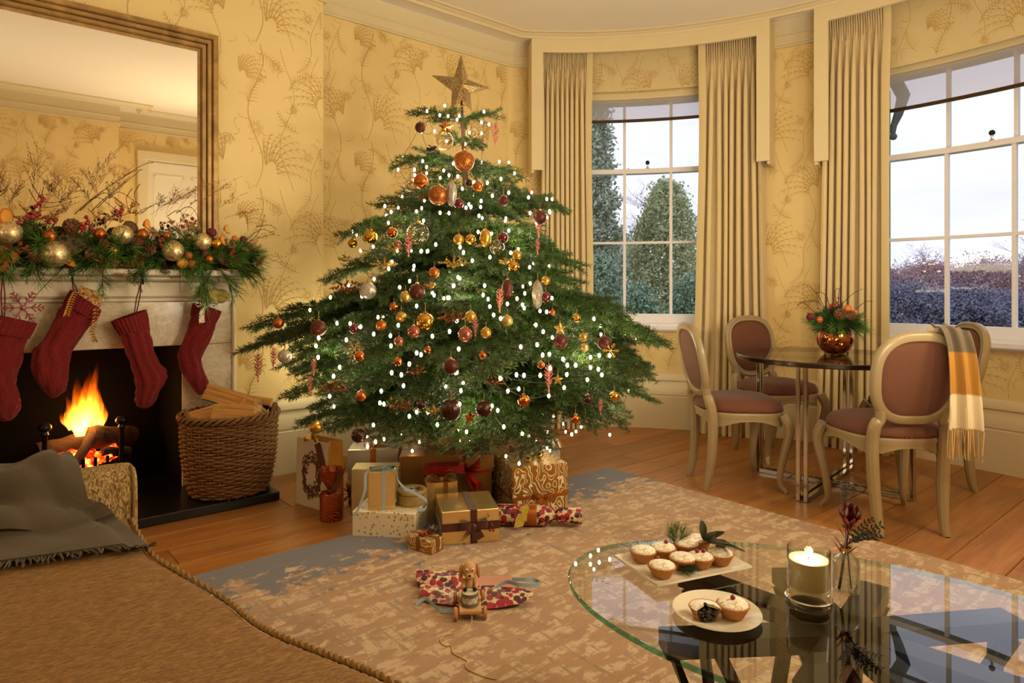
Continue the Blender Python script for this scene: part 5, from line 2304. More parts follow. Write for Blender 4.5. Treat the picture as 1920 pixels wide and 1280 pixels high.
part('sugared_lid', wedge([(.004, PH + .005), (r * .5, PH + .005), (r * .97, PH - .001), (r * .9, PH - .004), (.004, PH)], lo + .1, hi - .1), m_sugar, o, world=False, fix=True)
rg = random.Random(4)
mb = MB()
for k in range(16):
    a = rg.random() * 6.3
    q = pp + Vector((.02 * math.cos(a) + .005, .02 * math.sin(a) - .01, .005)) + Vector((rg.uniform(-.02, .02), rg.uniform(-.015, .015), 0))
    mb.sphere(q, rg.uniform(.0008, .002), 5, 4)
o = single('pastry_crumbs', mb, m_pastry, 'pastry crumbs scattered on the round plate', 'crumbs')
o['kind'] = 'stuff'

# candle
cc_ = W(.668, 1.477, TZ)
single('candle_coaster', MB().lathe([(0, 0), (.049, 0), (.05, .002), (.05, .009), (.048, .011), (0, .011)], 40, cc_), m_chrome, 'round polished metal coaster under the candle glass', 'coaster', origin=tuple(cc_))
cd = thing('candle', 'lit cream candle in a clear glass tumbler on a metal coaster', 'candle', cc_ + Vector((0, 0, .0115)))
m_cglass = glass('candle glass', (.95, .95, .94, 1), 1.5, 2.0)
c0 = cd.location
part('tumbler', MB().lathe([(0, 0), (.040, 0), (.044, .004), (.0455, .02), (.0455, .105), (.0448, .1065), (.044, .105), (.0435, .024), (.04, .018), (0, .017)], 40, c0), m_cglass, cd)
t = NT('candle wax')
t.b.inputs['Base Color'].default_value = lin('#fff0c8')
t.b.inputs['Subsurface Weight'].default_value = .6
t.b.inputs['Subsurface Radius'].default_value = (.03, .018, .008)
t.b.inputs['Roughness'].default_value = .45
m_wax = t.m
part('wax', MB().lathe([(0, .0185), (.0425, .0185), (.043, .024), (.043, .082), (.041, .0825), (.02, .079), (0, .078)], 40, c0), m_wax, cd)
part('wick', MB().tube([c0 + Vector((0, 0, .077)), c0 + Vector((0, 0, .088))], .0012, 5), m_black, cd)
fm = MB()
for dx in (-.0035, .0035):
    fm.lathe([(0, 0), (.0028, .003), (.0034, .007), (.002, .013), (0, .018)], 8, c0 + Vector((dx * .765, -dx * .644, .085)))
part('flame', fm, emit('candle flame', '#ffc870', 14), cd)
lamp('candle_glow', 'POINT', tuple(c0 + Vector((0, 0, .092))), .9, (1, .72, .38), .008)

# bud vase with protea
vb = W(.772, 1.516, TZ)
bv = thing('bud_vase', 'small clear bottle vase of water beside the candle', 'vase', vb)
part('bottle', MB().lathe([(0, 0), (.024, 0), (.028, .003), (.029, .01), (.029, .065), (.026, .077), (.016, .087), (.0125, .093), (.0125, .108), (.0145, .110), (.0145, .114), (.012, .114), (.0112, .108), (.0112, .093), (.0245, .076), (.0272, .064), (.0272, .008), (0, .006)], 32, vb), m_cglass, bv)
part('water', MB().lathe([(0, .007), (.0268, .007), (.0268, .056), (0, .056)], 32, vb), glass('vase water', (.93, .95, .95, 1), 1.33), bv)
mb = MB()
for i in range(3):
    mb.tube([vb + Vector((.0128 * math.cos(a), .0128 * math.sin(a), .098 + .0025 * i)) for a in [k * pi / 8 for k in range(16)]], .0012, 5, closed=True)
part('neck_ribbon', mb, mat('gold thread', '#a8792c', .5, .4), bv)
fb = vb + Vector((0, 0, .008))
pr_ = thing('protea', 'dark red protea flower standing in the bottle vase', 'flower', fb)
m_prot = mat('dark red petal', '#5a0c14', .5, var=.3, vs=30)
m_pstem = mat('red brown stem', '#3a1410', .6, var=.3)
top = P(1590, 990, 1.50)
st = bez(fb + rt * -.016, vb + Vector((0, 0, .07)) + rt * -.006, top, 12)
st2 = [p for p in st]
part('stem', MB().tube(st2, .0032, 7), m_pstem, pr_)
hd = st[-1]
ax = (st[-1] - st[-3]).normalized()
for ring, (n, op, L, w_) in enumerate(((5, .05, .062, .014), (7, .30, .058, .014), (8, .62, .045, .012))):
    for k in range(n):
        a = 2 * pi * (k + .5 * ring) / n
        A_ = ax.orthogonal().normalized()
        B_2 = ax.cross(A_)
        e = A_ * math.cos(a) + B_2 * math.sin(a)
        d1 = ax * math.cos(op * .4) + e * math.sin(op * .4)
        d2 = ax * math.cos(op) + e * math.sin(op)
        cu = bez(hd - ax * .006, hd + d1 * L * .55 + e * .008, hd + d2 * L, 6)
        sd = ax.cross(e)
        mb = MB().grid(lambda u, v: cu[int(round(v * 5))] + sd * ((u - .5) * w_ * math.sin(pi * (.12 + .84 * v)) ** .7) - e * (.003 * (1 - abs(2 * u - 1))), 4, 6, thick=.0007)
        part('petal', mb, m_prot, pr_, smooth=70)
for k, (t_, side_) in enumerate(((.55, -1), (.62, 1), (.7, -1), (.8, 1), (.9, -1))):
    p = st[int(11 * t_)]
    mb = MB()
    leaf(mb, p, ax * .8 + rt * side_ * .5 + fw * (.3 * (-1) ** k), .045, .011)
    part('leaf', mb, m_prot, pr_, smooth=0)
gs = thing('green_spray', 'fine dark green foliage spray in the bottle vase', 'foliage', fb)
m_spr = mat('dark blue green leaflets', '#22382a', .45, var=.3, vs=40)
mb, ml = MB(), MB()
rg = random.Random(12)
q1 = vb + Vector((0, 0, .108))
mb.tube([fb + rt * .012, q1 + rt * .002], .0015, 5)
for (tx, ty, w_) in ((1648, 1000, 1.5), (1635, 975, 1.52), (1650, 985, 1.49), (1625, 1000, 1.47), (1612, 960, 1.55), (1640, 1008, 1.46), (1580, 906, 1.56), (1588, 912, 1.57)):
    e = P(tx, ty, w_)
    cu = bez(q1, (q1 + e) / 2 + Vector((0, 0, .012)), e, 9)
    mb.tube(cu, .0008, 4)
    for i in range(2, 9):
        for s_ in (-1, 1):
            d = (cu[i] - cu[i - 1]).normalized()
            o_ = d.cross(fw) * s_ + fw * rg.uniform(-.5, .5)
            leaf(ml, cu[i], d * .6 + o_, rg.uniform(.009, .014), .005, fw)
part('stems', mb, m_pstem, gs)
part('leaflets', ml, m_spr, gs, smooth=0)

# ================================================================== TOY DOG, WRAPPING PAPER
m_beech = mat('pale beech wood', '#c89a66', .5, var=.1, vs=30)
m_beech2 = mat('beech wood wheel', '#b47c44', .5, var=.1, vs=30)
tp = G(881, 1150, RT)
tp.z = RT
toy = thing('toy_dog', 'wooden pull-along dog drumming on a wheeled cart', 'toy', tp, math.atan2(FY, FX) - pi / 2 + .1)
LP = lambda name, mb, m, par=None, **k: part(name, mb, m, par or toy, world=False, **k)
LP('cart_board', MB().box((0, .02, .030), (.076, .150, .014), .003), m_beech, smooth=0)
for sx in (-1, 1):
    for y in (-.042, .075):
        wh = LP('wheel', MB().lathe([(0, -.0065), (.018, -.0065), (.0215, -.004), (.022, 0), (.0215, .004), (.018, .0065), (0, .0065)], 24, (sx * .049, y, .022), Matrix.Rotation(pi / 2, 4, 'Y')), m_beech2)
for y in (-.042, .075):
    LP('axle', MB().tube([(-.045, y, .022), (.045, y, .022)], .004, 8), m_beech)
dr = LP('drum', MB().lathe([(0, 0), (.027, 0), (.027, .042), (0, .042)], 32, (0, -.012, .038)), mat('cream drum paint', '#d8cdb4', .5, var=.03))
mg = mat('grey drum hoop', '#6a6a6c', .5, var=.05)
for z in (.038, .070):
    part('hoop', MB().lathe([(.0268, 0), (.0292, 0), (.0292, .011), (.0268, .011)], 32, (0, -.012, z)), mg, dr, world=False)
mb = MB()
zz = []
for k in range(17):
    a = 2 * pi * k / 16
    zz.append((.0275 * math.cos(a), -.012 + .0275 * math.sin(a), .050 if k % 2 else .069))
mb.tube(zz, .0006, 4)
part('lacing', mb, m_black, dr, world=False)
LP('body', MB().lathe([(0, 0), (.016, .002), (.021, .02), (.0205, .04), (.015, .06), (.010, .07), (0, .072)], 20, (0, .038, .038)), m_beech)
HD = (0, .034, .135)
hd_ = LP('head', MB().sphere(HD, .0265, 22, 16, (.95, .92, 1.12)).sphere((0, .016, .122), .0165, 16, 12, (.95, 1, .8)), m_beech)
for sx in (-1, 1):
    part('ear', MB().sphere((sx * .0295, .036, .131), .026, 14, 12, (.26, .5, 1.0), Matrix.Rotation(sx * -.12, 4, 'Y')), m_beech2, hd_, world=False)
    part('eye', MB().sphere((sx * .0105, .0115, .144), .0052, 10, 8, (1, .55, 1)), mat('white eye paint', '#eee6d8', .3), hd_, world=False)
    part('pupil', MB().sphere((sx * .0105, .0085, .144), .0026, 8, 6, (1, .5, 1)), m_black, hd_, world=False)
    am = LP('arm', MB().tube([(sx * .018, .034, .098), (sx * .023, .022, .088), (sx * .019, .008, .081)], [.0075, .0075, .006], 10).sphere((sx * .018, .034, .099), .0085, 10, 8).sphere((sx * .0185, .005, .080), .0078, 10, 8), m_beech)
    ds = part('drumstick', MB().tube([(sx * .0185, .006, .086), (sx * .0165, -.012, .0835)], .002, 6), m_black, am, world=False)
    part('stick_knob', MB().sphere((sx * .0165, -.012, .0885), .0075, 12, 8), m_black, am, world=False)
    LP('leg', MB().tube([(sx * .014, .036, .047), (sx * .030, .014, .046)], [.0085, .007], 10).sphere((sx * .031, .012, .047), .009, 10, 8), m_beech)
part('nose', MB().sphere((0, .0015, .128), .0042, 10, 8, (1.2, .8, .8)), m_black, hd_, world=False)
part('mouth', MB().tube([(-.006, .0022, .1195), (0, .0005, .1175), (.006, .0022, .1195)], .0007, 4), m_black, hd_, world=False)
st_px = [(884, 1153), (885, 1165), (873, 1178), (850, 1187), (832, 1191), (826, 1201), (834, 1210), (846, 1211), (850, 1224), (868, 1234), (876, 1240), (873, 1249), (882, 1257), (905, 1267), (931, 1273)]
mb = MB().tube([toy.location + Vector((0, 0, .03)) + (G(st_px[1][0], st_px[1][1], RT) - toy.location) * .8] + crom([G(x, y, RT + .0022) for x, y in st_px[1:]], 6), .0018, 5)
M_inv = Matrix.Rotation(-toy.rotation_euler.z, 4, 'Z') @ Matrix.Translation(-toy.location)
mb.v = [tuple(M_inv @ Vector(v)) for v in mb.v]
LP('pull_string', mb, mat('cream string', '#c8a860', .8))


def floral(name, ca, cb, bgc, s=48):
    t = NT(name)
    vv = t.coord('Object')
    vo = t.n('TexVoronoi')
    vo.inputs['Scale'].default_value = s
    vo2 = t.n('TexVoronoi', feature='DISTANCE_TO_EDGE')
    vo2.inputs['Scale'].default_value = s * 1.2
    t.l(vv, vo.inputs['Vector'])
    t.l(vv, vo2.inputs['Vector'])
    c = t.ramp(vo.outputs['Distance'], [(.58, ca), (.64, bgc)], 'LINEAR')
    sp = t.n('SeparateColor')
    t.l(vo.outputs['Color'], sp.inputs[0])
    c = t.mix(t.ramp(sp.outputs[0], [(.45, 0.0), (.5, 1.0)]), c, t.ramp(vo.outputs['Distance'], [(.52, cb), (.58, bgc)]))
    c = t.mix(t.ramp(vo2.outputs['Distance'], [(.03, .6), (.05, 0.0)]), c, cb)
    t.col(c)
    t.b.inputs['Roughness'].default_value = .45
    MATS[name] = t.m
    return t.m


m_floral = floral('red floral paper', '#a01628', '#4a0c1c', '#d8c09a', 44)
m_pinkp = mat('pink paper back', '#c08878', .4, var=.06, vs=4)


def px_sheet(rows, bumps, seed, thick=.0012, n=4):
    """sheet through rows of (px, py, height) points lying on the rug"""
    pts = [crom([G(x, y, RT + .002) + Vector((0, 0, h)) for x, y, h in r], n) for r in rows]
    cols = [crom([pts[i][k] for i in range(len(pts))], n) for k in range(len(pts[0]))]
    nu, nv = len(cols), len(cols[0])

    def fn(u, v):
        p = cols[int(round(u * (nu - 1)))][int(round(v * (nv - 1)))]
        return p + Vector((0, 0, abs(noise.noise(p * 28 + Vector((seed, 0, 0)))) * bumps))
    return MB().grid(fn, nu, nv, thick=thick)


wp = thing('wrapping_paper', 'torn red floral wrapping paper lying open behind the toy dog', 'wrapping paper', G(900, 1122, RT))
part('floral_sheet', px_sheet([[(792, 1128, .004), (830, 1136, .003), (880, 1140, .003), (930, 1143, .004), (985, 1140, .02)], [(788, 1112, .03), (830, 1120, .02), (880, 1122, .012), (935, 1130, .03), (1000, 1132, .035)], [(800, 1104, .006), (840, 1108, .012), (880, 1110, .008), (930, 1115, .03), (985, 1122, .03)],
                              [(800, 1100, .004), (840, 1102, .006), (880, 1102, .006), (920, 1108, .012), (970, 1116, .01)]], .016, 3), m_floral, wp, smooth=60)
part('rolled_end', px_sheet([[(784, 1102, .002), (820, 1106, .002), (866, 1104, .002)], [(780, 1096, .032), (820, 1098, .03), (868, 1094, .026)], [(783, 1086, .036), (822, 1087, .034), (868, 1084, .03)], [(790, 1085, .004), (824, 1085, .004), (868, 1082, .004)]], .012, 9), m_floral, wp, smooth=60)
part('pink_reverse', px_sheet([[(890, 1108, .003), (930, 1112, .004), (968, 1114, .012)], [(885, 1092, .003), (930, 1096, .004), (972, 1100, .016)], [(884, 1082, .002), (930, 1080, .002), (966, 1084, .004)]], .004, 5), m_pinkp, wp, smooth=60)
m_bluer = mat('pale blue ribbon', '#8fa6b4', .5, var=.05)
mb = MB()
ribbon(mb, [G(x, y, RT + .003) + Vector((0, 0, h)) for x, y, h in ((905, 1128, .01), (945, 1118, .05), (975, 1122, .05), (1003, 1117, .04), (1012, 1110, .035), (1000, 1107, .04), (985, 1112, .05), (960, 1112, .05))], .013, (.1, .1, 1))
ribbon(mb, [G(x, y, RT + .003) + Vector((0, 0, h)) for x, y, h in ((850, 1148, .006), (825, 1149, .01), (810, 1138, .012), (797, 1128, .012), (780, 1134, .003))], .013, (.3, .5, .7))
single('ribbon', mb, m_bluer, 'pale blue ribbon trailing over the torn floral paper', 'ribbon', smooth=60)

# ================================================================== GIFTS UNDER THE TREE
m_gfoil = mat('gold foil paper', '#e6c988', .24, .78, var=.08, vs=6, bump=.25, bs=22, bd=.012)
m_cgold = mat('cream gold paper', '#e0c894', .4, .45, var=.12, vs=30)
m_kraft = mat('bronze kraft paper', '#9a6a34', .42, .35, var=.08, vs=6)
m_redb = mat('red gloss card', '#8c0e12', .25, .1, var=.08, coat=.3)
m_choc = mat('chocolate satin ribbon', '#4a1e10', .35, .15, var=.15, vs=30, sheen=.3)
m_bron = mat('bronze satin ribbon', '#8a5a2c', .35, .4, var=.12)
m_org = mat('copper orange ribbon', '#a85a1e', .35, .4, var=.12)
m_rorg = mat('red organza', '#a8140c', .4, .2, var=.2, vs=20)
m_silver = mat('silver white paper', '#b8ac9c', .35, .3, var=.1, vs=12)
t = NT('gold marbled paper')
vv = t.coord('Object')
n0 = t.n('TexNoise')
n0.inputs['Scale'].default_value = 7
n0.inputs['Detail'].default_value = 2
t.l(vv, n0.inputs['Vector'])
mx_ = t.mix(.45, vv, n0.outputs['Color'], 'LINEAR_LIGHT')
wv = t.n('TexWave', wave_type='BANDS', bands_direction='DIAGONAL')
wv.inputs['Scale'].default_value = 4.0
wv.inputs['Distortion'].default_value = 3
wv.inputs['Detail Scale'].default_value = 1.2
t.l(mx_, wv.inputs['Vector'])
t.col(t.ramp(wv.outputs['Fac'], [(.40, '#b07c28'), (.48, '#e2d2ae'), (.78, '#e8dcc0'), (.86, '#b8862e')]))
t.l(t.ramp(wv.outputs['Fac'], [(.40, .7), (.48, .0), (.78, 0.0), (.86, .7)]), t.b.inputs['Metallic'])
t.b.inputs['Roughness'].default_value = .32
m_marbled = t.m
t = NT('cream paper with gold snowflakes')
vv = t.coord('Object')
vo = t.n('TexVoronoi')
vo.inputs['Scale'].default_value = 55
t.l(vv, vo.inputs['Vector'])
n1 = t.noise(vv, 160, 3)
f = t.math('ADD', vo.outputs['Distance'], t.math('MULTIPLY', n1, .5))
t.col(t.ramp(f, [(.50, '#a8823c'), (.57, '#e2d4b4')]))
t.b.inputs['Roughness'].default_value = .4
m_snowp = t.m


class Gift:
    def __init__(s, label, fl, fr, z0, h, depth, m, group='wrapped presents under the tree', name='gift_box', bev=.004):
        s.z0, s.h, s.d = z0, h, depth
        a, b = Vector((fl[0], fl[1], 0)), Vector((fr[0], fr[1], 0))
        s.ux = (b - a).normalized()
        s.uy = Vector((-s.ux.y, s.ux.x, 0))
        if s.uy.dot(Vector((FX, FY, 0))) < 0:
            s.uy = -s.uy
        s.w = (b - a).length
        s.o = a
        c = a + s.ux * s.w / 2 + s.uy * depth / 2
        s.T = Matrix(((s.ux.x, s.uy.x, 0), (s.ux.y, s.uy.y, 0), (0, 0, 1)))
        s.c = Vector((c.x, c.y, z0))
        s.t = thing(name, label, 'present', s.c, 0, group)
        part('wrapped_box', MB().box(s.c + Vector((0, 0, h / 2)), (s.w, depth, h), bev, s.T), m, s.t, smooth=0)

    def at(s, u, v, z):
        """u, v in 0..1 over the footprint, z in metres above the base"""
        p = s.o + s.ux * s.w * u + s.uy * s.d * v
        return Vector((p.x, p.y, s.z0 + z))

    def band(s, m, w=.025, axis='x', f=.5, e=.0012):
        """ribbon band wrapped round the box: axis x runs across the width over the top,
        y runs front to back over the top, z runs round the sides"""
        W_, D, H = s.w + 2 * e, s.d + 2 * e, s.h + 2 * e
        c = s.c + Vector((0, 0, s.h / 2))
        mb = MB()
        if axis == 'y':
            off = s.ux * ((f - .5) * s.w)
            for (o_, sz) in (((s.uy * -D / 2), (w, .001, H)), ((s.uy * D / 2), (w, .001, H)), (Vector((0, 0, H / 2)), (w, D, .001))):
                mb.box(c + off + o_, sz, 0, s.T)
        elif axis == 'x':
            off = s.uy * ((f - .5) * s.d)
            for (o_, sz) in (((s.ux * -W_ / 2), (.001, w, H)), ((s.ux * W_ / 2), (.001, w, H)), (Vector((0, 0, H / 2)), (W_, w, .001))):
                mb.box(c + off + o_, sz, 0, s.T)
        else:
            off = Vector((0, 0, (f - .5) * s.h))
            for (o_, sz) in (((s.ux * -W_ / 2), (.001, D, w)), ((s.ux * W_ / 2), (.001, D, w)), (s.uy * -D / 2, (W_, .001, w)), (s.uy * D / 2, (W_, .001, w))):
                mb.box(c + off + o_, sz, 0, s.T)
        return part('ribbon_band', mb, m, s.t, smooth=0)

    def bow(s, m, p, n, size=.06, w=.02, tails=((-.5, -1), (.5, -1)), up=None, name='bow'):
        part(name, bow_mesh(p, n, s.ux, size, w, tails, up), m, s.t, smooth=60)


def bow_mesh(p, n, ux, size, w, tails, up=None):
    p, n, ux = Vector(p), Vector(n).normalized(), Vector(ux).normalized()
    uz = Vector(up).normalized() if up is not None else n.cross(ux).normalized()
    mb = MB()
    wd = uz
    for s_ in (-1, 1):
        ribbon(mb, [p + n * .003, p + ux * s_ * size * .5 + n * size * .42 + uz * size * .1, p + ux * s_ * size * .95 + n * size * .30 + uz * size * .18, p + ux * s_ * size * .9 + n * size * .08 + uz * size * .12, p + ux * s_ * size * .45 + n * size * .06, p + n * .004], w, wd + ux * s_ * .2, .0012, 5)
    for tx, tz in tails:
        e = p + ux * tx * size + uz * tz * size + n * .004
        m_ = (p + e) / 2 + n * size * .18
        ribbon(mb, [p + n * .004, m_, e + n * .004], w, (ux * abs(tz) + uz * abs(tx) * .8 + Vector((1e-4, 0, 0))), .0012, 6)
    mb.sphere(p + n * size * .10, w * .5, 8, 6, (1, 1, 1))
    return mb


def gw(lat, w):
    return W(lat, w, 0)


# white snowflake box with the foil box and the round tin on it
g8 = Gift('low cream box with gold snowflakes under the foil and round presents', gw(-.721, 2.957), gw(-.43, 2.919), .001, .12, .20, m_snowp)
z8 = .1215
fl6, fr6 = G(690, 957, z8), G(741, 954, z8)
g6 = Gift('tall gold foil box with pale blue ribbon and bow', fl6, fr6, z8, .172, .10, m_gfoil, bev=.003)
g6.band(m_bluer, .013, 'y', .58)
tp6 = g6.at(.5, .4, .173)
g6.bow(m_bluer, tp6, (0, 0, 1), .045, .014, ((-.9, -.2), (.8, -.3)))
mb = MB()
ribbon(mb, [tp6, g6.at(1.0, .1, .172), g6.at(1.12, -.1, .13), g6.at(1.35, -.2, .10), g6.at(1.75, -.3, .075), g6.at(2.15, -.35, .04), g6.at(2.1, -.4, .006), g6.at(1.8, -.4, .004)], .014, (.2, .3, 1))
ribbon(mb, [tp6, g6.at(-.04, .1, .172), g6.at(-.10, -.1, .10), g6.at(-.3, -.2, .03), g6.at(-.55, -.2, -.02)], .014, g6.ux + Vector((0, 0, .4)))
part('trailing_ribbon', mb, m_bluer, g6.t, smooth=60)
place(FIRS[1], 'fir_sprig', g6.t, g6.at(.7, .3, .178), (.8, -.4, .1), 0, .35)
m_hess = mat('gold hessian', '#a88c50', .8, .15, var=.3, vs=90, bump=.6, bs=240)
p7 = G(771, 945, z8)
o = thing('round_gift', 'round hessian wrapped tin with a white oval tag', 'present', Vector((p7.x, p7.y, z8)) + fw * .02, 0, 'wrapped presents under the tree')
b7 = o.location
part('tin', MB().lathe([(0, 0), (.064, 0), (.069, .006), (.069, .062), (.064, .068), (0, .068)], 36, b7), m_hess, o)
part('oval_tag', MB().lathe([(0, 0), (.034, 0), (.034, .002), (0, .002)], 28, b7 + Vector((-.012, -.012, .0685)), Matrix.Diagonal((1.1, .85, 1, 1))), m_wrib, o)
mb = MB().sphere(b7 + Vector((-.014, -.014, .073)), .006, 8, 6, (1.6, 1, .5))
for k in range(5):
    leaf(mb, b7 + Vector((-.014, -.014, .072)), (math.cos(k * 1.3), math.sin(k * 1.3), .1), .02, .008)
part('tag_motif', mb, m_choc, o, smooth=0)
mb = MB()
for k in range(6):
    leaf(mb, b7 + rt * .035 + fw * -.02 + Vector((0, 0, .07)), (math.cos(k), math.sin(k), .25), .03, .012)
part('bronze_leaves', mb, m_bleaf, o, smooth=0)
part('cord', MB().tube([b7 + Vector((.0695 * math.cos(a), .0695 * math.sin(a), .05)) for a in [k * pi / 12 for k in range(24)]], .0012, 4, closed=True), m_twig, o)

# big foil box with chocolate ribbon
g14 = Gift('shiny gold box with chocolate ribbon and red berries, front of the pile', gw(-.303, 2.835), gw(-.056, 2.889), RT, .145, .26, m_gfoil, bev=.003)
g14.band(m_choc, .030, 'y', .55)
g14.band(m_choc, .036, 'z', .52)
fb_ = g14.at(.55, 0, .075) - g14.uy * .002
g14.bow(m_choc, fb_, -g14.uy, .06, .030, ((-.7, -.8), (.15, -.95), (.55, -.85)), up=(0, 0, 1))
mb, mc = MB(), MB()
rg = random.Random(9)
for k in range(11):
    q = g14.at(.78 + rg.uniform(-.1, .14), 0, .08 + rg.uniform(-.03, .045)) - g14.uy * rg.uniform(.006, .016)
    mb.sphere(q, .0045, 8, 6)
    mc.tube([fb_, (fb_ + q) / 2 - g14.uy * .012, q], .0007, 4)
s_ = part('berry_sprig', mc, m_twig, g14.t)
part('berries', mb, m_berry, s_)
# small marbled parcel with berries
g15 = Gift('small gold marbled parcel with red berries and a brown rosette', gw(-.451, 2.818), gw(-.336, 2.734), RT, .058, .077, m_marbled, bev=.004)
g15.band(m_bron, .02, 'y', .45)
g15.band(m_bron, .02, 'x', .5)
mb = MB()
for k in range(14):
    mb.sphere(g15.at(.5 + rg.uniform(-.17, .17), .5 + rg.uniform(-.25, .25), .062 + rg.uniform(0, .014)), .0055, 8, 6)
part('berries', mb, m_berry, g15.t)
mb = MB()
for k in range(7):
    leaf(mb, g15.at(.62, .9, .06), (math.cos(k * .9), math.sin(k * .9), 1.2), .04, .02)
part('brown_rosette', mb, m_choc, g15.t, smooth=0)
# marbled cube
g12 = Gift('large cream and gold marbled cube tied with orange ribbon', gw(.003, 3.215), gw(.283, 3.315), RT if False else .001, .243, .30, m_marbled, bev=.006)
g12.band(m_org, .016, 'z', .36)
fb_ = g12.at(.52, 0, .09) - g12.uy * .002
g12.bow(m_org, fb_, -g12.uy, .05, .016, ((-1.0, -1.5), (-.4, -1.7), (1.4, -.5)), up=(0, 0, 1))
mb = MB()
for k in range(10):
    mb.tube(crom([g12.at(.30, .4, .245), g12.at(.30 + .05 * math.cos(k), .4 + .08 * math.sin(k), .275 + .01 * (k % 3)), g12.at(.30 + .12 * math.cos(k), .4 + .14 * math.sin(k), .25)], 4), .0012, 4)
part('cord_bow', mb, m_choc, g12.t)
for k, (u, v, r_) in enumerate(((.36, .2, .014), (.62, .35, .017))):
    o = ball_with_cap('gold_bell', ['small gold bell lying near the front of the marbled cube', 'gold bell lying mid top of the marbled cube'][k], 'bell', g12.at(u, v, .2435 + r_), r_, m_gold_s, 'gold bells on the marbled cube', (.5, .2, .8))
# big kraft box, red box, foil box behind
g10 = Gift('big bronze kraft box at the back against the trunk', gw(-.577, 3.36), gw(-.104, 3.40), .001, .262, .25, m_kraft, bev=.003)
mb = MB()
cq = [g10.at(.0, 0, .262), g10.at(.12, 0, .13), g10.at(.0, 0, .0)]
for a, b in ((0, 1), (1, 2)):
    mb.tube([cq[a] - g10.uy * .001, cq[b] - g10.uy * .001], .0012, 4)
part('paper_fold', mb, m_kraft, g10.t)
g9 = Gift('slim gold foil box with bronze gauze ribbon behind the round tin', gw(-.41, 3.13), gw(-.262, 3.16), .001, .195, .09, m_gfoil, bev=.003)
g9.band(m_bron, .022, 'y', .62)
g9.bow(m_bron, g9.at(.5, .1, .197), (0, 0, 1), .07, .03, ((-.9, -.3), (.8, -.4)))
g11 = Gift('small red box with a green base resting on the slim foil box', gw(-.43, 3.222), gw(-.235, 3.25), .1965, .05, .085, m_redb, bev=.002)
mb = MB().box(g11.c + Vector((0, 0, .006)), (g11.w + .003, g11.d + .003, .011), .001, g11.T)
part('green_base', mb, mat('dark green card', '#0e2a16', .4), g11.t, smooth=0)
mb = MB()
for k in range(-2, 3):
    q = g11.at(.62 + .035 * k, 0, .030 + .004 * (k == 0)) - g11.uy * .0008
    mb.box(q, (.005, .0008, .004 + .006 * (k == 0)), 0, g11.T)
part('gold_motif', mb, m_gold_m, g11.t, smooth=0)
# red organza bow on the kraft box
ob = thing('organza_bow', 'large red organza bow spread over the front of the kraft box', 'bow', g10.at(.72, 0, .19) - g10.uy * .02)
pc_ = ob.location
mb = MB()
rg = random.Random(31)
for k in range(15):
    a = rg.uniform(.25, 2.5) if k < 9 else rg.uniform(-1.5, .1)
    L = rg.uniform(.07, .12)
    d = g10.ux * math.cos(a) + Vector((0, 0, math.sin(a)))
    ribbon(mb, [pc_, pc_ + d * L * .5 - g10.uy * rg.uniform(.01, .05), pc_ + d * L - g10.uy * rg.uniform(0, .03)], rg.uniform(.02, .04), Vector((0, 0, 1)).cross(d) + Vector((0, 0, .3)) + g10.ux * .2, .0006, 5)
part('loops', mb, m_rorg, ob, smooth=60)
# two boxes behind the foil box
g5 = Gift('cream gold box behind the tall foil box', gw(-.80, 3.26), gw(-.567, 3.27), .001, .226, .12, m_cgold)
g4 = Gift('pale grey box with copper ribbon at the back left of the pile', gw(-.865, 3.45), gw(-.60, 3.47), .001, .275, .18, m_silver)
g4.band(m_org, .03, 'y', .5)
g4.bow(m_org, g4.at(.5, .3, .277), (0, 0, 1), .06, .025, ((-.8, -.3), (.8, -.3)))
# silver box at the back right
g13 = Gift('silver white box with dark ribbon behind the marbled cube', gw(.02, 3.60), gw(.27, 3.66), .001, .232, .16, m_silver)
g13.bow(m_choc, g13.at(.25, .3, .234), (0, 0, 1), .06, .012, ((-.9, -.4), (.9, -.3)))
mb = MB()
for k in range(9):
    a = k * .7
    ribbon(mb, [g13.at(.86, .3, .234), g13.at(.86, .3, .275) + Vector((.03 * math.cos(a), .03 * math.sin(a), 0)), g13.at(.86, .3, .236) + Vector((.06 * math.cos(a), .06 * math.sin(a), 0))], .014, (-math.sin(a), math.cos(a), 0), .0008, 5)
part('white_rosette', mb, m_wrib, g13.t, smooth=60)

# paper gift bag
bfl, bfr = G(554, 943), G(612, 961)
ux = (bfr - bfl).normalized()
uyb = Vector((-ux.y, ux.x, 0))
uyb = uyb if uyb.dot(fw) > 0 else -uyb
bw_, bd_, bh_ = (bfr - bfl).length, .11, .345
bag = thing('gift_bag', 'white paper gift bag with a brown printed wreath beside the basket', 'gift bag', bfl + ux * bw_ / 2 + uyb * bd_ / 2)
m_bag = mat('white bag paper', '#cfc3b2', .45, var=.04, vs=6)
m_bagin = mat('brown bag lining', '#8a5a28', .6, var=.1)
lean = uyb * .012


def bp(u, v, z):
    return bfl + ux * bw_ * u + uyb * bd_ * v + Vector((0, 0, z)) + lean * (z / bh_) * (1 if v < .5 else -.6)


def panel(mb, a, b, c, d, th=.0012):
    a, b, c, d = map(Vector, (a, b, c, d))
    n = (b - a).cross(d - a).normalized() * th
    mb.add([a, b, c, d, a - n, b - n, c - n, d - n], [(0, 1, 2, 3), (7, 6, 5, 4), (0, 4, 5, 1), (1, 5, 6, 2), (2, 6, 7, 3), (3, 7, 4, 0)])
    return mb


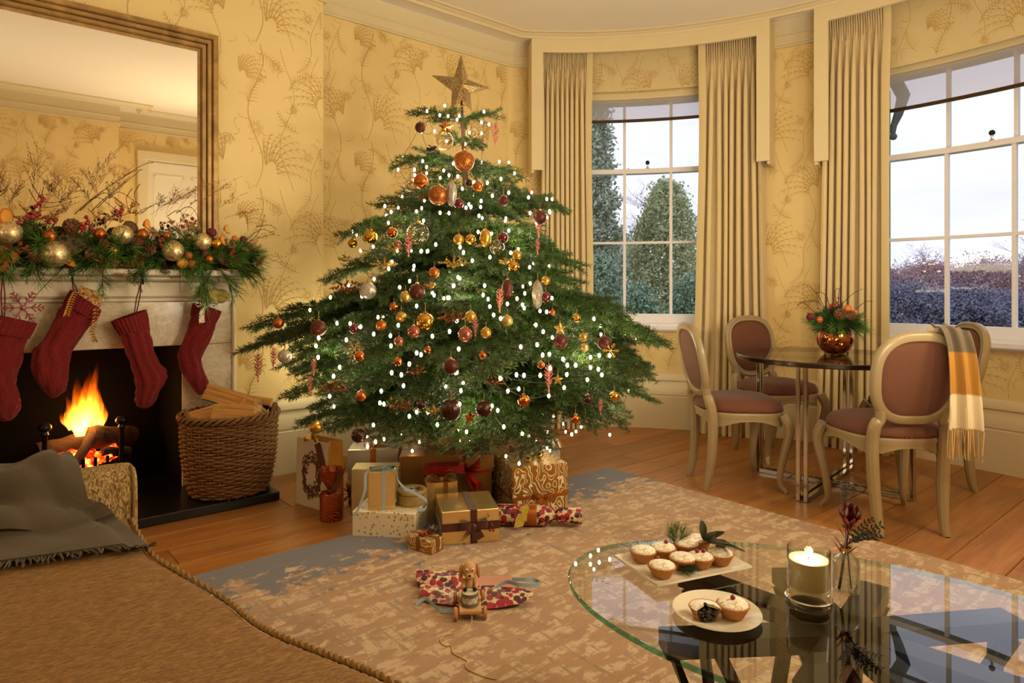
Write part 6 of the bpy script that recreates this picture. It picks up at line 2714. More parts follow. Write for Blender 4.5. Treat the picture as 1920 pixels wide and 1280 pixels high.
part('front_panel', panel(MB(), bp(0, 0, .001), bp(1, 0, .001), bp(1, 0, bh_), bp(0, 0, bh_)), m_bag, bag, smooth=0)
mb = panel(MB(), bp(1, 1, .001), bp(0, 1, .001), bp(0, 1, bh_), bp(1, 1, bh_))
part('back_panel', mb, m_bagin, bag, smooth=0)
mb = MB()
for s_, x in ((0, 0), (1, 1)):
    k = .5
    mv = bp(x, k, bh_) + ux * (-.03 if x else .03)
    m0_ = bp(x, k, .12)
    panel(mb, bp(x, 0, .001), m0_, mv, bp(x, 0, bh_))
    panel(mb, m0_, bp(x, 1, .001), bp(x, 1, bh_), mv)
part('side_gusset', mb, mat('gold side paper', '#c88a2c', .4, .3, var=.06), bag, smooth=0)
part('bottom', panel(MB(), bp(0, 0, .003), bp(0, 1, .003), bp(1, 1, .003), bp(1, 0, .003)), m_bag, bag, smooth=0)
# printed wreath: flat leaves on the front
mb = MB()
rg = random.Random(2)
for k in range(280):
    a = rg.random() * 2 * pi
    rr = rg.gauss(.078, .014)
    c = bp(.5, 0, .165) + ux * (rr * .82 * math.cos(a)) + (Vector((0, 0, 1)) + lean / bh_) * (rr * 1.15 * math.sin(a)) - uyb * .0011
    b = a + pi / 2 + rg.uniform(-.9, .9)
    d = ux * math.cos(b) + Vector((0, 0, math.sin(b)))
    e = ux * -math.sin(b) + Vector((0, 0, math.cos(b)))
    L, w_ = rg.uniform(.018, .032), rg.uniform(.008, .013)
    mb.add([c - d * L / 2, c + e * w_ / 2, c + d * L / 2, c - e * w_ / 2], [(0, 1, 2, 3)])
part('printed_wreath', mb, mat('brown wreath print', '#5c3a1c', .6, var=.25, vs=40), bag, smooth=0)
hp_ = bp(.5, 0, bh_)
mb = MB()
for (f0, f1) in ((.28, .72),):
    ribbon(mb, [bp(f0, 0, bh_ - .012) - uyb * .003, bp(.36, 0, bh_ + .012) - uyb * .02, bp(.55, .1, bh_ + .035) - uyb * .02, bp(f1, 0, bh_ - .012) - uyb * .003], .012, uyb + Vector((0, 0, .5)), .001)
    ribbon(mb, [bp(.62, 0, bh_ - .006) - uyb * .008, bp(.66, 0, bh_ + .02) - uyb * .02, bp(.72, 0, bh_ + .03) - uyb * .015], .012, ux, .001)
part('ribbon_handle', mb, m_gold_m, bag, smooth=60)
a_, b_ = bp(.68, 0, bh_ - .01) - uyb * .006, bp(.9, 0, bh_ - .13) - uyb * .006
dd = (b_ - a_).normalized()
ee = dd.cross(uyb).normalized() * .022
part('brown_tag', panel(MB(), a_ - ee, a_ + ee, b_ + ee, b_ - ee), mat('brown tag card', '#5a3218', .6), bag, smooth=0)

# copper-red wrapped jar
jb = G(621.5, 972, .001)
jr = thing('wrapped_jar', 'round copper-red foil wrapped jar with a frilled top', 'present', jb, 0, 'wrapped presents under the tree')
t = NT('copper red foil')
vv = t.coord('Object')
wv = t.n('TexWave', wave_type='RINGS')
wv.inputs['Scale'].default_value = 48
wv.inputs['Distortion'].default_value = 7
t.l(vv, wv.inputs['Vector'])
t.col(t.ramp(wv.outputs['Fac'], [(.45, '#6a1408'), (.6, '#8e2a0e'), (.85, '#c2702a')]))
t.b.inputs['Metallic'].default_value = .5
t.b.inputs['Roughness'].default_value = .3
t.bump(t.noise(vv, 40, 3), .3, .006)
m_cfoil = t.m
part('jar', MB().lathe([(0, 0), (.052, 0), (.055, .004), (.055, .122), (.05, .132), (.022, .138), (.016, .142)], 32, jb, wob=lambda a, z: 1 + (.05 * math.cos(11 * a) if z > .125 else .006 * math.cos(7 * a))), m_cfoil, jr)
part('frill', MB().lathe([(.015, .140), (.02, .148), (.05, .20), (.062, .245)], 44, jb, wob=lambda a, z: 1 + (.16 * math.cos(7 * a) + .1 * math.cos(3 * a + 1)) * (z - .13) * 9), m_cfoil, jr, smooth=60)
part('tie', MB().tube([jb + Vector((.018 * math.cos(a), .018 * math.sin(a), .143)) for a in [k * pi / 8 for k in range(16)]], .003, 6, closed=True), m_gold_m, jr)
a_, b_ = jb + rt * .02 - fw * .035 + Vector((0, 0, .15)), jb + rt * .055 - fw * .03 + Vector((0, 0, .235))
dd = (b_ - a_).normalized()
ee = dd.cross(fw).normalized() * .014
part('brown_tag', panel(MB(), a_ - ee, a_ + ee, b_ + ee, b_ - ee), MATS['brown tag card'], jr, smooth=0)
# gold rosette on the floor behind the jar
rb0 = G(655, 948, .001)
ro = thing('gold_rosette', 'crumpled gold gauze rosette on the floor behind the copper-red jar', 'bow', rb0 + fw * .03)
mb = MB()
rg = random.Random(14)
for k in range(16):
    a = k * .8
    L = rg.uniform(.03, .055)
    c = ro.location + Vector((0, 0, .05))
    d = rt * math.cos(a) * .8 + Vector((0, 0, math.sin(a) * .75 + .1)) - fw * rg.uniform(.1, .5)
    c2 = c + d * L * 1.6
    c2.z = max(c2.z, .004)
    ribbon(mb, [c, c + d * L - fw * .02 + Vector((0, 0, .012)), c2], rg.uniform(.022, .034), Vector((0, 0, 1)).cross(d) + Vector((.01, 0, .2)), .0008, 5)
part('loops', mb, glitter('gold gauze glitter', '#7a5a26', '#c8a250', 260, .6, .4), ro, smooth=60)

# floral cracker
ca_, cb_ = G(930, 972, RT + .03), G(1090, 975, RT + .03)
ca_.z = cb_.z = 0
cd_ = (cb_ - ca_).normalized()
LL = (cb_ - ca_).length
crk = thing('cracker', 'red floral paper cracker lying in front of the marbled cube', 'present', (ca_ + cb_) / 2 + Vector((0, 0, RT)), 0, 'wrapped presents under the tree')
T = Matrix.Translation(ca_ + Vector((0, 0, RT + .05))) @ frame_to(cd_).to_4x4()
rC = .048
mb = MB().lathe([(.0, .0), (rC * .95, .004), (rC, .012), (rC, LL * .57), (rC * .8, LL * .63), (rC * .42, LL * .67), (rC * .42, LL * .70), (rC * .75, LL * .74), (rC * .80, LL * .99), (rC * .76, LL), (rC * .7, LL * .985), (0, LL * .97)], 36, M=T, wob=lambda a, z: 1 + .035 * math.cos(5 * a + z * 20) * (1 if z > LL * .6 else .3))
part('paper_roll', mb, m_floral, crk)
part('orange_band', MB().lathe([(rC * 1.012, LL * .37), (rC * 1.03, LL * .38), (rC * 1.03, LL * .47), (rC * 1.012, LL * .48)], 36, M=T), m_org, crk)
q = ca_ + cd_ * LL * .30 - fw * .048 + Vector((0, 0, RT + .06))
mb = MB().prism([(-.025, -.045), (.02, -.05), (.03, .03), (.018, .05), (-.004, .052), (-.028, .03)], lambda u, v, d: q + (cd_ * .9 + Vector((0, 0, .25))).normalized() * u + (Vector((0, 0, .85)) + cd_ * .25 + fw * .45).normalized() * v - fw * d, 0, .002)
part('glitter_tag', mb, glitter('yellow gold glitter', '#a08420', '#d8c050', 260, .5, .4), crk, smooth=0, fix=True)
# ================================================================== DINING SET
m_frame = mat('taupe painted wood', '#96825e', .38, var=.08, vs=10, coat=.2)
m_uph = mat('dusty brown velvet', '#623822', .85, var=.16, vs=10, bump=.15, bs=300, sheen=.12)
m_nail = mat('bronze nail heads', '#5a3a22', .3, .9)
CZ = .44


def make_chair(label):
    o = thing('dining_chair', label, 'chair', (0, 0, 0), 0, 'upholstered dining chairs')
    LPc = lambda name, mb, m, par=None, **k: part(name, mb, m, par or o, world=False, **k)
    # seat rail: serpentine band
    def outline(f=1.0, n=64):
        out = []
        for k in range(n):
            a = 2 * pi * k / n
            c, s = math.cos(a), math.sin(a)
            e = 2.7
            x = abs(c) ** (2 / e) * (1 if c > 0 else -1)
            y = abs(s) ** (2 / e) * (1 if s > 0 else -1)
            wx = .225 + .025 * y
            yy = .012 + y * .225
            out.append((x * wx * f, yy * f + .0, a))
        return out
    ol = outline()
    mb = MB()
    K = 64
    for (f, dz0) in ((1.0, 0), (1.02, -.012), (.99, -.03), (1.0, -.062), (.9, -.062), (.9, 0)):
        for (x, y, a) in ol:
            dip = .018 * math.cos(a * 4) if dz0 < -.05 else 0
            mb.v.append((x * f, y * f, CZ + dz0 + dip))
    for i in range(5):
        for k in range(K):
            k2 = (k + 1) % K
            mb.f.append((i * K + k, (i + 1) * K + k, (i + 1) * K + k2, i * K + k2))
    LPc('seat_rail', mb, m_frame, smooth=50, fix=True)
    mb = MB()
    rows = [(1.0, 0), (1.015, .012), (1.005, .03), (.95, .052), (.8, .068), (.5, .078), (.2, .082)]
    for (f, z) in rows:
        for (x, y, a) in ol:
            mb.v.append((x * f, .012 + (y - .012) * f, CZ + z))
    for i in range(len(rows) - 1):
        for k in range(K):
            k2 = (k + 1) % K
            mb.f.append((i * K + k, i * K + k2, (i + 1) * K + k2, (i + 1) * K + k))
    mb.f.append(tuple((len(rows) - 1) * K + k for k in range(K)))
    st = LPc('seat', mb, m_uph, smooth=70)
    mb = MB()
    o2 = outline(1.013, 110)
    for (x, y, a) in o2:
        mb.add([Vector((x, y, CZ + .008)) + Vector(d) * .0042 for d in ((1, 0, 0), (0, 1, 0), (-1, 0, 0), (0, -1, 0), (0, 0, 1), (0, 0, -1))], [(0, 1, 4), (1, 2, 4), (2, 3, 4), (3, 0, 4), (1, 0, 5), (2, 1, 5), (3, 2, 5), (0, 3, 5)])
    LPc('nail_trim', mb, m_nail, st, kind='stuff')
    # cabriole front legs
    for sx in (-1, 1):
        c = [(sx * .205, .195, CZ - .01), (sx * .222, .215, CZ - .06), (sx * .224, .218, .33), (sx * .208, .198, .22), (sx * .194, .180, .10), (sx * .196, .182, .045), (sx * .212, .202, .012), (sx * .214, .204, .0)]
        LPc('front_leg', MB().tube(crom(c, 4), [.030 - .0 * 0 if i < 5 else max(.0145, .033 - .0009 * i) for i in range(29)], 10), m_frame)
    # back legs rising into stiles
    lean = lambda z: -.19 - max(0, z - CZ) * .20
    for sx in (-1, 1):
        c = [(sx * .150, -.225, 0), (sx * .150, -.205, .06), (sx * .158, -.185, .22), (sx * .165, -.185, CZ - .03), (sx * .160, lean(CZ + .06), CZ + .06), (sx * .140, lean(.53), .53), (sx * .146, lean(.575), .575)]
        pts = crom(c, 4)
        LPc('back_leg', MB().tube(pts, [.0165 + .011 * min(1, i / 8) - (.004 if i > 18 else 0) for i in range(len(pts))], 10), m_frame)
    # backrest frame loop
    zc, hz, hx = .705, .19, .182

    def loop(f=1.0, n=56):
        out = []
        for k in range(n):
            a = 2 * pi * k / n
            c, s = math.cos(a), math.sin(a)
            e = 2.9
            x = abs(c) ** (2 / e) * (1 if c > 0 else -1)
            z = abs(s) ** (2 / e) * (1 if s > 0 else -1)
            wx = hx * (1 + .06 * z - .10 * max(0, -z) ** 2)
            zz = zc + z * hz + (.016 * (1 - x * x) if z > 0 else .012 * (1 - x * x))
            out.append(Vector((x * wx * f, lean(zc + (zz - zc) * f), zc + (zz - zc) * f)))
        return out
    L = loop(1.0)
    mb = MB()
    nrm = Vector((0, -1, -.20)).normalized()
    sec = [(-.021, -.012), (-.016, -.019), (.012, -.019), (.021, -.010), (.021, .012), (.010, .020), (-.004, .015), (-.016, .019), (-.021, .012)]
    n = len(L)
    ctr = Vector((0, lean(zc), zc))
    for p in L:
        e = (p - ctr)
        e = (e - nrm * e.dot(nrm)).normalized()
        for (a, b) in sec:
            mb.v.append(tuple(p + e * a - nrm * b))
    ks = len(sec)
    for i in range(n):
        j = (i + 1) % n
        for k in range(ks):
            k2 = (k + 1) % ks
            mb.f.append((i * ks + k, j * ks + k, j * ks + k2, i * ks + k2))
    LPc('back_frame', mb, m_frame, smooth=50, fix=True)
    # padded back panel, both faces
    mb = MB()
    fr = [(.93, .004), (.88, .016), (.7, .024), (.4, .028), (.15, .029)]
    LL = loop(.93)
    for sgn in (1, -1):
        base = len(mb.v)
        for (f, b) in fr:
            for p in loop(f):
                mb.v.append(tuple(p - nrm * (b if sgn > 0 else -b * .55)))
        for i in range(len(fr) - 1):
            for k in range(n):
                k2 = (k + 1) % n
                q = (base + i * n + k, base + i * n + k2, base + (i + 1) * n + k2, base + (i + 1) * n + k)
                mb.f.append(q if sgn > 0 else q[::-1])
        mb.f.append(tuple(base + (len(fr) - 1) * n + k for k in range(n)))
    bpn = LPc('back_panel', mb, m_uph, smooth=70, fix=True)
    mb = MB()
    for p in loop(.90, 84):
        mb.add([p - nrm * .017 + Vector(d) * .0036 for d in ((1, 0, 0), (0, 1, 0), (-1, 0, 0), (0, -1, 0), (0, 0, 1), (0, 0, -1))], [(0, 1, 4), (1, 2, 4), (2, 3, 4), (3, 0, 4), (1, 0, 5), (2, 1, 5), (3, 2, 5), (0, 3, 5)])
    LPc('nail_trim', mb, m_nail, bpn, kind='stuff')
    return o


def heading(a, b):
    v = rt * a + fw * b
    return math.atan2(v.y, v.x) - pi / 2


ch = make_chair('dining chair nearest the Christmas tree, seen side-on')
ch.location = W(1.29, 3.80)
ch.rotation_euler = (0, 0, heading(1, .03))
for (la, w, a, b, lb) in ((1.77, 4.43, .30, -.95, 'dining chair facing the room, its back against the curtains'), (1.815, 3.19, 0, 1, 'dining chair with its back to the camera and a checked scarf on it'), (2.355, 3.80, -1, .12, 'dining chair by the window, partly hidden by the scarf')):
    dup(ch, W(la, w), (0, 0, heading(a, b)), lb)

# round glass dining table
dc = W(1.82, 3.765)
dt = thing('dining_table', 'round glass dining table on a crossed chrome frame', 'table', dc)
m_dglass = glass('smoked table glass', (.52, .48, .44, 1), 1.55)
m_rim = mat('dark chrome rim', '#4a4038', .2, .9)
DTZ, DR = .742, .50
mb = MB()
mb.lathe([(0, DTZ), (DR, DTZ)], 72, dc)
part('glass_top', mb, m_dglass, dt, smooth=0)
part('rim', MB().lathe([(DR - .004, DTZ), (DR, DTZ + .0005), (DR + .004, DTZ - .004), (DR + .004, DTZ - .022), (DR - .01, DTZ - .028), (DR - .02, DTZ - .022), (DR - .02, DTZ - .012), (DR - .004, DTZ)], 72, dc), m_rim, dt)
for (p, q) in (((1.527, 4.04), (2.127, 3.48)), ((1.531, 3.462), (2.09, 4.077))):
    a, b = W(*p), W(*q)
    d = (b - a).normalized()
    s = Vector((-d.y, d.x, 0))
    for e in (a, b):
        for k in (-1, 1):
            part('leg', MB().box(e + s * k * .019 + Vector((0, 0, DTZ / 2 - .014)), (.022, .022, DTZ - .03), .003, Matrix.Rotation(math.atan2(d.y, d.x), 3, 'Z')), m_chrome, dt, smooth=0)
    for k in (-1, 1):
        for z, h in ((.0135, .022), (DTZ - .03, .012)):
            part('base_rail' if h > .02 else 'top_rail', flatbar(MB(), a + s * k * .019 + Vector((0, 0, z)), b + s * k * .019 + Vector((0, 0, z)), .022, h), m_chrome, dt, smooth=0)

# copper vase with winter arrangement
vc = W(1566 / 1 * 0 + (1566 - 960) * 3.86 / FPX, 3.86, DTZ + .001)
va = thing('copper_vase', 'round polished copper bowl vase on the glass dining table', 'vase', vc)
VR = .101
part('bowl', MB().lathe([(0, 0), (.05, .001), (.078, .02), (.097, .055), (VR, .085), (.095, .12), (.078, .148), (.066, .158), (.062, .156), (.075, .146), (.09, .12), (.095, .085), (.07, .03), (0, .01)], 48, vc), mat('mirror copper', '#c07848', .07, 1.0, var=.03), va)
arr = thing('winter_arrangement', 'evergreen arrangement with twigs standing in the copper vase', 'arrangement', vc + Vector((0, 0, .02)))
at_ = vc + Vector((0, 0, .15))
rg = random.Random(40)
part('stems', MB().lathe([(.02, -.12), (.05, 0), (.06, .03), (0, .05)], 10, at_), m_twig, arr)
for i in range(60):
    a = rg.uniform(0, 2 * pi)
    el = rg.uniform(-.45, 1.2)
    d = (math.cos(a) * math.cos(el), math.sin(a) * math.cos(el), math.sin(el))
    pine = el < .1 and rg.random() < .6
    place((PINE if pine else FIRS)[i % 3], 'pine_sprig' if pine else 'fir_sprig', arr, at_ + Vector((0, 0, .03)) + Vector(d) * .02, d, rg.uniform(-2, 2), rg.uniform(.75, 1.0) * (.95 if el < .5 else .8))
for L in ([(1545, 575), (1530, 548), (1512, 533)], [(1525, 583), (1505, 566), (1494, 572)], [(1535, 565), (1510, 565), (1495, 574)], [(1572, 565), (1573, 545), (1576, 537)], [(1576, 565), (1577, 548), (1575, 538)], [(1580, 568), (1600, 550), (1618, 541)], [(1610, 575), (1622, 566), (1637, 564)], [(1550, 555), (1540, 548), (1528, 551)], [(1567, 560), (1566, 545), (1572, 540)]):
    pts = [at_] + crom([P(x, y, 3.84) for x, y in L], 5)
    mb = MB().tube(pts, [.0022 - .0013 * i / len(pts) for i in range(len(pts))], 5)
    for p in pts[4::2]:
        mb.sphere(p, .0026, 5, 4)
    part('bare_twig', mb, m_twig, arr)
AG = 'decorations in the dining table arrangement'
orange_slit('dried_orange', 'small orange low at the chair side of the dining table arrangement', P(1537, 599, 3.745), px_r(6.5, 3.75), AG, (0, -1, .2), m_ored)
orange_slit('dried_orange', 'orange slices behind the cone in the dining table arrangement', P(1590, 579, 3.77), px_r(8, 3.75), AG, (0, -1, .2), m_orange)
orange_slit('dried_orange', 'tiny orange at the window side of the dining table arrangement', P(1604, 585, 3.77), px_r(5, 3.75), AG, (0, -1, .2), m_orange)
pine_cone('pine_cone', 'large pine cone at the front of the dining table arrangement', P(1575, 590, 3.735), px_r(11, 3.73), AG, (-.7, -.3, .3))
pine_cone('pine_cone', 'second pine cone at the window side of the dining table arrangement', P(1592, 592, 3.735), px_r(10, 3.73), AG, (.8, -.4, .1))
o = single('moss_ball', MB().sphere((0, 0, 0), px_r(7, 3.76), 16, 10, dis=lambda v: 1 + .07 * noise.noise(v * 6)), m_burg, 'burgundy moss ball at the tree side of the dining table arrangement', 'moss ball', AG, origin=(0, 0, 0))
o.location = P(1519, 594, 3.78)
mbs, mbb = MB(), MB()
for (x, y) in ((1572, 558), (1566, 570), (1573, 571), (1556, 575), (1558, 572), (1569, 567), (1562, 573)):
    p = P(x, y, 3.76)
    mbb.sphere(p, .0065, 8, 6)
    mbs.tube([at_ + Vector((0, 0, .05)), p], .0008, 4)
s_ = part('berry_sprig', mbs, m_twig, arr)
part('berries', mbb, m_berry, s_)

# scarf over the near chair
t = NT('checked wool scarf')
geo = t.n('NewGeometry')
sp = t.n('SeparateXYZ')
t.l(geo.outputs['Position'], sp.inputs[0])
uvn = t.n('UVMap')
spu = t.n('SeparateXYZ')
t.l(uvn.outputs[0], spu.inputs[0])
vband = t.ramp(spu.outputs[1], [(0, '#dcc9a4'), (.20, '#dcc9a4'), (.205, '#b07c28'), (.36, '#b07c28'), (.365, '#6a5c46'), (.64, '#6a5c46'), (.645, '#d0b98e')], 'LINEAR')
uband = t.ramp(spu.outputs[0], [(.0, '#ffffff'), (.30, '#ffffff'), (.31, '#cfc6b6'), (.62, '#cfc6b6'), (.63, '#ffffff')])
t.col(t.mix(.75, vband, uband, 'MULTIPLY'))
t.b.inputs['Roughness'].default_value = .9
t.b.inputs['Sheen Weight'].default_value = .3
t.bump(t.noise(t.coord('Object'), 260, 2), .3, .003)
m_scarf = t.m
sc_c = W(2.0, 2.93)
scf = thing('scarf', 'checked mustard, cream and grey scarf with a fringe over the chair corner', 'scarf', Vector((sc_c.x, sc_c.y, .38)))
spine = crom([W(1.94, 3.0, .60), W(1.935, 2.985, .74), W(1.93, 2.955, .88), W(1.93, 2.915, .952), W(1.935, 2.872, .945), W(1.945, 2.848, .86), W(1.955, 2.845, .72), W(1.96, 2.845, .58), W(1.96, 2.845, .51)], 5)
ns = len(spine)
us_ = 25


def scarf_pt(u, v):
    p = spine[ns - 1 - int(round(v * (ns - 1)))]
    wdt = .135 + .015 * math.cos(v * 7)
    d = (u - .5) * wdt
    k = .013 * math.sin(u * 13 + 1 + v * 1.5) + .006 * math.sin(u * 27 + v * 3)
    q = p + rt * d
    if v < .62:
        q = q - fw * k
    else:
        q = q + Vector((0, 0, k * .5 + .01)) + fw * (k if v > .8 else 0)
    q.z += -.05 * max(0, (u - .55)) * (1 if v > .5 else .3)
    return q


mb = MB().grid(scarf_pt, us_, ns)
o = part('cloth', mb, m_scarf, scf, smooth=80)
uvl = o.data.uv_layers.new(name='UVMap')
for lp in o.data.loops:
    i = lp.vertex_index
    uvl.data[lp.index].uv = ((i % us_) / (us_ - 1), (i // us_) / (ns - 1))
sm = o.modifiers.new('thickness', 'SOLIDIFY')
sm.thickness = .004
mb, mb2 = MB(), MB()
rg = random.Random(6)
for i in range(34):
    p = Vector(scarf_pt(i / 33, 0))
    e = p + Vector((rg.uniform(-.008, .008), rg.uniform(-.008, .008), -rg.uniform(.10, .135)))
    (mb if i % 3 else mb2).tube(bez(p, (p + e) / 2 + Vector((rg.uniform(-.006, .006), 0, 0)), e, 4), .0017, 4)
part('fringe', mb, mat('mustard wool fringe', '#b8883a', .9, var=.15), scf, kind='stuff')
part('fringe', mb2, mat('cream wool fringe', '#d0bc94', .9, var=.1), scf, kind='stuff')
# ================================================================== CHRISTMAS TREE
TWX = 3.72
tb0 = W((900 - 960) * TWX / FPX, TWX)
TXC, TYC = tb0.x, tb0.y
m_tneedle = mat('nordmann needles', '#36541a', .5, var=.45, vs=6, objvar=.22)
m_tbark = mat('tree bark', '#4a3626', .9, var=.3, vs=20, bump=.6, bs=60)
TPX = -.10 / 2.3       # the trunk leans slightly towards the fireplace


def axis(z):
    return Vector((TXC, TYC, 0)) + rt * (-.11 * z / 2.3) + Vector((0, 0, z))


def tree_branch(name, L, seed):
    rng = np.random.default_rng(seed)
    n = 14
    main = []
    for i in range(n + 1):
        u = i / n
        main.append(np.array([L * u, .03 * L * math.sin(u * 3 + seed), L * (.10 * math.sin(u * pi) - .02 * u)]))
    lines = [main]
    k = max(4, int(L / .055))
    for i in range(k):
        t_ = .12 + .86 * (i + .5) / k
        p = main[int(t_ * n)] + (main[min(n, int(t_ * n) + 1)] - main[int(t_ * n)]) * ((t_ * n) % 1)
        for s_ in (-1, 1):
            l = (.40 * L * (1 - t_) ** .8 + .07) * rng.uniform(.8, 1.15)
            l = min(l, .34)
            a = s_ * rng.uniform(.75, 1.05)
            d = np.array([math.cos(a), math.sin(a), rng.uniform(-.25, .12)])
            pts = [p + d * l * j / 5 + np.array([.06 * l * (j / 5) ** 2, 0, -.10 * l * (j / 5) ** 2]) for j in range(6)]
            lines.append(pts)
            if l > .12:
                m = int(l / .05)
                for q in range(1, m):
                    f = q / m
                    b = pts[int(f * 5)]
                    for s2 in (-1, 1):
                        if rng.random() < .85:
                            a2 = a + s2 * rng.uniform(.6, .9)
                            l2 = (.5 * l * (1 - f) + .03) * rng.uniform(.7, 1.1)
                            d2 = np.array([math.cos(a2), math.sin(a2), rng.uniform(-.3, .15)])
                            lines.append([b + d2 * l2 * j / 3 + np.array([0, 0, -.08 * l2 * (j / 3) ** 2]) for j in range(4)])
    V, F = needles(lines, .025, .0019, .0036, rng, 1.0, .18)
    st = MB()
    for j, Ln in enumerate(lines):
        st.tube(Ln, [(.006 * L + .0025) * (1 - .8 * i / (len(Ln) - 1)) if j == 0 else .0018 for i in range(len(Ln))], 4, cap=False)
    return mesh_join(name, V, F, m_tneedle, st, m_tbark)


BRM = {}
for L in (.22, .42, .68, .98):
    BRM[L] = [tree_branch('branch', L, int(L * 100) + s) for s in (0, 1, 2)]

tree = thing('christmas_tree', 'wide Nordmann fir Christmas tree standing by the chimney breast', 'tree', axis(0))
mb = MB().tube([axis(z) for z in (.02, .3, .8, 1.4, 1.9, 2.2)], [.058, .055, .042, .026, .012, .006], 12)
part('trunk', mb, m_tbark, tree)
stand = MB().lathe([(.20, 0), (.20, .012), (.11, .03), (.085, .05), (.085, .10), (.06, .10)], 20, axis(0))
part('stand', stand, m_black, tree)


def add_branch(z0, tip, rnd_, roll=0.0):
    a = axis(z0)
    v = Vector(tip) - a
    L = v.length
    key = min(BRM, key=lambda q: abs(math.log(q / L)))
    o = place(BRM[key][rnd_.randrange(3)], 'branch', tree, a, v, roll, 1.0)
    s = L / key
    o.scale = (s, min(1.15, max(.85, s)), min(1.1, max(.85, s)))
    return o


PROF = [(2.30, .02), (2.11, .22), (1.82, .32), (1.58, .60), (1.43, .55), (1.19, .70), (1.02, .88), (.93, 1.05), (.82, 1.18), (.64, 1.02), (.40, .94), (.24, .62), (.12, .3)]


def prof_r(z):
    for (za, ra_), (zb, rb_) in zip(PROF, PROF[1:]):
        if zb <= z <= za:
            return ra_ + (rb_ - ra_) * (za - z) / (za - zb)
    return .05


rg = random.Random(17)
WH = [(2.05, 2.10, .18, 2), (1.93, 1.97, .10, 2), (1.79, 1.81, .30, 6), (1.66, 1.67, .30, 3), (1.58, 1.56, .58, 8), (1.44, 1.40, .54, 9), (1.30, 1.25, .62, 10), (1.18, 1.11, .72, 10), (1.05, .98, .86, 11), (.93, .88, 1.04, 12), (.82, .76, 1.10, 12),
      (.72, .64, 1.00, 12), (.62, .52, .96, 12), (.54, .44, .84, 11)]
for wi, (z0, z1, r, n) in enumerate(WH):
    off = rg.random() * 6.28
    for k in range(n):
        a = off + 2 * pi * k / n + rg.uniform(-.2, .2)
        d = Vector((math.cos(a), math.sin(a), 0))
        rr = r * rg.uniform(.82, 1.06)
        if d.y > .05:
            rr = min(rr, (YR - .20 - TYC) / d.y)
        bd = Vector((1.762, 3.95, 0))
        ax_ = axis(z1)
        tip = Vector((ax_.x, ax_.y, 0)) + d * rr
        if tip.x < 1.84 and tip.y > 3.86:
            rr *= max(.4, (3.86 - TYC) / max(.01, d.y) / rr)
            tip = Vector((ax_.x, ax_.y, 0)) + d * rr
        add_branch(z0, (tip.x, tip.y, z1 + rg.uniform(-.05, .05)), rg, rg.uniform(-.25, .25))
# branches whose tips are plain in the photograph: pixel of the tip, depth, height at trunk
for (px, py, w, z0) in ((455, 652, 3.62, .93), (478, 612, 3.80, .98), (1252, 640, 3.62, .95), (1215, 690, 3.55, .88), (1180, 665, 3.45, .92), (640, 440, 3.60, 1.50), (1060, 392, 3.68, 1.62), (780, 214, 3.70, 2.07), (932, 214, 3.70, 2.07), (900, 268, 3.66, 1.97),
                        (735, 312, 3.66, 1.84), (940, 335, 3.60, 1.80), (610, 525, 3.75, 1.25), (1045, 515, 3.6, 1.25), (1045, 470, 3.66, 1.38), (1125, 580, 3.62, 1.05), (1135, 600, 3.5, 1.02), (575, 590, 3.7, 1.05), (560, 790, 3.3, .56), (600, 800, 3.1, .5), (1180, 790, 3.4, .62), (1010, 845, 2.98, .50), (1125, 800, 3.2, .6),
                        (760, 828, 2.92, .52), (850, 836, 2.88, .50), (690, 818, 2.95, .54), (930, 800, 2.85, .55), (545, 690, 3.45, .75), (1165, 730, 3.35, .7)):
    add_branch(z0, P(px, py, w), rg, rg.uniform(-.2, .2))

# ------------------------------------------------------------------ fairy lights
m_bulb = emit('fairy bulb glow', '#ffe2a8', 26)
lights = thing('fairy_lights', 'string of warm white fairy lights wound round the Christmas tree', 'string lights', axis(.3))
bm_ = MB().sphere((0, 0, 0), .0062, 8, 6, (1, 1, 1.5)).mesh('bulb', m_bulb)


def on_tree(px, py, f=.97, rbulb=0.0):
    """point on the front of the tree seen at a pixel"""
    w = TWX - .4
    for _ in range(6):
        z = EYE - w * (py - HY) / FPX
        a_ = axis(z)
        fw_axis = a_.x * FX + a_.y * FY
        la_axis = a_.x * .765 - a_.y * .644
        r = prof_r(z) * f + rbulb
        lat = (px - 960) * w / FPX - la_axis
        dep = math.sqrt(max(0.0, r * r - lat * lat))
        w = fw_axis - dep
    return P(px, py, w)


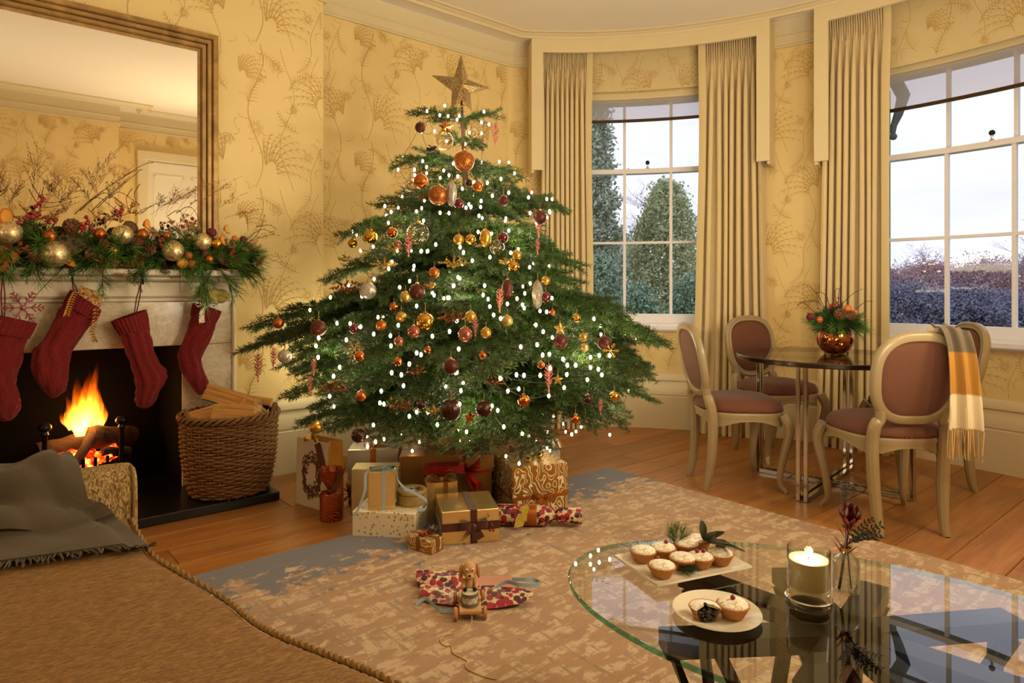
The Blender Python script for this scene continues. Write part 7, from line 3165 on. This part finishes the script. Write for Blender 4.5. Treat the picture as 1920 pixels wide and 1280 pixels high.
A_px = [(685, 378), (578, 410), (705, 440), (772, 440), (920, 413), (950, 490), (905, 478), (655, 435), (433, 687), (405, 762), (503, 762), (735, 725), (552, 710), (710, 795), (575, 745), (860, 838), (1022, 817), (940, 840), (1068, 900), (970, 918), (903, 950), (900, 985), (812, 990), (1187, 928), (1297, 937), (1197, 1022), (1315, 1018), (710, 1022), (657, 1020), (890, 1038), (363, 1015), (557, 1068), (347, 1080), (1048, 1068), (1068, 1127), (131, 1133), (155, 1152), (885, 1135), (630, 1210), (583, 1250), (545, 1250), (777, 1225), (797, 1260), (255, 1223), (180, 1247), (400, 1247), (1080, 1260), (325, 980), (763, 802)]
B_px = [(1150, 55), (1100, 95), (1065, 95), (880, 195), (900, 155), (1025, 178), (1000, 265), (943, 300), (797, 252), (727, 352), (547, 358), (650, 290), (430, 430), (1040, 407), (1225, 360), (1250, 292), (1140, 345), (660, 507), (720, 525), (585, 505), (480, 588), (465, 635), (477, 700), (935, 517), (890, 577), (795, 567), (1130, 580), (893, 635), (1028, 555), (1228, 552), (1270, 490), (600, 757), (565, 808), (897, 788), (953, 800), (965, 862), (998, 738), (1040, 675), (1065, 685), (838, 893), (543, 923), (567, 980), (830, 960), (853, 967), (1040, 1012), (998, 1037), (793, 1087), (1105, 1015), (805, 1183), (760, 1210), (1158, 1085), (1270, 785), (638, 600)]
C_px = [(130, 72), (150, 100), (200, 148), (300, 128), (95, 290), (118, 243), (60, 360), (270, 290), (262, 345), (290, 368), (300, 410), (322, 458), (362, 478), (455, 365), (487, 400), (500, 335), (530, 278), (527, 185), (655, 362), (625, 440), (563, 515), (605, 553), (400, 395), (110, 492), (70, 552), (122, 652), (477, 640), (570, 628), (640, 682), (602, 687), (718, 710), (707, 540), (895, 480), (875, 700), (925, 690), (985, 690), (875, 758), (920, 768), (940, 800), (857, 828), (743, 745), (790, 745), (740, 798), (645, 762), (725, 873), (637, 920), (495, 803), (452, 800), (588, 803), (360, 820), (403, 893), (345, 1003), (380, 1097), (465, 880), (128, 967), (105, 787), (148, 850), (135, 890)]
SPX = [(620 + x / 3.2, 80 + y / 3.2) for x, y in A_px] + [(440 + x / 3.048, 440 + y / 3.048) for x, y in B_px] + [(820 + x / 3.048, 440 + y / 3.048) for x, y in C_px]
pts_b = [on_tree(x, y, 1.0, .02) for x, y in SPX]
rg = random.Random(77)
fdir = math.atan2(-FY, -FX)
while len(pts_b) < 285:
    z = .28 + 1.75 * rg.random() ** 1.3
    a = fdir + rg.uniform(-1.9, 1.9)
    r = prof_r(z) * rg.uniform(.45, .92)
    q = axis(z)
    p = Vector((q.x + r * math.cos(a), q.y + r * math.sin(a), z))
    if p.y < YR - .08:
        pts_b.append(p)
for p in pts_b:
    o = link('bulb', bm_, lights)
    o.location = p - lights.location
# dark green cable: short hops between neighbouring bulbs
m_cable = mat('dark green cable', '#0c140a', .6)
mb = MB()
rest = sorted(pts_b, key=lambda p: -p.z)
cur = rest.pop(0)
while rest:
    j = min(range(min(26, len(rest))), key=lambda i: (rest[i] - cur).length)
    nx = rest.pop(j)
    m_ = (nx + cur) / 2 + Vector((0, 0, -.03 - .02 * rg.random()))
    mb.tube(bez(cur + Vector((0, 0, .008)), m_, nx + Vector((0, 0, .008)), 6), .0013, 3, cap=False)
    cur = nx
part('cable', mb, m_cable, lights, smooth=0)
TL = [(2.0, .10, 0.0, .8), (1.72, .22, -.6, 1.4), (1.72, .22, .9, 1.4), (1.45, .40, 2.4, 1.7), (1.4, .42, -.9, 1.7), (1.38, .42, .7, 1.7), (1.1, .55, 0, 2.2), (1.1, .55, -1.6, 2.2), (1.1, .52, 1.6, 2.2), (1.05, .55, 3.0, 2.4), (.8, .85, -.7, 2.4), (.8, .85, .7, 2.4), (.8, .9, -1.8, 2.4), (.8, .9, 1.8, 2.4), (.55, .80, 0, 1.8), (.5, .75, -1.2, 1.8), (.5, .75, 1.2, 1.8)]
for z, r, da, pw in TL:
    q = axis(z)
    a = fdir + da
    lamp('fairy_glow', 'POINT', (q.x + r * math.cos(a), q.y + r * math.sin(a), z), pw * 2.5, (1, .86, .54), .11)

# ------------------------------------------------------------------ star on top
m_star = glitter('champagne glitter', '#6e5638', '#c8ac80', 230, .65, .35)
sc0 = P(865, 160, 3.68)
star = thing('tree_star', 'large glittering champagne star on top of the Christmas tree', 'star', sc0)
mb = MB()
vs = []
sx_ = (rt + fw * .25).normalized()
sn_ = Vector((-sx_.y, sx_.x, 0))
sn_ = sn_ if sn_.dot(fw) < 0 else -sn_
tips = [(865, 104), (916, 165), (884, 208), (846, 215), (811, 142)]
ctrp = sc0 + Vector((0, 0, -.01))
outer = []
for k in range(10):
    if k % 2 == 0:
        p = P(*tips[k // 2], 3.68)
    else:
        a_, b_ = P(*tips[k // 2], 3.68), P(*tips[(k // 2 + 1) % 5], 3.68)
        p = ctrp + ((a_ + b_) / 2 - ctrp) * .46
    outer.append(p)
for sgn in (1, -1):
    b0 = len(mb.v)
    mb.v += [tuple(p + sn_ * .006 * sgn) for p in outer] + [tuple(ctrp + sn_ * .042 * sgn)]
    for k in range(10):
        f = (b0 + k, b0 + (k + 1) % 10, b0 + 10)
        mb.f.append(f)
for k in range(10):
    k2 = (k + 1) % 10
    mb.f.append((k, k2, 11 + k2, 11 + k))
part('star_body', mb, m_star, star, smooth=0, fix=True)
mb = MB()
for k in range(10):
    mb.tube([outer[k], outer[(k + 1) % 10]], .003, 5)
    mb.tube([outer[k], ctrp + sn_ * .042], .0018, 4)
part('wire_edge', mb, m_gold_m, star)
part('coil_holder', MB().tube([axis(2.13) + Vector((.018 * math.cos(k * .7), .018 * math.sin(k * .7), .004 * k)) for k in range(30)], .0022, 5), m_gold_m, star)

# ------------------------------------------------------------------ ornaments
m_burg_g = mat('burgundy gloss', '#5a0a1a', .15, .4, var=.1, coat=.5)
m_dglit = glitter('dark burgundy glitter', '#2a0c0c', '#6e3020', 17, .5, .4)
m_bglit = glitter('bronze glitter', '#5a2a0e', '#d8803a', 18, .65, .35)
m_sglit = glitter('silver glitter', '#7c7468', '#d8cfc0', 16, .65, .35)
m_brown = mat('brown satin', '#3c2018', .3, .6, var=.15)
m_rose = mat('rose copper', '#9a5a48', .25, .7, var=.15)
m_coral = glitter('coral pink glitter', '#b05048', '#e8a094', 16, .35, .45)
m_clear = glass('crackle glass', (.93, .88, .74, 1), 1.6, 1.5, .08)
m_mgold = mat('pale gold satin', '#b59a5c', .38, .8, var=.06)
m_gglit = glitter('gold glitter', '#8a6420', '#e2bf6a', 18, .6, .38)
m_thread = mat('ornament thread', '#8a6c3c', .6)
PROTO = {}


def dimple(n, k):
    return lambda v: 1 + k * math.cos(n * math.atan2(v.y, v.x)) * math.cos(n * .5 * math.asin(max(-1, min(1, v.z)))) ** 1


def mk_ball(name, m, sc=(1, 1, 1), dis=None, seg=20):
    o = bpy.data.objects.new(name, None)
    COL.objects.link(o)
    nm = 'ball' if sc[2] < 1.2 else 'drop'
    part(nm, MB().sphere((0, 0, 0), 1, seg, int(seg * .7), sc, dis=dis), m, o, world=False)
    z = sc[2]
    mb = MB().lathe([(.22, z * .97), (.22, z * .97 + .16), (.08, z * .97 + .19), (0, z * .97 + .19)], 8)
    part('cap', mb, m_cap, o, world=False)
    part('thread', MB().tube([(0, 0, z * .97 + .18), (.04, 0, z + .7), (0, 0, z + 1.1)], .05, 4), m_thread, o, world=False)
    return o


def mk_coral(name, m):
    o = bpy.data.objects.new(name, None)
    COL.objects.link(o)
    rg = random.Random(3)
    mb = MB()
    mb.tube([(0, 0, 1), (.02, 0, .3), (-.01, 0, -.4), (0, 0, -1)], [.02, .05, .06, .06], 6)
    for i in range(26):
        z = .75 - 1.35 * i / 25
        a = i * 2.4
        l = .10 + .16 * math.sin(pi * (i + 2) / 30)
        e = Vector((math.cos(a) * l, math.sin(a) * l, z + l * .6))
        mb.tube([(0, 0, z), e * .55 + Vector((0, 0, z)) * .45 - Vector((0, 0, .02)), e], [.045, .04, .022], 5)
        for s_ in (-1, 1):
            f = e + Vector((math.cos(a + s_) * l * .4, math.sin(a + s_) * l * .4, .07))
            mb.tube([e * .7 + Vector((0, 0, z)) * .3, f], [.035, .018], 4)
    part('twig', mb, m, o, world=False)
    part('thread', MB().tube([(0, 0, 1), (0, 0, 1.3)], .008, 4), m_thread, o, world=False)
    return o


def mk_star(name, m):
    o = bpy.data.objects.new(name, None)
    COL.objects.link(o)
    mb = MB()
    for sgn in (1, -1):
        b0 = len(mb.v)
        for k in range(10):
            r = 1 if k % 2 == 0 else .45
            a = pi / 2 + k * pi / 5
            mb.v.append((r * math.cos(a), .03 * sgn, r * math.sin(a)))
        mb.v.append((0, .2 * sgn, 0))
        for k in range(10):
            mb.f.append((b0 + k, b0 + (k + 1) % 10, b0 + 10))
    for k in range(10):
        mb.f.append((k, (k + 1) % 10, 11 + (k + 1) % 10, 11 + k))
    part('star_body', mb, m, o, world=False, smooth=0, fix=True)
    part('thread', MB().tube([(0, 0, 1), (0, 0, 1.9)], .03, 4), m_thread, o, world=False)
    return o


def mk_bird(name, m):
    o = bpy.data.objects.new(name, None)
    COL.objects.link(o)
    part('body', MB().sphere((0, 0, 0), .5, 14, 10, (1.25, .55, .75)).sphere((.62, 0, .32), .27, 12, 8).tube([(.82, 0, .32), (1.05, 0, .27)], [.09, .01], 6), m, o, world=False)
    mb = MB()
    leaf(mb, (-.4, 0, .05), (-1, 0, .35), .9, .42, (0, 1, 0))
    leaf(mb, (-.4, 0, 0), (-1, 0, -.05), .8, .35, (0, 1, 0))
    part('tail', mb, m, o, world=False, smooth=0)
    mb = MB()
    for s_ in (-1, 1):
        leaf(mb, (.1, s_ * .2, .15), (-.7, s_ * .75, .75), 1.0, .55, (0, 0, 1))
    part('wing', mb, m, o, world=False, smooth=0)
    part('thread', MB().tube([(0, 0, .35), (0, 0, 1.3)], .03, 4), m_thread, o, world=False)
    return o


def mk_spray(name, m, n=22, seed=1):
    o = bpy.data.objects.new(name, None)
    COL.objects.link(o)
    rg = random.Random(seed)
    ms, ml = MB(), MB()
    for k in range(5):
        a = -1.2 + 2.4 * k / 4
        c = bez((0, 0, -.2), (math.sin(a) * .4, -.15, .2), (math.sin(a) * 1.0, -.2 + .2 * rg.random(), .25 + .5 * math.cos(a * 1.4)), 7)
        ms.tube(c, .015, 4)
        for i in range(2, 7):
            for s_ in (-1, 1):
                leaf(ml, c[i], (math.cos(a + s_) * .5 + rg.uniform(-.4, .4), -.4 + rg.uniform(-.4, .3), rg.uniform(-.6, .6)), .32, .17, (0, -1, .3))
    part('stem', ms, m, o, world=False)
    part('leaves', ml, m, o, world=False, smooth=0)
    return o


def mk_flake(name, m):
    o = bpy.data.objects.new(name, None)
    COL.objects.link(o)
    mb = MB()
    snowflake(mb, (0, 0, 0), 1, (1, 0, 0), (0, 0, 1), .05)
    part('flake', mb, m, o, world=False)
    part('thread', MB().tube([(0, 0, 1), (0, 0, 1.5)], .02, 4), m_thread, o, world=False)
    return o


KIND = {
    'copper': ('satin copper bauble', 'bauble', lambda: mk_ball('copper_bauble', m_copper_m)),
    'coppers': ('shiny copper bauble', 'bauble', lambda: mk_ball('copper_bauble', m_copper_s)),
    'gold': ('satin gold bauble', 'bauble', lambda: mk_ball('gold_bauble', m_gold_m)),
    'golds': ('mirror gold bauble', 'bauble', lambda: mk_ball('gold_bauble', m_gold_s)),
    'mgold': ('pale gold bauble', 'bauble', lambda: mk_ball('gold_bauble', m_mgold)),
    'burg': ('glossy burgundy bauble', 'bauble', lambda: mk_ball('burgundy_bauble', m_burg_g)),
    'dglit': ('dark burgundy glitter bauble', 'bauble', lambda: mk_ball('glitter_bauble', m_dglit)),
    'bglit': ('copper glitter bauble', 'bauble', lambda: mk_ball('glitter_bauble', m_bglit)),
    'sglit': ('silver glitter bauble', 'bauble', lambda: mk_ball('glitter_bauble', m_sglit)),
    'brown': ('dark brown bauble', 'bauble', lambda: mk_ball('brown_bauble', m_brown)),
    'fluted': ('large fluted brown bauble', 'bauble', lambda: mk_ball('fluted_bauble', m_brown, (1, 1, 1.08), lambda v: 1 + .06 * abs(math.sin(7 * math.atan2(v.y, v.x) + v.z * 1.5)), 56)),
    'dimp': ('dimpled brown bauble', 'bauble', lambda: mk_ball('dimpled_bauble', m_rose if False else m_brown, (1, 1, 1), lambda v: 1 + .05 * math.cos(12 * math.atan2(v.y, v.x)) * math.cos(12 * math.asin(max(-1, min(1, v.z)))), 48)),
    'rose': ('rose copper bauble', 'bauble', lambda: mk_ball('rose_bauble', m_rose)),
    'clear': ('clear crackled glass bauble', 'bauble', lambda: mk_ball('glass_bauble', m_clear, (1, 1, 1), lambda v: 1 + .03 * noise.noise(v * 6))),
    'cdrop': ('clear faceted glass drop', 'ornament', lambda: mk_ball('glass_drop', m_sglit, (1.15, 1.15, 1.7), lambda v: (1 + .05 * math.cos(8 * math.atan2(v.y, v.x))) * (.62 + .38 * v.z ** 4))),
    'gdrop': ('gold teardrop bauble', 'ornament', lambda: mk_ball('gold_drop', m_gold_m, (.85, .85, 1.35))),
    'bdrop': ('brown glitter drop', 'ornament', lambda: mk_ball('glitter_drop', m_dglit, (.85, .85, 1.4))),
    'coral': ('coral pink glitter twig', 'ornament', lambda: mk_coral('coral_twig', m_coral)),
    'star': ('small copper star', 'ornament', lambda: mk_star('star_ornament', m_copper_s)),
    'gstar': ('small gold star', 'ornament', lambda: mk_star('star_ornament', m_gglit)),
    'bird': ('small gold bird', 'ornament', lambda: mk_bird('bird_ornament', m_mgold)),
    'dbird': ('small dark bronze bird', 'ornament', lambda: mk_bird('bird_ornament', m_brown)),
    'spray': ('bronze leaf spray', 'ornament', lambda: mk_spray('leaf_spray', m_bleaf)),
    'gspray': ('gold glitter leaf spray', 'ornament', lambda: mk_spray('leaf_spray', m_gglit, seed=4)),
    'flake': ('gold glitter snowflake', 'ornament', lambda: mk_flake('snowflake_ornament', m_gglit)),
}
ORN = [(788, 239, 10, 'dglit'), (832, 264, 18, 'clear'), (836, 239, 15, 'star'), (810, 280, 11, 'dbird'), (870, 302, 20, 'bglit'), (884, 250, 10, 'clear'), (929, 252, 24, 'coral'), (789, 340, 14, 'copper'), (769, 347, 12, 'clear'), (795, 373, 15, 'spray'),
       (822, 366, 19, 'bglit'), (847, 363, 14, 'cdrop'), (860, 382, 10, 'burg'), (896, 350, 10, 'copper'), (879, 343, 7, 'brown'), (944, 376, 10, 'dglit'), (1012, 407, 13, 'dglit'), (1010, 424, 22, 'coral'), (735, 436, 10, 'coppers'), (695, 444, 13, 'golds'), (661, 456, 9, 'golds'),
       (784, 438, 21, 'clear'), (766, 456, 26, 'coral'), (860, 449, 10, 'gold'), (882, 449, 10, 'golds'), (910, 446, 13, 'gdrop'), (943, 445, 10, 'burg'), (932, 464, 14, 'clear'), (969, 479, 10, 'gold'), (745, 459, 8, 'rose'),
       (647, 486, 12, 'bird'), (814, 511, 10, 'copper'), (782, 546, 15, 'dglit'), (760, 557, 11, 'mgold'), (807, 537, 13, 'bird'), (752, 594, 10, 'gold'), (715, 610, 10, 'copper'), (664, 616, 9, 'burg'), (797, 603, 17, 'golds'), (776, 622, 12, 'rose'), (597, 615, 15, 'dglit'), (522, 606, 10, 'copper'),
       (534, 668, 13, 'sglit'), (674, 668, 10, 'coppers'), (484, 688, 28, 'coral'), (513, 672, 22, 'coral'), (588, 688, 17, 'coral'), (581, 722, 18, 'coral'), (845, 687, 15, 'dglit'), (677, 742, 10, 'copper'), (845, 769, 18, 'fluted'), (789, 759, 9, 'brown'), (814, 772, 13, 'bird'), (593, 801, 12, 'gold'), (672, 816, 13, 'dimp'),
       (627, 732, 26, 'spray'), (755, 765, 28, 'spray'), (781, 699, 18, 'spray'), (664, 655, 18, 'flake'), (746, 678, 8, 'coppers'), (748, 640, 9, 'rose'), (650, 545, 28, 'spray'), (720, 500, 22, 'gspray'), (850, 498, 24, 'gspray'), (848, 600, 26, 'spray'), (690, 545, 16, 'sglit'), (738, 575, 8, 'coppers'), (802, 656, 7, 'coppers'),
       (963, 500, 11, 'golds'), (950, 492, 13, 'bird'), (1023, 527, 9, 'gold'), (951, 542, 13, 'bdrop'), (937, 562, 24, 'coral'), (1008, 552, 15, 'cdrop'), (1023, 557, 10, 'burg'), (882, 594, 11, 'gold'), (951, 602, 11, 'mgold'), (1036, 586, 6, 'copper'), (1081, 596, 8, 'golds'), (891, 611, 20, 'coral'), (911, 624, 10, 'gold'),
       (872, 627, 14, 'rose'), (1094, 632, 8, 'gold'), (1096, 651, 8, 'mgold'), (1133, 643, 13, 'dglit'), (1145, 657, 15, 'flake'), (1014, 684, 7, 'copper'), (1029, 708, 28, 'coral'), (1046, 712, 12, 'gstar'), (1050, 616, 13, 'gstar'), (982, 751, 12, 'coppers'), (907, 767, 15, 'dimp'), (881, 782, 13, 'star'), (1152, 743, 10, 'golds'),
       (1079, 785, 9, 'coppers'), (1102, 748, 9, 'brown'), (1126, 762, 16, 'coral'), (1008, 462, 16, 'coral'), (905, 666, 7, 'coppers'), (930, 720, 20, 'spray'), (740, 470, 18, 'gspray'), (1050, 640, 14, 'dglit')]
# labels: kind + zone, made unique by order from the photograph's left
def zone(x, y):
    v = 'near the tree top' if y < 330 else 'on the upper tree' if y < 470 else 'at mid-tree' if y < 600 else 'on the lower tree' if y < 720 else 'at the tree bottom'
    cx_ = 890 - (y - 200) * .0
    hh = 'fireplace side' if x < 890 - 150 else 'window side' if x > 890 + 150 else 'centre'
    return v, hh


groups_ = {}
for i, (x, y, r, k) in enumerate(ORN):
    groups_.setdefault((k,) + zone(x, y), []).append(i)
ORD = ['first', 'second', 'third', 'fourth', 'fifth', 'sixth', 'seventh', 'eighth']
LBL = {}
for key, ids in groups_.items():
    k, v, hh = key
    ids.sort(key=lambda i: ORN[i][0])
    for n_, i in enumerate(ids):
        LBL[i] = '%s %s, %s' % (KIND[k][0], v, hh) + ('' if len(ids) == 1 else ', %s from photo-left' % ORD[n_])
for i, (x, y, r, k) in enumerate(ORN):
    desc, cat, fn = KIND[k]
    pos = on_tree(x, y, 1.0, .03)
    w = pos.x * FX + pos.y * FY
    s = r * w / FPX
    first = k not in PROTO
    if first:
        PROTO[k] = fn()
        o = PROTO[k]
        o.location, o.scale = pos, (s, s, s)
    else:
        o = dup(PROTO[k], pos, scale=(s, s, s))
    o.rotation_euler = (0, 0, math.atan2(FY, FX) - pi / 2 + random.uniform(-.5, .5))
    tag(o, LBL[i], cat, 'ornaments on the Christmas tree')
# ================================================================== OUTSIDE
m_lawn = mat('winter lawn', '#4a5a38', .95, var=.4, vs=.4)
mb = MB().grid(lambda u, v: (3.5 + 130 * v, -110 + 220 * u, -.75 - .4 * v + .25 * noise.noise(Vector((u * 9, v * 9, 0)))), 30, 24)
# keep the lawn outside the bow
lw_ = single('garden_lawn', mb, m_lawn, 'dim green winter lawn outside the windows', 'lawn')
lw_['kind'] = 'structure'


def leaf_cloud(name, pts, size, mt, seed, flat=0.0):
    rng = np.random.default_rng(seed)
    n = len(pts)
    d1 = rng.normal(0, 1, (n, 3))
    d1 /= np.linalg.norm(d1, axis=1, keepdims=True)
    d2 = np.cross(d1, rng.normal(0, 1, (n, 3)))
    d2 /= np.linalg.norm(d2, axis=1, keepdims=True)
    s = size * (.6 + .8 * rng.random((n, 1)))
    V = np.stack([pts - d1 * s, pts + d2 * s * .5, pts + d1 * s, pts - d2 * s * .5], 1).reshape(-1, 3)
    return npmesh(name, V, np.arange(4 * n).reshape(-1, 4), mt)


m_conf = mat('hazed conifer foliage', '#a6b29c', .9, var=.35, vs=.8)  # garden haze is put into the pale foliage colours here
m_yew = mat('hazed olive evergreen foliage', '#bcc296', .9, var=.35, vs=.8)
m_bush = mat('hazed blue green shrub foliage', '#94ae94', .9, var=.4, vs=.9)
m_hedge = mat('hazed reddish winter hedge', '#b89a9c', .95, var=.35, vs=.5)  # hedge colours lightened to stand for haze as well
m_dhedge = mat('hazed blue green hedge', '#868698', .95, var=.35, vs=.5)
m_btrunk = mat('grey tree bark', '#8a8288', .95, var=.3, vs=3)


def out_tree(label, px, ybase, ytop, w, halfpx, m, kind, seed, n=7000, leaf=.11, group='garden trees outside the windows', name='garden_tree'):
    rng = np.random.default_rng(seed)
    base = P(px, HY, w)
    gz = -.95
    zt_ = EYE - w * (ytop - HY) / FPX
    zb_ = EYE - w * (ybase - HY) / FPX
    base.z = gz
    R = halfpx * w / FPX
    o = thing(name, label, 'tree' if kind != 'bush' else 'shrub', base, 0, group)
    H_ = zt_ - gz
    u = rng.random(n) ** (.8)
    if kind == 'conifer':
        prof_ = lambda t: (1 - t) ** .75 * (.75 + .25 * np.sin(t * 60))
    elif kind == 'round':
        prof_ = lambda t: np.sin(np.pi * np.clip(t * .88 + .1, 0, 1)) ** .55
    else:
        prof_ = lambda t: np.sqrt(np.clip(1 - t * t, 0, 1))
    a = rng.random(n) * 2 * np.pi
    lob = 1 + .22 * np.sin(a * 3 + u * 9 + seed) + .12 * np.sin(a * 7 - u * 17)
    r = R * prof_(u) * lob * np.sqrt(rng.uniform(.35, 1, n))
    pts = np.stack([base.x + r * np.cos(a), base.y + r * np.sin(a), (gz + .1) + u * (H_ - .1)], 1)
    pts += rng.normal(0, R * .09, (n, 3)) * rng.random((n, 1)) * 1.6
    me = leaf_cloud('foliage', pts - np.array(base), leaf, m, seed)
    link('foliage', me, o)
    part('trunk', MB().tube([base, base + Vector((0, 0, H_ * .8))], [.16 * R, .03 * R], 8), m_btrunk, o)
    return o


out_tree('tall dark conifer cut by the window edge beside the tree', 1118, 590, 120, 16, 74, m_conf, 'conifer', 1, 24000, .058)
out_tree('broad olive evergreen in the middle of the first window', 1248, 600, 345, 17, 62, m_yew, 'round', 2, 24000, .05)
for (px, yt, w, hp, m, sd, lb) in ((1130, 480, 11, 52, m_bush, 11, 'blue green shrub low in the first window, tree side'), (1200, 535, 10, 55, m_bush, 12, 'low blue green shrub in the middle of the first window'), (1290, 520, 11, 48, m_bush, 13, 'blue green shrub at the curtain side of the first window'), (1165, 440, 22, 46, m_conf, 14, 'dark shrub behind the low shrubs of the first window')):
    out_tree(lb, px, 600, yt, w, hp, m, 'bush', sd, 9000, .034, 'garden shrubs outside the first window', 'garden_shrub')
for k, (px, yt, w, hp, m, lb) in enumerate(((1640, 505, 48, 90, m_hedge, 'reddish bare hedge bush behind the copper vase side of the second window'), (1745, 498, 50, 95, m_hedge, 'reddish bare hedge bush in the first pane column of the second window'), (1850, 495, 48, 95, m_hedge, 'reddish bare hedge bush in the middle panes of the second window'), (1950, 490, 50, 100, m_hedge, 'reddish bare hedge bush cut by the photo edge'),
                                          (1700, 540, 34, 80, m_dhedge, 'dark blue green bush low in the first panes of the second window'), (1800, 548, 34, 70, m_dhedge, 'dark blue green bush low beside the far chair back'), (1890, 560, 36, 75, m_dhedge, 'dark blue green bush low at the photo edge'))):
    out_tree(lb, px, 600, yt, w, hp, m, 'bush', 30 + k, 16000, .08, 'distant bushes outside the second window', 'distant_bush')


def bare_tree(label, px, ytop, w, spread, seed, yb=520):
    rg = random.Random(seed)
    base = P(px, HY, w)
    base.z = -.95
    ztop = EYE - w * (ytop - HY) / FPX
    H_ = ztop - base.z
    o = thing('bare_tree', label, 'tree', base, 0, 'bare winter trees outside the windows')
    mt_, mbr = MB(), MB()

    def grow(p, d, L, r, lev):
        n = 4
        pts = [p]
        for i in range(n):
            d = (d + Vector((rg.uniform(-1, 1), rg.uniform(-1, 1), rg.uniform(-.3, .6))) * .16).normalized()
            pts.append(pts[-1] + d * L / n)
        (mt_ if lev == 0 else mbr).tube(pts, [r * (1 - .12 * i) for i in range(n + 1)], 5 if lev < 2 else 3, cap=False)
        if lev < 4:
            for k in range(5):
                q = pts[rg.randint(1, n)] if lev else pts[rg.randint(2, n)]
                a = rg.uniform(0, 2 * pi)
                e = (d * rg.uniform(.35, .8) + Vector((math.cos(a), math.sin(a), rg.uniform(-.1, .5))) * spread).normalized()
                grow(q, e, L * rg.uniform(.5, .75), r * .5, lev + 1)
    grow(base, Vector((0, 0, 1)), H_ * .46, H_ * .013, 0)
    part('trunk', mt_, m_btrunk, o)
    part('branches', mbr, m_btrunk, o, smooth=0)
    return o


bare_tree('bare tree behind the evergreen in the first window, far side', 1225, 375, 30, .9, 3)
bare_tree('bare tree at the curtain edge of the first window', 1300, 335, 26, .9, 4)
bare_tree('lone bare tree in the first pane column of the second window', 1738, 430, 55, .75, 5)
bare_tree('spreading bare tree in the middle panes of the second window', 1868, 452, 60, 1.1, 6)
bare_tree('bare tree entering at the photo edge of the second window', 1935, 345, 40, .9, 7)
bare_tree('faint bare tree beside the curtain of the second window', 1672, 470, 60, .9, 8)

# veranda fringe outside the second window
w2 = WIN[1]
vr = BR + .75
m_ver = mat('blue grey painted iron', '#5a6672', .6, var=.1)
a_l, a_r = bow_hit(1640, vr)[0], w2['c'] - w2['half'] * 1.3
zf0 = bow_z(1760, 131, vr)
vrd = thing('veranda_fascia', 'scalloped blue grey veranda edge seen through the blind of the second window', 'veranda', bow((a_l + a_r) / 2, vr, zf0))
mb = MB()
nS = 90
for i in range(nS + 1):
    a = a_l + (a_r - a_l) * i / nS
    z = zf0 + .022 * abs(math.sin(i * pi * 11 / nS)) - .0
    for r_, zz in ((vr, z), (vr + .02, z), (vr + .02, zf0 + .5), (vr, zf0 + .5)):
        mb.v.append(tuple(bow(a, r_, zz)))
for i in range(nS):
    for e in range(4):
        f = (e + 1) % 4
        mb.f.append((4 * i + e, 4 * i + f, 4 * i + 4 + f, 4 * i + 4 + e))
part('scalloped_edge', mb, m_ver, vrd, fix=True, smooth=20)
ab = bow_hit(1672, vr)[0]
pts = [(1678, 150), (1694, 180), (1684, 215), (1676, 235), (1674, 250)]
mb = MB()
pl = [bow(bow_hit(x, vr)[0], vr, bow_z(x, y, vr)) for x, y in pts]
mb.tube(pl, [.05, .05, .035, .025, .02], 8)
mb.sphere(bow(bow_hit(1675, vr)[0], vr, bow_z(1675, 256, vr)), .028, 10, 8)
mb.box(bow(bow_hit(1655, vr)[0], vr, 0) + Vector((0, 0, .9)), (.09, .09, 3.6), .01)
part('bracket_post', mb, m_ver, vrd)
